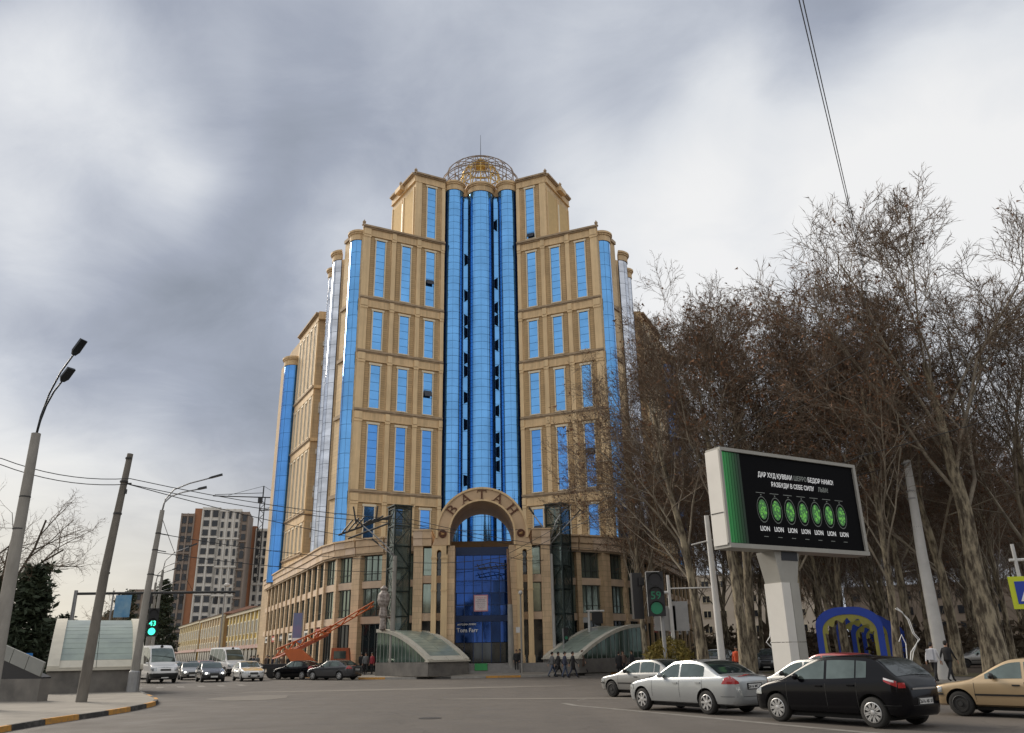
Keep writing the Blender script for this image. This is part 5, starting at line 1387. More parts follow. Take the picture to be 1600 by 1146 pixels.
# lamp with arms at the island's back corner
t = thing('street_lamp', 'leaning concrete street lamp with twin curved arms at the end of the left kerb', 'street lamp', (-19.9, 44.0, .1))
b = MB(); b.tube([(0, 0, 0), (.08, 0, 4.5), (.3, .05, 9.4)], [.225, .18, .12], 12); b.build('post', M_CONC, t, smooth=True, auto=40)
b = MB(); b.lathe([(.29, 0), (.27, 1.0), (.2, 1.1)], 12); b.build('base_sleeve', M_GALV, t)
b = MB()
for z, x, r in ((8.1, .25, .15), (7.2, .2, .16), (5.9, .14, .18)): b.lathe([(r, z), (r, z + .06)], 12, (x, .02, 0)); b.tube([(x, 0, z + .03), (x + .5, .3, z - .05)], .025, 4)
b.build('clamp', M_WIRE, t)
lamp_arm(t, [(.3, .05, 9.3), (.36, .1, 10.0), (.7, .3, 10.6), (1.4, .6, 11.0), (2.35, .95, 11.35)], .04, .75, 0, M_GALV, .13)
lamp_arm(t, [(.28, .05, 9.3), (.34, .05, 9.8), (.65, .15, 10.2), (1.2, .35, 10.45), (1.9, .6, 10.65)], .04, .5, 0, M_GALV, .17)
# traffic lights
M_TLB = mat('signal_housing', (.012, .012, .014), .5, var=0)
M_GRN = mat('green_signal', (.05, .85, .50), .4, var=0, emit=1.6)
M_GRND = mat('dim_green_signal', (.012, .16, .08), .4, var=0, emit=.06)
def signal(parent, x, y, z, face, count=None, h=1.15, w=.36, lit=M_GRN, who='head', board=False):
    """signal head in the parent's frame; face = heading it looks towards"""
    e = MB(); Mz = Matrix.Translation((x, y, z)) @ Matrix.Rotation(R(face) + PI / 2, 4, 'Z')
    e.box((0, 0, 0), (w, .22, h), 0, Mz)
    for k in (1, 0, -1):
        c = (0, -.11, k * h / 3.1); pts = [(w * .40 * math.cos(R(a)), c[1] - .14, c[2] + w * .40 * math.sin(R(a))) for a in range(-10, 191, 20)]
        q = [(px, c[1], pz) for px, _, pz in pts]; n = len(pts)
        e.add([Mz @ Vector(p) for p in pts + q], [(i, i + 1, n + i + 1, n + i) for i in range(n - 1)])
    hd = e.build('signal_head', M_TLB, parent)
    b = MB(); Ml = Mz @ Matrix.Translation((0, -.115, -h / 3.1)) @ Matrix.Rotation(PI / 2, 4, 'X'); b.lathe([(w * .34, 0), (w * .34, .02)], 16, (0, 0, 0), Ml); b.build('green_lens', lit, hd)
    for k in (0, 1):
        if k == 0 and count: continue
        b = MB(); Ml = Mz @ Matrix.Translation((0, -.115, k * h / 3.1)) @ Matrix.Rotation(PI / 2, 4, 'X'); b.lathe([(w * .34, 0), (w * .34, .015)], 16, (0, 0, 0), Ml); b.build('dark_lens', M_STEEL, hd)
    if count:
        me = text_mesh(count, h * .25, .004, 'CENTER', .004); me.materials.clear(); me.materials.append(lit)
        o = link('countdown_digits', me, hd); o.matrix_local = Mz @ Matrix.Translation((0, -.125, -h * .12)) @ Matrix.Rotation(PI / 2, 4, 'X')
    if board:
        b = MB(); fr = .02
        for a in ((-w / 2 - .02, -h / 2, -w / 2 + .01, h / 2), (-w / 2, h / 2 - .01, w / 2 * .6, h / 2 + .02)): b.hexa([Mz @ Vector((a[0], -.13, a[1])), Mz @ Vector((a[2], -.13, a[1])), Mz @ Vector((a[2], .1, a[1])), Mz @ Vector((a[0], .1, a[1]))], [Mz @ Vector((a[0], -.13, a[3])), Mz @ Vector((a[2], -.13, a[3])), Mz @ Vector((a[2], .1, a[3])), Mz @ Vector((a[0], .1, a[3]))])
        b.build('white_edge', M_PWHT, hd)
    return hd
t = thing('traffic_light', 'bright green traffic light with countdown beside the lamp at the left kerb end', 'traffic light', (-20.35, 46.4, .1))
b = MB(); b.tube([(-.5, .2, 0), (-.5, .2, 4.6)], .06, 8); b.build('post', M_CONC, t)
signal(t, .0, .0, 3.55, -65, '43', 1.5, .55)
b = MB(); b.tube([(-.5, .2, 3.8), (0, .1, 3.8)], .03, 5); b.build('bracket', M_WIRE, t)
# gantry pipe over the left street
t = thing('signal_gantry', 'dark horizontal pipe gantry spanning the left street above the vans', 'gantry', (-33.2, 61.8, .1))
b = MB(); b.tube([(0, 0, 0), (0, 0, 6.6)], [.17, .13], 10); b.build('post', M_GALV, t)
b = MB(); b.tube([(0, 0, 6.35), (10.6, 4.2, 6.6)], .10, 8); b.build('beam', M_WIRE, t)
for x in (4.9, 6.9, 9.3):
    b = MB(); b.box((x, x * .4, 5.95), (.22, .2, .6)); b.build('signal_back', M_TLB, t)
t = thing('street_banner', 'blue printed banner on a thin post above the left canopy', 'banner', (-32.3, 67.6, .1))
b = MB(); b.tube([(-.9, 0, 0), (-.9, 0, 7)], .07, 8); b.build('post', M_GALV, t)
b = MB(); b.box((0, 0, 5.75), (1.3, .05, 1.75)); b.build('banner_sheet', mat('banner_blue', (.08, .26, .48), .6, col2=(.25, .42, .55), scale=1.5), t)
t = thing('street_banner', 'tall blue and violet banner in front of the left podium shops', 'banner', (-19.3, 73.2, .15))
b = MB(); b.tube([(.45, 0, 0), (.45, 0, 5.4)], .06, 8); b.build('post', M_GALV, t)
b = MB(); b.box((0, 0, 3.95), (.78, .05, 2.5)); b.build('banner_sheet', mat('banner_teal', (.07, .20, .30), .6, col2=(.28, .17, .32), scale=.6), t)
b = MB(); b.box((0, -.035, 3.0), (.7, .01, .22)); b.build('banner_stripe', M_WHT, t)
t = thing('information_sign', 'small blue sign board beside the far left stair wall', 'sign', (-23.0, 39.6, .1))
b = MB(); b.tube([(0, 0, 0), (0, 0, 1.9)], .03, 6); b.build('post', M_GALV, t)
b = MB(); b.box((0, -.05, 1.75), (.36, .05, .45)); b.build('board', mat('sign_blue', (.03, .18, .5), .4, var=0), t)
# far lamps up the left street
LG = 'lamps along the left street'
for i, (x, y, H, lb) in enumerate([(-34.5, 78, 10.5, 'twin armed lamp nearest beyond the pipe gantry on the left street'), (-44, 100, 10.5, 'twin armed lamp behind the stair canopy farther up the left street'), (-30.5, 70, 10.8, 'long armed lamp joined to the wires between canopy and leaning lamp'), (-56, 130, 10.5, 'far lamp by the tall conifer on the left street')]):
    t = thing('street_lamp', lb, 'street lamp', (x, y, .1), 0, LG)
    b = MB(); b.tube([(0, 0, 0), (.1, 0, H - 2)], [.17, .11], 9); b.build('post', M_CONC, t)
    lamp_arm(t, [(.1, 0, H - 2.05), (.2, 0, H - 1.2), (.8, .1, H - .5), (2.0, .3, H)], .04, .7, 0)
    if i != 2: lamp_arm(t, [(.1, 0, H - 2.05), (.15, 0, H - 1.5), (.6, .1, H - 1.1), (1.4, .3, H - .8)], .04, .6, 0)
t = thing('flood_light_pole', 'thin pole with white floodlight in front of the yellow terrace', 'lamp', (-44.0, 124, 0))
b = MB(); b.tube([(0, 0, 0), (0, 0, 12)], .12, 8); b.build('post', M_GALV, t); b = MB(); b.ball((.3, -.3, 12.1), (.5, .35, .3), 8, 6); b.build('lamp_head', M_PWHT, t)
# poles round the entrance
t = thing('utility_pole', 'thick pale pole directly right of the glazed entrance', 'utility pole', (-.45, 66.6, .2))
b = MB(); b.tube([(0, 0, 0), (-.05, 0, 5.2)], [.26, .2], 12); b.build('post', M_CONC, t, smooth=True, auto=40)
b = MB(); b.tube([(-.05, 0, 5.2), (-.18, 0, 9.6)], [.17, .1], 10); b.build('upper_post', mat('rusty_brown_pole', (.20, .12, .07), .7, var=.2), t)
b = MB(); b.tube([(-.1, 0, 8.3), (-2.6, -.5, 8.0)], .05, 5); b.tube([(-.1, 0, 8.35), (-1.5, -.4, 8.5), (-2.9, -.5, 8.15)], .035, 5)
for k in range(5): b.tube([(-.4 - k * .5, -.2, 7.9), (-.7 - k * .5, -.2, 8.4)], .03, 4)
b.build('wire_bracket', M_WIRE, t)
t = thing('camera_post', 'slim post with small white camera right of the entrance', 'post', (.36, 65.2, .2))
b = MB(); b.tube([(0, 0, 0), (0, 0, 5.9)], [.08, .06], 8); b.build('post', M_CONC, t)
b = MB(); b.ball((0, -.1, 6.0), .17, 8, 6); b.box((-.25, 0, 3.2), (.32, .2, .42)); b.build('camera', M_PWHT, t)
t = thing('utility_pole', 'grey pole with stacked lantern ornament in front of the left lift tower', 'utility pole', (-9.75, 65.3, .25))
b = MB(); b.tube([(0, 0, 0), (.05, 0, 9.0)], [.21, .15], 12); b.build('post', M_CONC, t, smooth=True, auto=40)
b = MB(); b.lathe([(.05, 3.2), (.28, 3.4), (.22, 4.2), (.34, 4.4), (.26, 5.0), (.42, 5.25), (.5, 5.55), (.45, 6.0), (.2, 6.3), (.33, 6.45), (.05, 6.7)], 12, (-.75, 0, 0)); b.tube([(0, 0, 5.6), (-.7, 0, 5.6)], .04, 5); b.tube([(0, 0, 4.3), (-.7, 0, 4.3)], .04, 5)
b.build('lantern_ornament', mat('ornament_dark', (.09, .06, .05), .6, col2=(.45, .40, .36), scale=6), t)
lamp_arm(t, [(.05, 0, 8.9), (-.5, -.1, 9.6), (-1.6, -.3, 10.6), (-2.6, -.5, 11.4)], .05, .8, 0, M_GALV)
lamp_arm(t, [(.05, 0, 8.9), (-.5, -.1, 9.3), (-1.3, -.3, 9.9)], .045, .7, 0, M_GALV)
b = MB(); b.tube([(-3.5, -.2, 13.0), (-3.2, -.2, 11.6)], .07, 5); b.tube([(-1.5, -.2, 13.0), (-1.6, -.2, 11.7)], .07, 5)
for k in range(7): b.tube([(-4.3 + k * .5, -.2, 10.9 + k * .17), (-3.5 + k * .5, -.2, 11.9 + (k % 3) * .15)], .07, 5)
b.tube([(-4.6, -.2, 10.7), (-.3, -.2, 12.2)], .09, 5); b.tube([(-3.8, -.2, 10.4), (-.5, -.2, 11.6)], .08, 5); b.build('catenary_fittings', M_WIRE, t)
t = thing('street_lamp', 'tall pale steel lamp in front of the right lift tower', 'street lamp', (2.95, 68.5, .25))
b = MB(); b.tube([(0, 0, 0), (.04, 0, 9.3)], [.27, .17], 12); b.build('post', M_PWHT, t, smooth=True, auto=40)
for p in ([(.04, 0, 9.3), (.0, 0, 10.4), (.6, -.1, 12.0), (1.0, -.2, 12.6)], [(.04, 0, 9.3), (.1, 0, 10.2), (1.2, -.1, 11.4), (2.2, -.2, 12.4)], [(.04, 0, 9.3), (-.1, 0, 10.4), (-.6, -.1, 11.6), (-1.3, -.2, 12.6)]): lamp_arm(t, p, .06, .75, 0, M_GALV)
t = thing('traffic_light', 'white T shaped signal post with black lights seen from behind, right of the right canopy', 'traffic light', (6.0, 69.2, .2))
b = MB(); b.tube([(0, 0, 0), (.05, 0, 4.75)], [.12, .10], 10); b.tube([(-.15, 0, 4.7), (1.35, 0, 4.7)], .075, 8); b.build('post', M_PWHT, t)
signal(t, .75, .1, 4.15, 90, None, .9, .9, M_STEEL); 
b = MB(); b.box((.45, .1, 2.9), (.6, .04, .95)); b.build('sign_back', M_GALV, t)
b = MB(); b.box((-.22, .12, 4.0), (.42, .04, .42), 0); b.build('diamond_sign', M_GALV, t)
t = thing('pedestrian_signal', 'small green pedestrian signal in front of the right glass canopy', 'traffic light', (3.75, 67.3, .2))
b = MB(); b.tube([(0, 0, 0), (0, 0, 3.3)], .06, 8); b.build('post', M_GALV, t); signal(t, .22, -.05, 2.9, -90, None, .95, .38, M_GRND)
# big signal nearest the bush
t = thing('traffic_light', 'large green traffic light counting 59 on a grey post beside the round bush', 'traffic light', (7.45, 42.6, .1))
b = MB(); b.tube([(.1, .1, 0), (-.02, 0, 4.9)], .10, 8); b.build('post', M_GALV, t)
signal(t, -.25, -.2, 4.35, -98, '59', 2.2, .88, M_GRND, board=True)
b = MB(); b.box((-1.15, .25, 4.3), (.55, .3, 2.3), .2); b.box((-.95, .3, 5.0), (.3, .5, .4), .2); b.build('side_signal', M_TLB, t)
t = thing('sign_gantry_post', 'white post with grey sign backs immediately right of the 59 traffic light', 'sign', (8.2, 43.8, .1))
b = MB(); b.tube([(0, 0, 0), (-.05, 0, 5.4)], [.12, .08], 10); b.tube([(-.35, 0, 4.5), (.0, 0, 4.5)], .08, 7); b.tube([(0, 0, 4.7), (2.6, .4, 4.75)], .04, 6); b.build('post', M_PWHT, t)
b = MB(); b.box((-.35, .12, 3.2), (1.15, .04, 1.25)); b.box((.5, .12, 3.3), (.8, .04, 1.5)); b.build('sign_back', M_GALV, t)
# pedestrian crossing sign at the right edge
t = thing('crossing_sign', 'blue pedestrian crossing sign on yellow green board at the right frame edge', 'sign', (16.0, 25.75, .12), R(-14))
b = MB(); b.tube([(-.12, .1, 0), (-.12, .1, 4.6)], .055, 8); b.tube([(-.3, .1, 4.1), (.4, .1, 4.1)], .05, 6); b.build('post', M_PWHT, t)
b = MB(); b.box((0, 0, 3.1), (.98, .03, .98)); b.build('yellow_board', mat('fluorescent_yellow', (.55, .62, .03), .5, var=.04), t)
b = MB(); b.box((0, -.02, 3.1), (.68, .02, .68)); b.build('blue_panel', mat('traffic_blue', (.015, .05, .36), .4, var=.03), t)
b = MB(); b.hexa([(-.26, -.045, 2.84), (.26, -.045, 2.84), (.26, -.033, 2.84), (-.26, -.033, 2.84)], [(-.01, -.045, 3.36), (.01, -.045, 3.36), (.01, -.033, 3.36), (-.01, -.033, 3.36)]); b.build('white_triangle', M_WHT, t)
b = MB(); b.tube([(0, -.05, 3.12), (-.02, -.05, 2.99), (-.07, -.05, 2.87)], .016, 5); b.tube([(-.02, -.05, 2.99), (.06, -.05, 2.87)], .016, 5); b.tube([(-.07, -.05, 3.03), (0, -.05, 3.1), (.06, -.05, 3.03)], .012, 5); b.ball((.0, -.05, 3.17), .025, 6, 5); b.build('walker_symbol', M_TLB, t)
# posts on the park edge
t = thing('street_lamp_post', 'thick white painted post behind the two walkers on the right', 'post', (21.1, 42.0, .12))
b = MB(); b.tube([(0, 0, 0), (-.04, 0, 6), (.1, 0, 11)], [.34, .26, .18], 16); b.build('post', M_PWHT, t, smooth=True, auto=40)
b = MB()
for z in (7.4, 8.9, 9.3, 10.8): b.lathe([(.25 - .006 * z + .03, z), (.25 - .006 * z + .03, z + .07)], 14, (0, 0, 0))
b.build('band', M_GALV, t)
t = thing('utility_pole', 'slim white lamp post beneath the left edge of the billboard', 'utility pole', (8.15, 33.6, .12))
b = MB(); b.tube([(0, 0, 0), (-.02, 0, 4), (-.06, 0, 6.9)], [.155, .13, .10], 12); b.tube([(-.8, 0, 5.7), (.1, 0, 5.9)], .03, 5); b.build('post', M_PWHT, t, smooth=True, auto=40)
t = thing('utility_pole', 'thin grey post just left of the billboard pillar', 'utility pole', (14.6, 44.2, .12))
b = MB(); b.tube([(0, 0, 0), (0, 0, 6.5)], [.13, .09], 10); b.build('post', M_GALV, t)
# white wire lights ornaments
def ornament(x, y, flip, lb):
    t = thing('wire_light_ornament', lb, 'ornament', (x, y, .1), 0, 'white wire light ornaments')
    b = MB()
    for o in (0, .14):
        P = [(0, 0, 0), (.0, 0, .9), (-.12 - o * .3, 0, 1.35), (-.62 + o, 0, 1.9 - o * .2), (-.42 + o, 0, 2.15), (-.3 + o, 0, 2.75), (.0 + o * .3, 0, 3.1), (.25, 0, 3.25 + o * .3)]
        b.tube([(q[0] * flip + o * .5, q[1], q[2]) for q in P], .024, 6)
    P = [(0, 0, 0), (.12, 0, 1.0), (.05, 0, 1.7), (.18, 0, 2.1), (.35, 0, 1.8)]; b.tube([(q[0] * flip, q[1], q[2]) for q in P], .024, 6)
    b.build('wire_frame', M_WHT, t)
ornament(12.95, 41.5, 1, 'white wire light ornament left of the billboard pillar')
ornament(17.9, 38.6, -1, 'white wire light ornament right of the blue and yellow arch')
# blue and yellow arches in the park
M_ABL = mat('arch_blue', (.015, .06, .42), .5, var=.08); M_AYE = mat('arch_yellow', (.38, .36, .05), .6, col2=(.30, .27, .09), scale=7)
def park_arch(x, y, rz, s_, lb):
    t = thing('park_arch', lb, 'arch', (x, y, .1), rz, 'blue and yellow arches over the park path')
    def outline(w, h, r, n=14):
        P = [(-w, 0)]; P += [(-w + r - r * math.cos(R(90 * i / n)), h - r * .7 + r * .7 * math.sin(R(90 * i / n))) for i in range(n + 1)]
        P += [(w - r + r * math.sin(R(90 * i / n)), h - r * .7 + r * .7 * math.cos(R(90 * i / n))) for i in range(n + 1)]; P.append((w, 0)); return P
    A = outline(1.75, 3.75, 1.45); Bq = outline(1.42, 3.35, 1.3)
    C_ = []
    for i, (px, pz) in enumerate(outline(1.22, 3.05, 1.2)):
        C_.append((px * (1 + (.06 * math.sin(i * 1.35) if 0 < i < 30 else 0)), pz + (.13 * math.sin(i * 1.35) if 0 < i < 30 else 0)))
    def band(P, Q, y0, y1, m, nm):
        n = len(P); b = MB(); vs = [(q[0] * s_, y0, q[1] * s_) for q in P] + [(q[0] * s_, y0, q[1] * s_) for q in Q] + [(q[0] * s_, y1, q[1] * s_) for q in P] + [(q[0] * s_, y1, q[1] * s_) for q in Q]
        fs = []
        for i in range(n - 1): fs += [(i, n + i, n + i + 1, i + 1), (2 * n + i, 2 * n + i + 1, 3 * n + i + 1, 3 * n + i), (i, i + 1, 2 * n + i + 1, 2 * n + i), (n + i + 1, n + i, 3 * n + i, 3 * n + i + 1)]
        fs += [(0, 2 * n, 3 * n, n), (n - 1, 2 * n - 1, 4 * n - 1, 3 * n - 1)]; b.add(vs, fs); b.build(nm, m, t)
    band(A, Bq, -.12, .12, M_ABL, 'blue_band'); band(Bq, C_, -.08, .08, M_AYE, 'yellow_fretwork')
ax, ay = 18.7, 47.0
dx, dy = math.sin(R(26.5)), math.cos(R(26.5))
names = ['nearest', 'second', 'third', 'fourth', 'fifth']
for i in range(5):
    park_arch(ax + dx * i * 11, ay + dy * i * 11, R(-24), 1.0, '%s blue and yellow scalloped arch over the park path' % names[i])
# ---- billboard
t = thing('billboard', 'large LED billboard with green can pictures on a tall grey pillar', 'billboard', (0, 0, 0))
pA, pB = Vector((7.7, 29.0)), Vector((14.15, 32.6)); dB = (pB - pA).normalized(); nB = Vector((dB.y, -dB.x)); LB = (pB - pA).length
MBB = Matrix(((dB.x, -nB.x, 0, pA.x), (dB.y, -nB.y, 0, pA.y), (0, 0, 1, 0), (0, 0, 0, 1)))    # x along the screen, y away from the viewer
Z0b, Z1b = 5.3, 8.72
def bb(mb, x0, x1, y0, y1, z0, z1): mb.box(((x0 + x1) / 2, (y0 + y1) / 2, (z0 + z1) / 2), (x1 - x0, y1 - y0, z1 - z0), 0, MBB); return mb
M_BFR = mat('billboard_frame', (.32, .31, .28), .6, var=.1, scale=1); M_BSD = mat('billboard_side', (.62, .60, .56), .6, var=.06, scale=.8)
b = MB(); bb(b, -.02, LB + .02, .10, .70, Z0b, Z1b); b.build('cabinet', M_BFR, t)
b = MB(); bb(b, -.06, -.02, .02, .72, Z0b - .05, Z1b + .04); b.build('side_cover', M_BSD, t)
b = MB(); bb(b, -.075, -.055, .05, .68, Z0b + 1.1, Z0b + 1.13); b.build('side_joint', M_WIRE, t)
for nm, a in (('frame_top', (-.02, LB + .06, -.06, .72, Z1b, Z1b + .13)), ('frame_bottom', (-.02, LB + .06, -.10, .75, Z0b - .16, Z0b)), ('frame_right', (LB - .09, LB + .06, -.06, .10, Z0b, Z1b)), ('frame_left', (-.06, .06, -.06, .02, Z0b, Z1b))):
    b = MB(); bb(b, *a); b.build(nm, M_BFR, t)
M_SCR = mat('screen_black', (.004, .004, .005), .6, var=0, spec=.06)
b = MB(); bb(b, .06, LB - .09, .02, .10, Z0b, Z1b); SC = b.build('screen', M_SCR, t)
def em(n, c, e): return mat(n, c, .5, var=0, emit=e)
M_SG, M_SW, M_SD = em('screen_green', (.02, .16, .04), .35), em('screen_white', (.42, .42, .42), .55), em('screen_dim', (.12, .13, .12), .35)
# green band of slats fading out at the left of the picture
for k in range(7):
    f = 1 - k / 8.0
    b = MB(); x0 = .07 + k * .135; bb(b, x0, x0 + .115, .008, .016, Z0b + .03, Z1b - .03)
    b.build('green_band', em('screen_green_%d' % k, (.015 * f * f, .15 * f * f, .035 * f * f), .5), SC)
def stext(txt, x, z, sz, m, al='CENTER', sx=1.):
    me = text_mesh(txt, sz, .002, al, sz * .015); me.materials.clear(); me.materials.append(m); o = link('screen_text', me, SC)
    o.matrix_local = MBB @ Matrix.Translation((x, .012, z)) @ Matrix.Rotation(PI / 2, 4, 'X') @ Matrix.Scale(sx, 4, (1, 0, 0))
xm = LB * .545
stext('ДАР ХУД ҚУВВАИ', xm - 1.24, Z1b - .82, .255, M_SW, sx=.82); stext('ШЕРРО', xm + .12, Z1b - .82, .255, M_SD, sx=.8); stext('БЕДОР НАМО!', xm + 1.28, Z1b - .82, .255, M_SW, sx=.82)
stext('РАЗБУДИ В СЕБЕ СИЛУ', xm - .34, Z1b - 1.16, .245, M_SW, sx=.82); stext('ЛЬВА!', xm + 1.35, Z1b - 1.16, .245, M_SD, sx=.8)
M_CANR, M_CANG, M_CANY = em('can_rim', (.07, .08, .07), .35), em('can_green', (.10, .32, .05), .5), em('can_dark_green', (.03, .11, .03), .4)
rn = random.Random(4)
for k in range(7):
    cx = xm - 2.12 + k * .72 - (.0); cz = Z1b - 2.08
    def disc(x, z, rx, rz_, y, m, nm, n=18, inner=0):
        b = MB(); P = [(x + rx * math.cos(2 * PI * i / n), z + rz_ * math.sin(2 * PI * i / n)) for i in range(n)]
        if inner:
            Q = [(x + rx * inner * math.cos(2 * PI * i / n), z + rz_ * inner * math.sin(2 * PI * i / n)) for i in range(n)]
            b.add([MBB @ Vector((p[0], y, p[1])) for p in P + Q], [(i, (i + 1) % n, n + (i + 1) % n, n + i) for i in range(n)])
        else: b.add([MBB @ Vector((p[0], y, p[1])) for p in P], [tuple(range(n))])
        return b.build(nm, m, SC)
    disc(cx, cz, .30, .50, .012, M_CANR, 'can_outline', inner=.93)
    disc(cx, cz, .22, .38, .011, M_CANY, 'can_badge')
    b = MB()
    for _ in range(26):
        a = rn.uniform(0, 6.28); r = rn.uniform(.2, 1); x = cx + .19 * r * math.cos(a); z = cz + .33 * r * math.sin(a); s_ = rn.uniform(.02, .05)
        b.add([MBB @ Vector(q) for q in ((x - s_, .009, z), (x + s_ * .6, .009, z - s_), (x + s_, .009, z + s_ * .7), (x - s_ * .3, .009, z + s_ * 1.3))], [(0, 1, 2, 3)])
    b.build('can_emblem', M_CANG, SC)
    b = MB(); bb(b, cx - .26, cx + .20, .008, .014, Z1b - 1.46, Z1b - 1.44); bb(b, cx - .04, cx + .01, .008, .014, Z1b - 1.55, Z1b - 1.51); b.build('can_lid_line', M_SD, SC)
    stext('LION', cx, cz - .80, .25, M_SW, sx=.85)
    b = MB(); bb(b, cx - .1, cx + .12, .008, .014, cz - 1.02, cz - 1.0); b.build('small_print', M_SD, SC)
# pillar: flared head and clad shaft
pc = MBB @ Vector((LB * .40, .55, 0))
b = MB(); sq = lambda w, d, z: [MBB @ Vector((LB * .40 + sx_ * w, .55 + sy_ * d, z)) for sx_, sy_ in ((-1, -1), (1, -1), (1, 1), (-1, 1))]
b.hexa(sq(.42, .40, 4.0), sq(.66, .45, Z0b - .16)); b.build('pillar_head', M_BFR, t)
for z0, z1 in ((.1, 1.9), (1.92, 4.0)):
    for x0, x1 in ((-.45, -.012), (.012, .45)):
        b = MB(); b.hexa([MBB @ Vector(q) for q in ((LB * .4 + x0, .12, z0), (LB * .4 + x1, .12, z0), (LB * .4 + x1, .98, z0), (LB * .4 + x0, .98, z0))], [MBB @ Vector(q) for q in ((LB * .4 + x0, .12, z1), (LB * .4 + x1, .12, z1), (LB * .4 + x1, .98, z1), (LB * .4 + x0, .98, z1))])
        b.build('pillar_panel', M_BFR if x0 > 0 else M_BSD, t)
b = MB(); bb(b, LB * .4 - .3, LB * .4 + .55, .1, .9, Z0b - .5, Z0b - .17); b.build('bracket', M_STEEL, t)
# ---- underpass stair canopies
def canopy(L_=6.6, W_=4.6, H_=3.0, pl=1.0, lb='', grp=None):
    t = thing('stair_canopy', lb, 'canopy', group=grp)
    def zc(x): f = x / L_; return pl + .12 + (H_ - pl) * math.sin(min(1, f * 1.02) * PI / 2) ** .92
    # plinth walls
    for s_ in (-1, 1):
        b = MB(); b.box((L_ / 2, s_ * (W_ / 2 - .15), pl / 2), (L_, .3, pl)); b.build('plinth_wall', M_GRAN, t)
    b = MB(); b.box((.15, 0, pl / 2), (.3, W_ - .6, pl)); b.build('end_wall', M_GRAN, t)
    b = MB(); b.box((.1, 0, pl + .05), (.5, W_ + .12, .1)); b.build('coping', M_CBEAM, t)
    n = 14; xs = [L_ * i / n for i in range(n + 1)]
    for s_ in (-1, 1):
        b = MB(); y0, y1 = s_ * (W_ / 2 + .05), s_ * (W_ / 2 - .50); ya, yb = min(y0, y1), max(y0, y1)
        for i in range(n):
            a, c = xs[i], xs[i + 1]
            b.hexa([(a, ya, zc(a) - .16), (c, ya, zc(c) - .16), (c, yb, zc(c) - .16), (a, yb, zc(a) - .16)], [(a, ya, zc(a) + .10), (c, ya, zc(c) + .10), (c, yb, zc(c) + .10), (a, yb, zc(a) + .10)])
        b.build('edge_beam', M_CBEAM, t, )
        for i in range(1, n):
            a, c = xs[i] + .02, xs[i + 1] - .02 if i < n else xs[i]
            y = s_ * (W_ / 2 - .12); b = MB()
            b.hexa([(a, y - .02, pl + .02), (c, y - .02, pl + .02), (c, y + .02, pl + .02), (a, y + .02, pl + .02)], [(a, y - .02, zc(a) - .17), (c, y - .02, zc(c) - .17), (c, y + .02, zc(c) - .17), (a, y + .02, zc(a) - .17)]); b.build('side_pane', M_CSIDE, t)
        b = MB()
        for i in range(1, n + 1):
            y = s_ * (W_ / 2 - .12); b.box((xs[i], y, (pl + zc(xs[i]) - .12) / 2), (.045, .09, zc(xs[i]) - .12 - pl))
        b.build('side_frame', mat('canopy_frame_grey', (.24, .26, .24), .5, var=.1), t)
    for i in range(n):
        for (ya, yb) in ((-W_ / 2 + .50, -.015), (.015, W_ / 2 - .50)):
            a, c = xs[i] + .012, xs[i + 1] - .012; b = MB(); j = random.uniform(-.012, .012)
            b.hexa([(a, ya, zc(a) - .02 + j), (c, ya, zc(c) - .02), (c, yb, zc(c) - .02 - j), (a, yb, zc(a) - .02)], [(a, ya, zc(a) + .02 + j), (c, ya, zc(c) + .02), (c, yb, zc(c) + .02 - j), (a, yb, zc(a) + .02)])
            b.build('roof_pane', M_CROOF if i else M_CBEAM, t)
    b = MB()
    for i in range(n):
        a, c = xs[i], xs[i + 1]; b.hexa([(a, -W_ / 2 + .3, zc(a) - .09), (c, -W_ / 2 + .3, zc(c) - .09), (c, W_ / 2 - .3, zc(c) - .09), (a, W_ / 2 - .3, zc(a) - .09)], [(a, -W_ / 2 + .3, zc(a) - .04), (c, -W_ / 2 + .3, zc(c) - .04), (c, W_ / 2 - .3, zc(c) - .04), (a, W_ / 2 - .3, zc(a) - .04)])
    b.build('roof_deck', mat('deck_grey', (.16, .18, .165), .8), t)
    return t
CG = 'glass underpass stair canopies'
c1 = canopy(6.8, 4.4, 3.35, 1.0, 'green glass stair canopy left of the entrance, below the left lift tower', CG); c1.location = (-5.15, 63.7, .2); c1.rotation_euler = (0, 0, R(138)); c1.scale = (.9, .96, .97)
again(c1, (3.4, 66.0, .2), R(36), 'green glass stair canopy right of the entrance, behind the walking group', CG, (1.0, 1.0, 1.0))
again(c1, (-21.9, 43.9, .12), R(118), 'cream edged glass stair canopy on the left pavement behind the leaning pole', CG, (1, 1, 1.1))
# far left stair wall with sloping grey panels
t = thing('stair_wall', 'stone stair wall with sloping grey metal panels at the far left edge', 'wall', (-19.8, 35.6, .12), R(160))
b = MB(); b.box((3.0, 0, .45), (6.0, .5, .9)); b.build('stone_wall', M_GRAN, t)
M_PAN = mat('grey_metal_panel', (.20, .20, .18), .5, var=.1)
for i in range(6):
    a, c = i * .95 + .02, (i + 1) * .95 - .02; za, zc_ = .98 + a * .30, .98 + c * .30; b = MB()
    b.hexa([(a, .22, za), (c, .22, zc_), (c, .30, zc_), (a, .30, za)], [(a, .10, za + .55), (c, .10, zc_ + .55), (c, .18, zc_ + .55), (a, .18, za + .55)]); b.build('panel', M_PAN, t)
b = MB(); b.hexa([(0, -.25, .9), (5.8, -.25, .9), (5.8, .2, .9), (0, .2, .9)], [(0, -.25, .96), (5.8, -.25, 2.8), (5.8, .2, 2.8), (0, .2, .96)]); b.build('dark_backing', M_TLB, t)
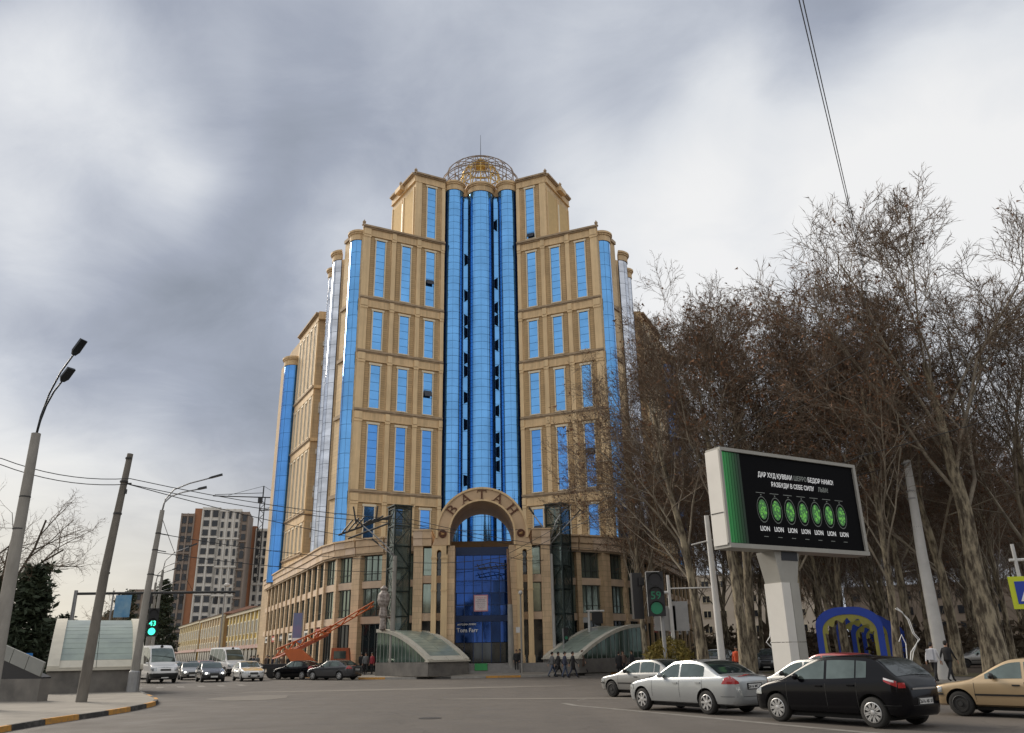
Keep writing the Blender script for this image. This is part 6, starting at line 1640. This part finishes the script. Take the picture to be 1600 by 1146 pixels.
# ---- glass lift towers against the podium
def lift(lb, x, y, rz, H_=13.5):
    t = thing('lift_tower', lb, 'lift tower', (x, y, .3), rz, 'dark steel glass lift towers'); w = .74
    M_LS = mat('lift_steel', (.018, .03, .028), .45, metal=.4, var=.1); M_LG = mat('lift_glass', (.17, .22, .205), .06, metal=.5, var=.5, scale=.6, spec=.8); M_LG.node_tree.nodes['Principled BSDF'].inputs['Alpha'].default_value = .38
    for sx_ in (-1, 1):
        for sy_ in (-1, 1): b = MB(); b.box((sx_ * w, sy_ * w, H_ / 2), (.12, .12, H_)); b.build('corner_post', M_LS, t)
    lv = [.2, 2.3, 4.4, 6.4, 8.3, 10.1, 11.8, 13.3]
    for z in lv:
        b = MB()
        for sx_ in (-1, 1): b.box((sx_ * w, 0, z), (.10, 2 * w - .12, .10)); b.box((0, sx_ * w, z), (2 * w - .12, .10, .10))
        b.build('ring_beam', M_LS, t)
    for i, (z0, z1) in enumerate(zip(lv, lv[1:])):
        for k in range(4):
            a = PI / 2 * k; Mz = Matrix.Rotation(a, 4, 'Z')
            b = MB(); b.box((0, -w + .07, (z0 + z1) / 2), (2 * w - .14, .02, z1 - z0 - .1), 0, Mz); b.build('glass_panel', M_LG, t)
            b = MB(); s_ = 1 if (i + k) % 2 else -1; b.tube([Mz @ Vector((-w * s_, -w - .03, z0)), Mz @ Vector((w * s_, -w - .03, z1))], .035, 4); b.build('brace', M_LS, t)
    b = MB(); b.box((0, 0, H_ + .04), (2 * w + .3, 2 * w + .3, .1)); b.build('roof', M_LS, t)
    b = MB(); b.box((0, 0, 9.2), (1.1, 1.1, 2.2)); b.build('lift_cabin', mat('cabin_grey', (.22, .28, .27), .4, var=.2), t)
lift('dark steel and glass lift tower left of the arch', -9.95, 69.0, R(30))
lift('dark steel and glass lift tower right of the arch', 3.75, 69.4, R(-34))
# ---- orange crane truck
M_ORG = mat('orange_paint', (.50, .105, .015), .45, var=.12, scale=2); M_ORGD = mat('worn_orange_paint', (.34, .07, .02), .6, var=.3, scale=3)
t = thing('crane_truck', 'orange truck with raised lattice boom in front of the left podium', 'truck', (-17.0, 70.9, .05), R(8))
b = MB(); b.box((-1.5, 0, .95), (5.4, 2.1, .35)); b.build('chassis', M_STEEL, t)
b = MB(); b.hexa([(1.3, -1.05, .6), (3.0, -1.05, .6), (3.0, 1.05, .6), (1.3, 1.05, .6)], [(1.4, -1.0, 2.3), (2.8, -1.0, 2.3), (2.8, 1.0, 2.3), (1.4, 1.0, 2.3)]); b.build('cab', M_ORGD, t)
b = MB(); b.box((2.1, -1.045, 1.75), (1.0, .03, .6)); b.build('cab_window', M_CGL, t)
b = MB(); b.hexa([(-1.8, -.6, 1.15), (0.2, -.6, 1.15), (.2, .6, 1.15), (-1.8, .6, 1.15)], [(-2.6, -.5, 2.2), (-1.2, -.5, 2.3), (-1.2, .5, 2.3), (-2.6, .5, 2.2)]); b.build('turret', M_ORG, t)
for i, (x0, x1, z0, z1, w_) in enumerate(((-3.2, 1.2, 1.75, 3.6, .26), (-.2, 4.7, 2.9, 5.7, .18))):
    b = MB(); n = 9
    for sy_ in (-1, 1):
        for dz in (0, w_ * 2): b.tube([(x0, sy_ * w_, z0 + dz), (x1, sy_ * w_, z1 + dz)], .055, 5)
        for k in range(n):
            f0, f1 = k / n, (k + 1) / n; b.tube([(x0 + (x1 - x0) * f0, sy_ * w_, z0 + (z1 - z0) * f0 + (w_ * 2 if k % 2 else 0)), (x0 + (x1 - x0) * f1, sy_ * w_, z0 + (z1 - z0) * f1 + (0 if k % 2 else w_ * 2))], .04, 4)
    b.build('lattice_boom', M_ORG, t)
b = MB(); b.hexa([(-3.5, -.2, 1.5), (-3.1, -.2, 1.6), (1.0, -.1, 3.3), (-1.8, -.2, 1.9)], [(-3.5, .2, 1.6), (-3.1, .2, 1.75), (1.0, .1, 3.6), (-1.8, .2, 2.4)]); b.build('lift_ram', M_ORGD, t)
for x in (-3.3, -2.2, 2.2):
    for sy_ in (-1, 1): w = link('wheel', WHEELS[(.345, 'alloy5')][0], t, (x, sy_ * .95, .45)); w.scale = (1.3, 1.2, 1.3)
# ---- wires
def wire(lb, pts, r=.014, group='overhead wires of the crossing', sag=.3):
    P = []
    for (a, c) in zip(pts, pts[1:]):
        a, c = Vector(a), Vector(c)
        for k in range(9):
            f = k / 9; q = a.lerp(c, f); q.z -= sag * 4 * f * (1 - f); P.append(q)
    P.append(Vector(pts[-1])); b = MB(); b.tube(P, r, 4); o = b.build('overhead_wire', M_WIRE); tag(o, lb, 'wire', group)
wire('upper of two wires crossing the far left sky above the leaning pole', [(-40, 22, 13.2), (-21.0, 31.7, 9.55), (-16.8, 34.1, 9.15), (-6, 47, 9.2), (6, 64, 9.4)], .018)
wire('lower of two wires crossing the far left sky above the leaning pole', [(-40, 22.1, 12.95), (-21.0, 31.7, 9.3), (-16.8, 34.1, 8.9), (-6, 47, 8.95), (6, 64, 9.1)], .018)
wire('thin wire from the leaning pole towards the left lift tower', [(-17.1, 34.4, 9.0), (-9.6, 65.3, 10.2)], .02)
wire('wire from the leaning lamp down to the left edge of the yellow terrace', [(-19.6, 44, 9.2), (-26, 66, 6.8)], .018)
wire('higher wire from the twin armed lamp to the pole left of the arch', [(-19.6, 44, 8.2), (-9.7, 65.3, 8.9)], .02)
wire('lower wire from the twin armed lamp to the pole left of the arch', [(-19.6, 44, 7.2), (-9.7, 65.3, 8.0)], .02)
wire('wire strung across the arch from left pole to entrance pole', [(-9.7, 65.3, 8.8), (-.6, 66.6, 9.2), (3.0, 68.5, 9.2)], .022)
wire('wire passing in front of the podium band beside the arch', [(-9.7, 65.3, 11.6), (3.2, 68.5, 11.8), (14, 60, 12.5)], .022)
wire('wire rising right from the entrance across the tower windows', [(-.6, 66.6, 9.4), (8.0, 50, 12.0), (16, 34, 14.5)], .022, sag=.1)
wire('parallel wire rising right from the entrance across the tower windows', [(-.6, 66.6, 8.9), (8.0, 50, 11.2), (16, 34, 13.5)], .022, sag=.1)
wire('left strand of the steep wire pair high on the right', [(3.0, 3, 18.4), (5.97, 12.66, 14.3), (16.0, 32.3, 17.2), (24, 52, 19)], .012, sag=0)
wire('right strand of the steep wire pair high on the right', [(3.1, 3, 18.4), (6.04, 12.64, 14.3), (16.05, 32.3, 17.15), (24, 52, 19)], .012, sag=0)
wire('wire running in front of the billboard top to the white post', [(8.1, 33.6, 6.7), (21.1, 42, 10.9)], .02, sag=-.2)
wire('wire running behind the billboard to the upper right trees', [(8.1, 33.8, 7.2), (16, 36, 10.0), (28, 38, 13.5)], .02, sag=.1)
# ================================================================== other buildings
M_DKW = mat('dark_window', (.022, .024, .028), .15, metal=.2, var=.3, scale=.5)
def block(name, lb, cat, loc, rz, w, d, h, m): 
    t = thing(name, lb, cat, loc, rz); b = MB(); b.box((0, d / 2, h / 2), (w, d, h)); b.build('wall', m, t); return t
# yellow terrace along the left street
M_YEL2 = mat('yellow_render', (.60, .42, .09), .85, var=.12, scale=.4); M_PEA = mat('peach_render', (.52, .33, .15), .85, var=.12, scale=.4); M_TRIM = mat('cream_trim', (.58, .52, .38), .8)
M_RROOF = mat('rust_roof', (.20, .10, .065), .85, var=.2, scale=.6)
def terrace(lb, x, y, rz, w, h, m, d=12, shops=True):
    t = block('terrace_house', lb, 'building', (x, y, 0), rz, w, d, h, m)
    b = MB(); b.hexa([(-w / 2 - .5, -.6, h), (w / 2 + .5, -.6, h), (w / 2 + .5, d + .5, h), (-w / 2 - .5, d + .5, h)], [(-w / 2 + 2, 4.5, h + 1.5), (w / 2 - 2, 4.5, h + 1.5), (w / 2 - 2, d - 4, h + 1.5), (-w / 2 + 2, d - 4, h + 1.5)]); b.build('roof', M_RROOF, t)
    b = MB(); b.box((0, -.15, h - .25), (w + .5, .5, .5)); b.build('cornice', M_TRIM, t)
    n = int(w / 3.2)
    for i in range(n):
        x0 = -w / 2 + (i + .5) * w / n
        for z in ((h - .3) * .40, (h - .3) * .72):
            b = MB(); b.box((x0, -.06, z), (1.55, .22, 2.05)); f = b.build('window', M_TRIM, t)
            b = MB(); b.box((x0 - .33, -.18, z), (.55, .06, 1.7)); b.box((x0 + .33, -.18, z), (.55, .06, 1.7)); b.build('pane', M_DKW, f)
        b = MB(); b.box((x0 + w / n / 2 - .1, -.12, h / 2 + 1.3), (.5, .3, h - 3.4)); b.build('pilaster', M_TRIM, t)
        b = MB(); b.box((x0, -.1, 1.5), (2.5, .2, 2.6)); b.build('shop_front', M_DKW, t)
    b = MB(); b.box((0, -.3, 3.3), (w, .7, .5)); b.build('shop_fascia', mat('shop_pink', (.42, .18, .16), .6, col2=(.5, .42, .36), scale=1.2), t)
    # end wall facing us gets its own windows
    for z in ((h - .3) * .40, (h - .3) * .72):
        for yy in (3, 7.5): b = MB(); b.box((w / 2 + .05, yy, z), (.2, 1.2, 1.9)); f = b.build('window', M_TRIM, t); b = MB(); b.box((w / 2 + .17, yy, z), (.05, .95, 1.6)); b.build('pane', M_DKW, f)
    return t
sd_ = R(118)   # the left street's direction; fronts face the roadway
def along(s_, o): 
    p = Vector((-38.5, 113)) + Vector((-.47, .883)) * s_ + Vector((.883, .47)) * o; return p.x, p.y
x, y = along(22, 5.5); terrace('yellow rendered three-storey terrace with rusty roof next to the podium', x, y, R(298), 36, 9.0, M_YEL2)
x, y = along(56, 5); terrace('peach coloured terrace beyond the yellow one', x, y, R(298), 30, 9.4, M_PEA)
x, y = along(92, 5); terrace('farthest pale terrace up the left street', x, y, R(298), 38, 9.5, M_YEL2)
# unfinished tower block with cranes
M_CON2 = mat('raw_concrete', (.60, .57, .52), .9, var=.1, scale=.05); M_CON3 = mat('dark_concrete', (.25, .20, .165), .9, var=.15, scale=.1); M_BRK = mat('brick_infill', (.30, .135, .07), .9, var=.15, scale=.2)
def tower(lb, x, y, rz, sections, d, cat='building'):
    t = thing('unfinished_tower', lb, cat, (x, y, 0), rz); cx = 0
    for (w, h, m, cols, winm, arch, wf) in sections:
        b = MB(); b.box((cx + w / 2, d / 2, h / 2), (w, d, h)); b.build('wall', m, t)
        if cols:
            fl = 3.5; nf = int((h - 2) / fl); win = MB(); pw = w / cols
            for i in range(nf):
                z = h - 2.6 - i * fl
                if z < 6: break
                for c in range(cols):
                    X_ = cx + pw * (c + .5); ww = pw * wf
                    win.box((X_, -.12, z), (ww, .3, 2.2))
                    if arch and i in arch:
                        P = [(X_ + ww / 2 * math.cos(R(a)), z + 1.1 + ww / 2 * math.sin(R(a))) for a in range(0, 181, 30)]
                        n = len(P); win.add([(p[0], -.27, p[1]) for p in P] + [(p[0], .03, p[1]) for p in P], [tuple(range(n))[::-1]] + [(k, k + 1, n + k + 1, n + k) for k in range(n - 1)])
            o = win.build('window_openings', winm, t); tag(o, kind='stuff')
            bands = MB()
            for i in range(0, nf, 4 if not arch else 3): bands.box((cx + w / 2, -.3, h - .9 - i * fl), (w, .7, .45))
            tag(bands.build('floor_band', m, t), kind='stuff')
            for c in range(cols + 1): b = MB(); b.box((cx + pw * c, -.25, h / 2), (.5 if cols < 5 else .35, .6, h)); b.build('pier', m, t)
        cx += w
    return t
tower('tall unfinished tower block with brown brick stripe beside the corner building', -127, 303, R(12),
      [(4.5, 54, M_CON3, 2, M_DKW, None, .62), (3.0, 56, M_BRK, 0, None, None, 0), (6.2, 56.5, M_CON2, 2, M_DKW, (0, 3, 6), .62), (7.8, 56, M_CON2, 3, M_DKW, (0, 4), .36), (3.0, 55, M_CON3, 1, M_DKW, (0, 4), .5)], 16)
t = tower('lower unfinished block attached right of the tall unfinished tower', -106.5, 324, R(10), [(1.6, 52, M_BRK, 0, M_DKW, None, .5), (12.5, 51, M_CON2, 5, M_DKW, (0, 2), .42)], 14)
tower('pale side block left of the tall unfinished tower', -133.5, 318, R(20), [(8, 46, M_CON2, 4, M_DKW, None, .35)], 14)
tower('small dark unfinished block left behind the conifers', -141.5, 300, R(18), [(11, 26, M_CON3, 5, M_DKW, None, .5)], 12)
def crane(lb, x, y, H, jib, yaw):
    t = thing('tower_crane', lb, 'crane', (x, y, 0), yaw, 'tower cranes over the unfinished block')
    b = MB(); w = .9
    for sx_ in (-1, 1):
        for sy_ in (-1, 1): b.tube([(sx_ * w, sy_ * w, 30), (sx_ * w, sy_ * w, H)], .16, 4)
    z = 30; k = 0
    while z < H - 2: b.tube([(-w if k % 2 else w, -w, z), (w if k % 2 else -w, -w, z + 2)], .12, 4); b.tube([(-w, -w if k % 2 else w, z), (-w, w if k % 2 else -w, z + 2)], .12, 4); z += 2; k += 1
    b.build('mast', M_STEEL, t)
    b = MB(); b.tube([(-jib * .38, 0, H), (jib, 0, H)], .22, 4); b.tube([(0, 0, H + 1.8), (jib * .97, 0, H + .5)], .12, 4); b.tube([(-jib * .38, 0, H + .3), (0, 0, H + 4.6), (jib * .7, 0, H + .4)], .08, 4); b.tube([(0, 0, H), (0, 0, H + 4.6)], .25, 4); b.box((-jib * .36, 0, H - .8), (2.4, 1.2, 1.8)); b.build('jib', M_STEEL, t)
    b = MB(); b.box((.9, 0, H - 1.2), (1.8, 1.6, 2)); b.build('cab', M_STEEL, t)
crane('tower crane with long jib above the tall unfinished tower', -101.5, 318, 62.5, 19, R(195))
crane('second tower crane standing right behind the first', -96, 332, 60, 12, R(170))
# low buildings on the far left
t = block('low_house', 'pale low building behind the conifers at the far left', 'building', (-68, 100, 0), R(35), 22, 10, 5.0, mat('pale_render', (.36, .30, .25), .85, var=.15, scale=.3))
for i in range(6):
    for z in (1.8, 3.9): b = MB(); b.box((-9 + i * 3.6, -.05, z), (1.4, .2, 1.5)); b.build('window', M_DKW, t)
# pale flats and dark mass behind the park
t = block('apartment_block', 'pale five-storey flats seen between the trunks right of the corner building', 'building', (41, 178, 0), R(-8), 56, 14, 17, mat('pale_flats', (.46, .40, .33), .85, var=.08, scale=.1))
for i in range(17):
    for k in range(5):
        b = MB(); b.box((-26 + i * 3.25, -.08, 2.6 + k * 3.1), (1.7, .25, 1.5)); f = b.build('window', M_TRIM, t)
        b = MB(); b.box((-26 + i * 3.25 - .4, -.22, 2.6 + k * 3.1), (.68, .06, 1.3)); b.box((-26 + i * 3.25 + .4, -.22, 2.6 + k * 3.1), (.68, .06, 1.3)); b.build('pane', M_DKW, f)
b = MB(); b.box((0, -1.2, 3.6), (56, 2.4, .3)); b.build('shop_canopy', M_CON3, t)
t = block('office_block', 'long dim brown office block closing the park behind the trunks', 'building', (118, 170, 0), R(-32), 95, 16, 15, mat('brown_render', (.17, .135, .105), .9, var=.15, scale=.1))
for i in range(26):
    for k in range(4): b = MB(); b.box((-45 + i * 3.6, -.08, 2.4 + k * 3.4), (1.8, .25, 1.7)); b.build('window', M_DKW, t)
# undergrowth and shrubs low in the park
rn = random.Random(9); b = MB()
for _ in range(14000):
    f = rn.random(); a = R(12 + 24 * rn.random()); D = 82 + 60 * f; x, y = D * math.sin(a), D * math.cos(a); z = rn.uniform(0, 4.2) * rn.uniform(.4, 1)
    s_ = rn.uniform(.2, .5); u = Vector((rn.gauss(0, s_), rn.gauss(0, s_), rn.gauss(0, s_))); v = Vector((rn.gauss(0, s_), rn.gauss(0, s_), rn.gauss(0, s_)))
    b.add([(x, y, z), (x + u.x, y + u.y, z + u.z), (x + v.x, y + v.y, z + v.z)], [(0, 1, 2)])
tag(b.build('undergrowth', mat('undergrowth_leaf', (.06, .05, .03), .9, col2=(.10, .065, .04), scale=.2)), kind='stuff')
# low clipped hedge along the lawn
t = thing('bench', 'low brown park bench on the lawn left of the two walkers', 'bench', (18.3, 43.6, .15), R(30))
b = MB(); b.box((0, 0, .45), (1.7, .45, .06)); b.build('seat', M_BRK, t); b = MB(); b.box((0, .22, .8), (1.7, .05, .35)); b.build('backrest', M_BRK, t)
for x in (-.7, .7): b = MB(); b.box((x, 0, .21), (.08, .4, .42)); b.build('leg', M_STEEL, t)
t = thing('bollard_block', 'rough pale concrete block in front of the trunks left of the billboard pillar', 'concrete block', (11.6, 36.9, .0), R(20))
b = MB(); b.hexa([(-.35, -.3, 0), (.35, -.3, 0), (.35, .3, 0), (-.35, .3, 0)], [(-.27, -.24, 1.05), (.27, -.24, 1.05), (.27, .24, 1.05), (-.27, .24, 1.05)]); b.build('block', M_CONC, t)
again(t, (12.2, 37.2, 0), R(35), 'second pale concrete block, right of the first by the billboard pillar')

# ---- the side of the crossing behind the photographer (unseen, added for the mirror glass and car paint to reflect)
for i, (x, w, h, c, lb) in enumerate([(-62, 34, 17, (.40, .33, .25), 'unseen pale five-storey block added across the crossing, behind the photographer at left'), (-20, 40, 13, (.34, .30, .27), 'unseen grey four-storey block added across the crossing, behind the photographer'),
                                     (28, 44, 19, (.42, .36, .28), 'unseen cream six-storey block added across the crossing, behind the photographer at right'), (78, 40, 15, (.30, .26, .22), 'unseen brown block added across the crossing, far right behind the photographer')]):
    t = thing('added_rear_block', lb, 'building', (x, -48, 0), PI); b = MB(); b.box((0, 7, h / 2), (w, 14, h)); b.build('wall', mat('rear_wall_%d' % i, c, .85, var=.1, scale=.2), t)
    wn = MB()
    for k in range(int(h / 3.2)):
        for q in range(int(w / 3.4)): wn.box((-w / 2 + 2 + q * 3.4, -.05, 2 + k * 3.2), (1.7, .25, 1.6))
    tag(wn.build('windows', M_DKW, t), kind='stuff')
rn = random.Random(31)
for i in range(7):
    again(PROTO[(0, 3)[i % 2]], (-42 + i * 14 + rn.uniform(-2, 2), -30 + rn.uniform(-3, 3), 0), rn.uniform(0, 6), 'unseen bare street tree added across the crossing behind the photographer', 'added street trees behind the photographer', (.6,) * 3)
b = MB(); b.box((0, -39, .07), (220, 16, .14)); tag(b.build('rear_pavement', M_PAVE), kind='structure')
# ================================================================== people
M_SKIN = mat('skin', (.42, .24, .16), .6, var=.05); M_HAIR = mat('dark_hair', (.015, .012, .01), .6, var=.1)
def cloth(n, c): return mat('cloth_' + n, c, .85, var=.12, scale=6)
C_BK, C_NV, C_GY, C_RD, C_WH, C_BR, C_JN, C_OR = (cloth('black', (.018, .018, .02)), cloth('navy', (.03, .035, .06)), cloth('grey', (.13, .13, .13)), cloth('red', (.28, .03, .04)), cloth('white', (.62, .62, .64)), cloth('brown', (.12, .08, .06)), cloth('jeans', (.06, .08, .13)), cloth('orange', (.62, .09, .03)))
def figure_mesh(key, step=.32, arm=.25, skirt=False, lean=0., rot=0.):
    """standing or striding adult, 1.74 m tall, facing +X, grown from a skeleton of joints; materials: skin, top, trousers, shoes"""
    V, E, Rd = [], [], []
    def v(x, y, z, r, par=None):
        V.append((x + lean * z * .06, y, z)); Rd.append(r if isinstance(r, tuple) else (r, r))
        if par is not None: E.append((par, len(V) - 1))
        return len(V) - 1
    pel = v(0, 0, .96, (.155, .115)); wa = v(0, 0, 1.12, (.14, .105), pel); ch = v(.01, 0, 1.32, (.175, .125), wa); nk0 = v(0, 0, 1.44, (.10, .085), ch)
    nk = v(.01, 0, 1.51, .055, nk0); hd = v(.02, 0, 1.58, (.07, .085), nk); hd2 = v(.02, 0, 1.66, (.078, .096), hd); v(.01, 0, 1.71, (.055, .07), hd2)
    for s_ in (-1, 1):
        hip = v(.0, s_ * .095, .90, .095, pel); st = step * s_
        kn = v(st * .55 + .03, s_ * .10, .50, .062, hip); lift = .05 if st < 0 else 0
        an = v(st * (1.15 if st < 0 else 1.0) - (.0 if st > 0 else .03), s_ * .10, .09 + lift, .042, kn)
        toe = v(st * (1.15 if st < 0 else 1.0) + .15, s_ * .11, .035 + lift * .4, (.045, .032), an)
        sh = v(-.0, s_ * .19, 1.395, .062, ch); sw = -arm * s_
        el = v(sw * .45 - .02, s_ * .235, 1.12, .045, sh); wr_ = v(sw * 1.05 + .04, s_ * .235, .89, .028, el)
        pm = v(sw * 1.2 + .06, s_ * .232, .82, (.018, .036), wr_)
        for k, (dx, dz, L_) in enumerate(((.028, -.01, .085), (.012, -.02, .095), (-.006, -.02, .09), (-.022, -.015, .07))):
            f1 = v(V[pm][0] + dx, V[pm][1], .82 - L_ * .55, .0095, pm); v(V[pm][0] + dx + .008, V[pm][1] - s_ * .01, .82 - L_, .008, f1)
        th = v(V[wr_][0] + .04, V[wr_][1] - s_ * .012, .835, .010, wr_); v(V[th][0] + .015, V[th][1] - s_ * .01, .79, .008, th)
    me = bpy.data.meshes.new('person_skeleton'); me.from_pydata(V, E, []); o = link('tmp_figure', me)
    sk = o.modifiers.new('skin', 'SKIN'); sk.use_smooth_shade = True
    for i, r in enumerate(Rd): me.skin_vertices[0].data[i].radius = r
    me.skin_vertices[0].data[0].use_root = True
    sb = o.modifiers.new('sub', 'SUBSURF'); sb.levels = 1; sb.render_levels = 1
    dg = bpy.context.evaluated_depsgraph_get(); out = bpy.data.meshes.new_from_object(o.evaluated_get(dg)); out.name = 'body'
    bpy.data.objects.remove(o)
    out.materials.clear()
    for m in (M_SKIN, C_BK, C_JN, C_BK): out.materials.append(m)
    for p in out.polygons:
        c = p.center; z = c.z; hand = abs(c.y) > .2 and z < .90
        p.material_index = 0 if (z > 1.47 or hand) else (3 if z < .13 else (2 if z < .93 and not (abs(c.y) > .19 and z > .8) else 1))
    # coat skirt and hair as their own meshes
    return out
def hair_mesh(cap=False):
    b = MB(); b.ball((.0, 0, 1.675), (.102, .085, .085), 12, 8); b.ball((-.03, 0, 1.63), (.08, .08, .085), 10, 7); return b.mesh('hair', M_HAIR, True)
def face_mesh():
    b = MB(); b.ball((.108, 0, 1.61), (.018, .013, .02), 6, 5)
    for s_ in (-1, 1): b.ball((.012, s_ * .083, 1.615), (.018, .012, .028), 6, 5)
    return b.mesh('nose_and_ears', M_SKIN, True)
def eyes_mesh():
    b = MB()
    for s_ in (-1, 1): b.ball((.098, s_ * .032, 1.635), (.008, .013, .008), 6, 4)
    b.box((.104, 0, 1.57), (.008, .045, .008)); return b.mesh('eyes_and_mouth', M_HAIR)
FIG = {'walk': figure_mesh('walk'), 'walk2': figure_mesh('walk2', .2, .15), 'stand': figure_mesh('stand', .04, .03)}
HAIRM, FACEM, EYEM = hair_mesh(), face_mesh(), eyes_mesh()
def person(kind, x, y, z, head, top, trousers, lb, group=None, extra=None, s_=1.0, coat=False):
    t = tag(link('person', None, None, (x, y, z), R(head)), lb, 'person', group); t.scale = (s_,) * 3
    bo = link('body', FIG[kind], t)
    for i, m in ((1, top), (2, trousers)):
        bo.material_slots[i].link = 'OBJECT'; bo.material_slots[i].material = m
    link('hair', HAIRM, t); link('face', FACEM, t); link('eyes_and_mouth', EYEM, t)
    b = MB(); z0 = .55 if coat else .86
    b.lathe([(.185 if not coat else .22, z0), (.175, .98), (.165, 1.12), (.19, 1.30), (.165, 1.40), (.09, 1.47)], 14, (0, 0, 0), Matrix.Diagonal((.74, 1.08, 1, 1)))
    b.build('coat' if coat else 'jacket', top, t, smooth=True)
    if extra == 'backpack': b = MB(); b.box((-.19, 0, 1.2), (.17, .30, .46)); b.build('backpack', cloth('light_grey', (.45, .46, .50)), t)
    if extra == 'bag': b = MB(); b.box((.0, .33, .66), (.30, .10, .28)); b.tube([(-.08, .3, .78), (0, .28, .88), (.08, .3, .78)], .01, 4); b.build('bag', C_BK, t)
    if extra == 'scarf': b = MB(); b.ball((0, 0, 1.66), (.12, .105, .12), 10, 7); b.build('headscarf', C_BR, t, smooth=True)
    return t
WG = 'four men walking together in front of the right canopy'
person('walk', 2.55, 61.6, .0, 20, C_GY, C_JN, 'leftmost walking man of the four, in grey jacket', WG)
person('walk', 2.98, 61.2, .0, 15, C_BK, C_BK, 'second walking man of the four, in black with arm swinging', WG, 'bag')
person('walk2', 3.32, 59.0, .0, 10, C_NV, C_JN, 'third walking man of the four, navy jacket and pale jeans', WG)
person('walk', 3.9, 59.3, .0, 10, C_BK, C_NV, 'rightmost walking man of the four, in black coat', WG, coat=True)
person('walk', 5.0, 64.6, .15, 175, C_BR, C_BK, 'woman in brown coat and headscarf striding left by the signal post', None, 'scarf', .95, True)
person('stand', 7.25, 60.2, .0, 60, C_BK, C_BK, 'person in long black coat beside the white car with raised tailgate', 'people by the raised tailgate', None, .97, True)
person('walk2', 7.85, 62.6, .0, 240, C_BR, C_BK, 'person in brown with pale bag near the white car', 'people by the raised tailgate', 'bag')
person('stand', 8.7, 64.0, .0, 200, C_BK, C_BK, 'person in black close to the raised tailgate', 'people by the raised tailgate')
person('stand', -.05, 66.0, .3, 270, C_BK, C_BK, 'left of the two dark figures between the entrance posts', 'pair by the entrance posts', None, .95)
person('walk2', .12 + .1, 67.4, .35, 200, C_BK, C_NV, 'right of the two dark figures between the entrance posts', 'pair by the entrance posts', None, .95)
person('walk', 19.4, 39.5, .12, 40, C_WH, C_BK, 'walker in white hoodie with pale backpack in front of the thick white post', 'two walkers on the park pavement', 'backpack', 1.0)
person('walk', 20.05, 39.4, .12, 30, C_BK, C_BK, 'walker all in black beside the white hooded one', 'two walkers on the park pavement', None, 1.03)
person('stand', 13.0, 50.0, .12, 240, C_OR, C_NV, 'person in orange vest among the trunks under the billboard', None)
person('stand', 17.3, 44.0, .12, 200, C_BR, C_BK, 'person sitting low in brown by the lawn bench', None, 'scarf', .72)
# crowd by the podium shops
rn = random.Random(21); tops = [('black', C_BK), ('navy', C_NV), ('grey', C_GY), ('brown', C_BR)]
crowd = [(-28.6, 90.5), (-27.9, 89.2), (-27.2, 88.3), (-26.2, 88.2), (-25.6, 86.8), (-25.0, 86.2), (-24.2, 85.0), (-23.6, 84.9), (-22.6, 83.4), (-21.7, 82.0), (-20.9, 81.2), (-30.5, 93.5), (-32, 96), (-19.6, 80.2)]
for i, (x, y) in enumerate(crowd):
    n_, c_ = tops[i % 4]
    person(('walk', 'stand', 'walk2')[i % 3], x, y, .2, rn.uniform(0, 360), c_, (C_BK, C_JN)[i % 2], 'person %s in %s in the crowd along the left podium shops' % (('nearest the taxi', 'beside the taxi', 'just behind the taxi', 'left of middle', 'slightly left of middle', 'at the middle', 'right of middle', 'next right of middle', 'behind the black sedan', 'over the black sedan boot', 'by the crane truck', 'far back at left', 'farthest back', 'foremost at right')[i], n_), 'crowd along the left podium shops', None, rn.uniform(.93, 1.05), i % 4 == 0)
for i, (x, y, c_, w_) in enumerate([(-12.3, 68.6, C_GY, 'grey'), (-11.75, 68.4, C_RD, 'dark red'), (-11.35, 68.9, C_RD, 'crimson'), (-10.9, 67.6, C_BK, 'long black'), (-12.9, 70.0, C_BK, 'black')]):
    person(('walk2', 'stand')[i % 2], x, y, .2, 270 - 40 * i, c_, C_BK, 'person in %s coat between the dark sedan and the left canopy' % w_, 'group waiting beside the left canopy', None, 1.0, i == 3)
person('walk2', -21.4, 33.2, .12, -60, C_WH, C_BK, 'person in white cut off by the left frame edge', None)
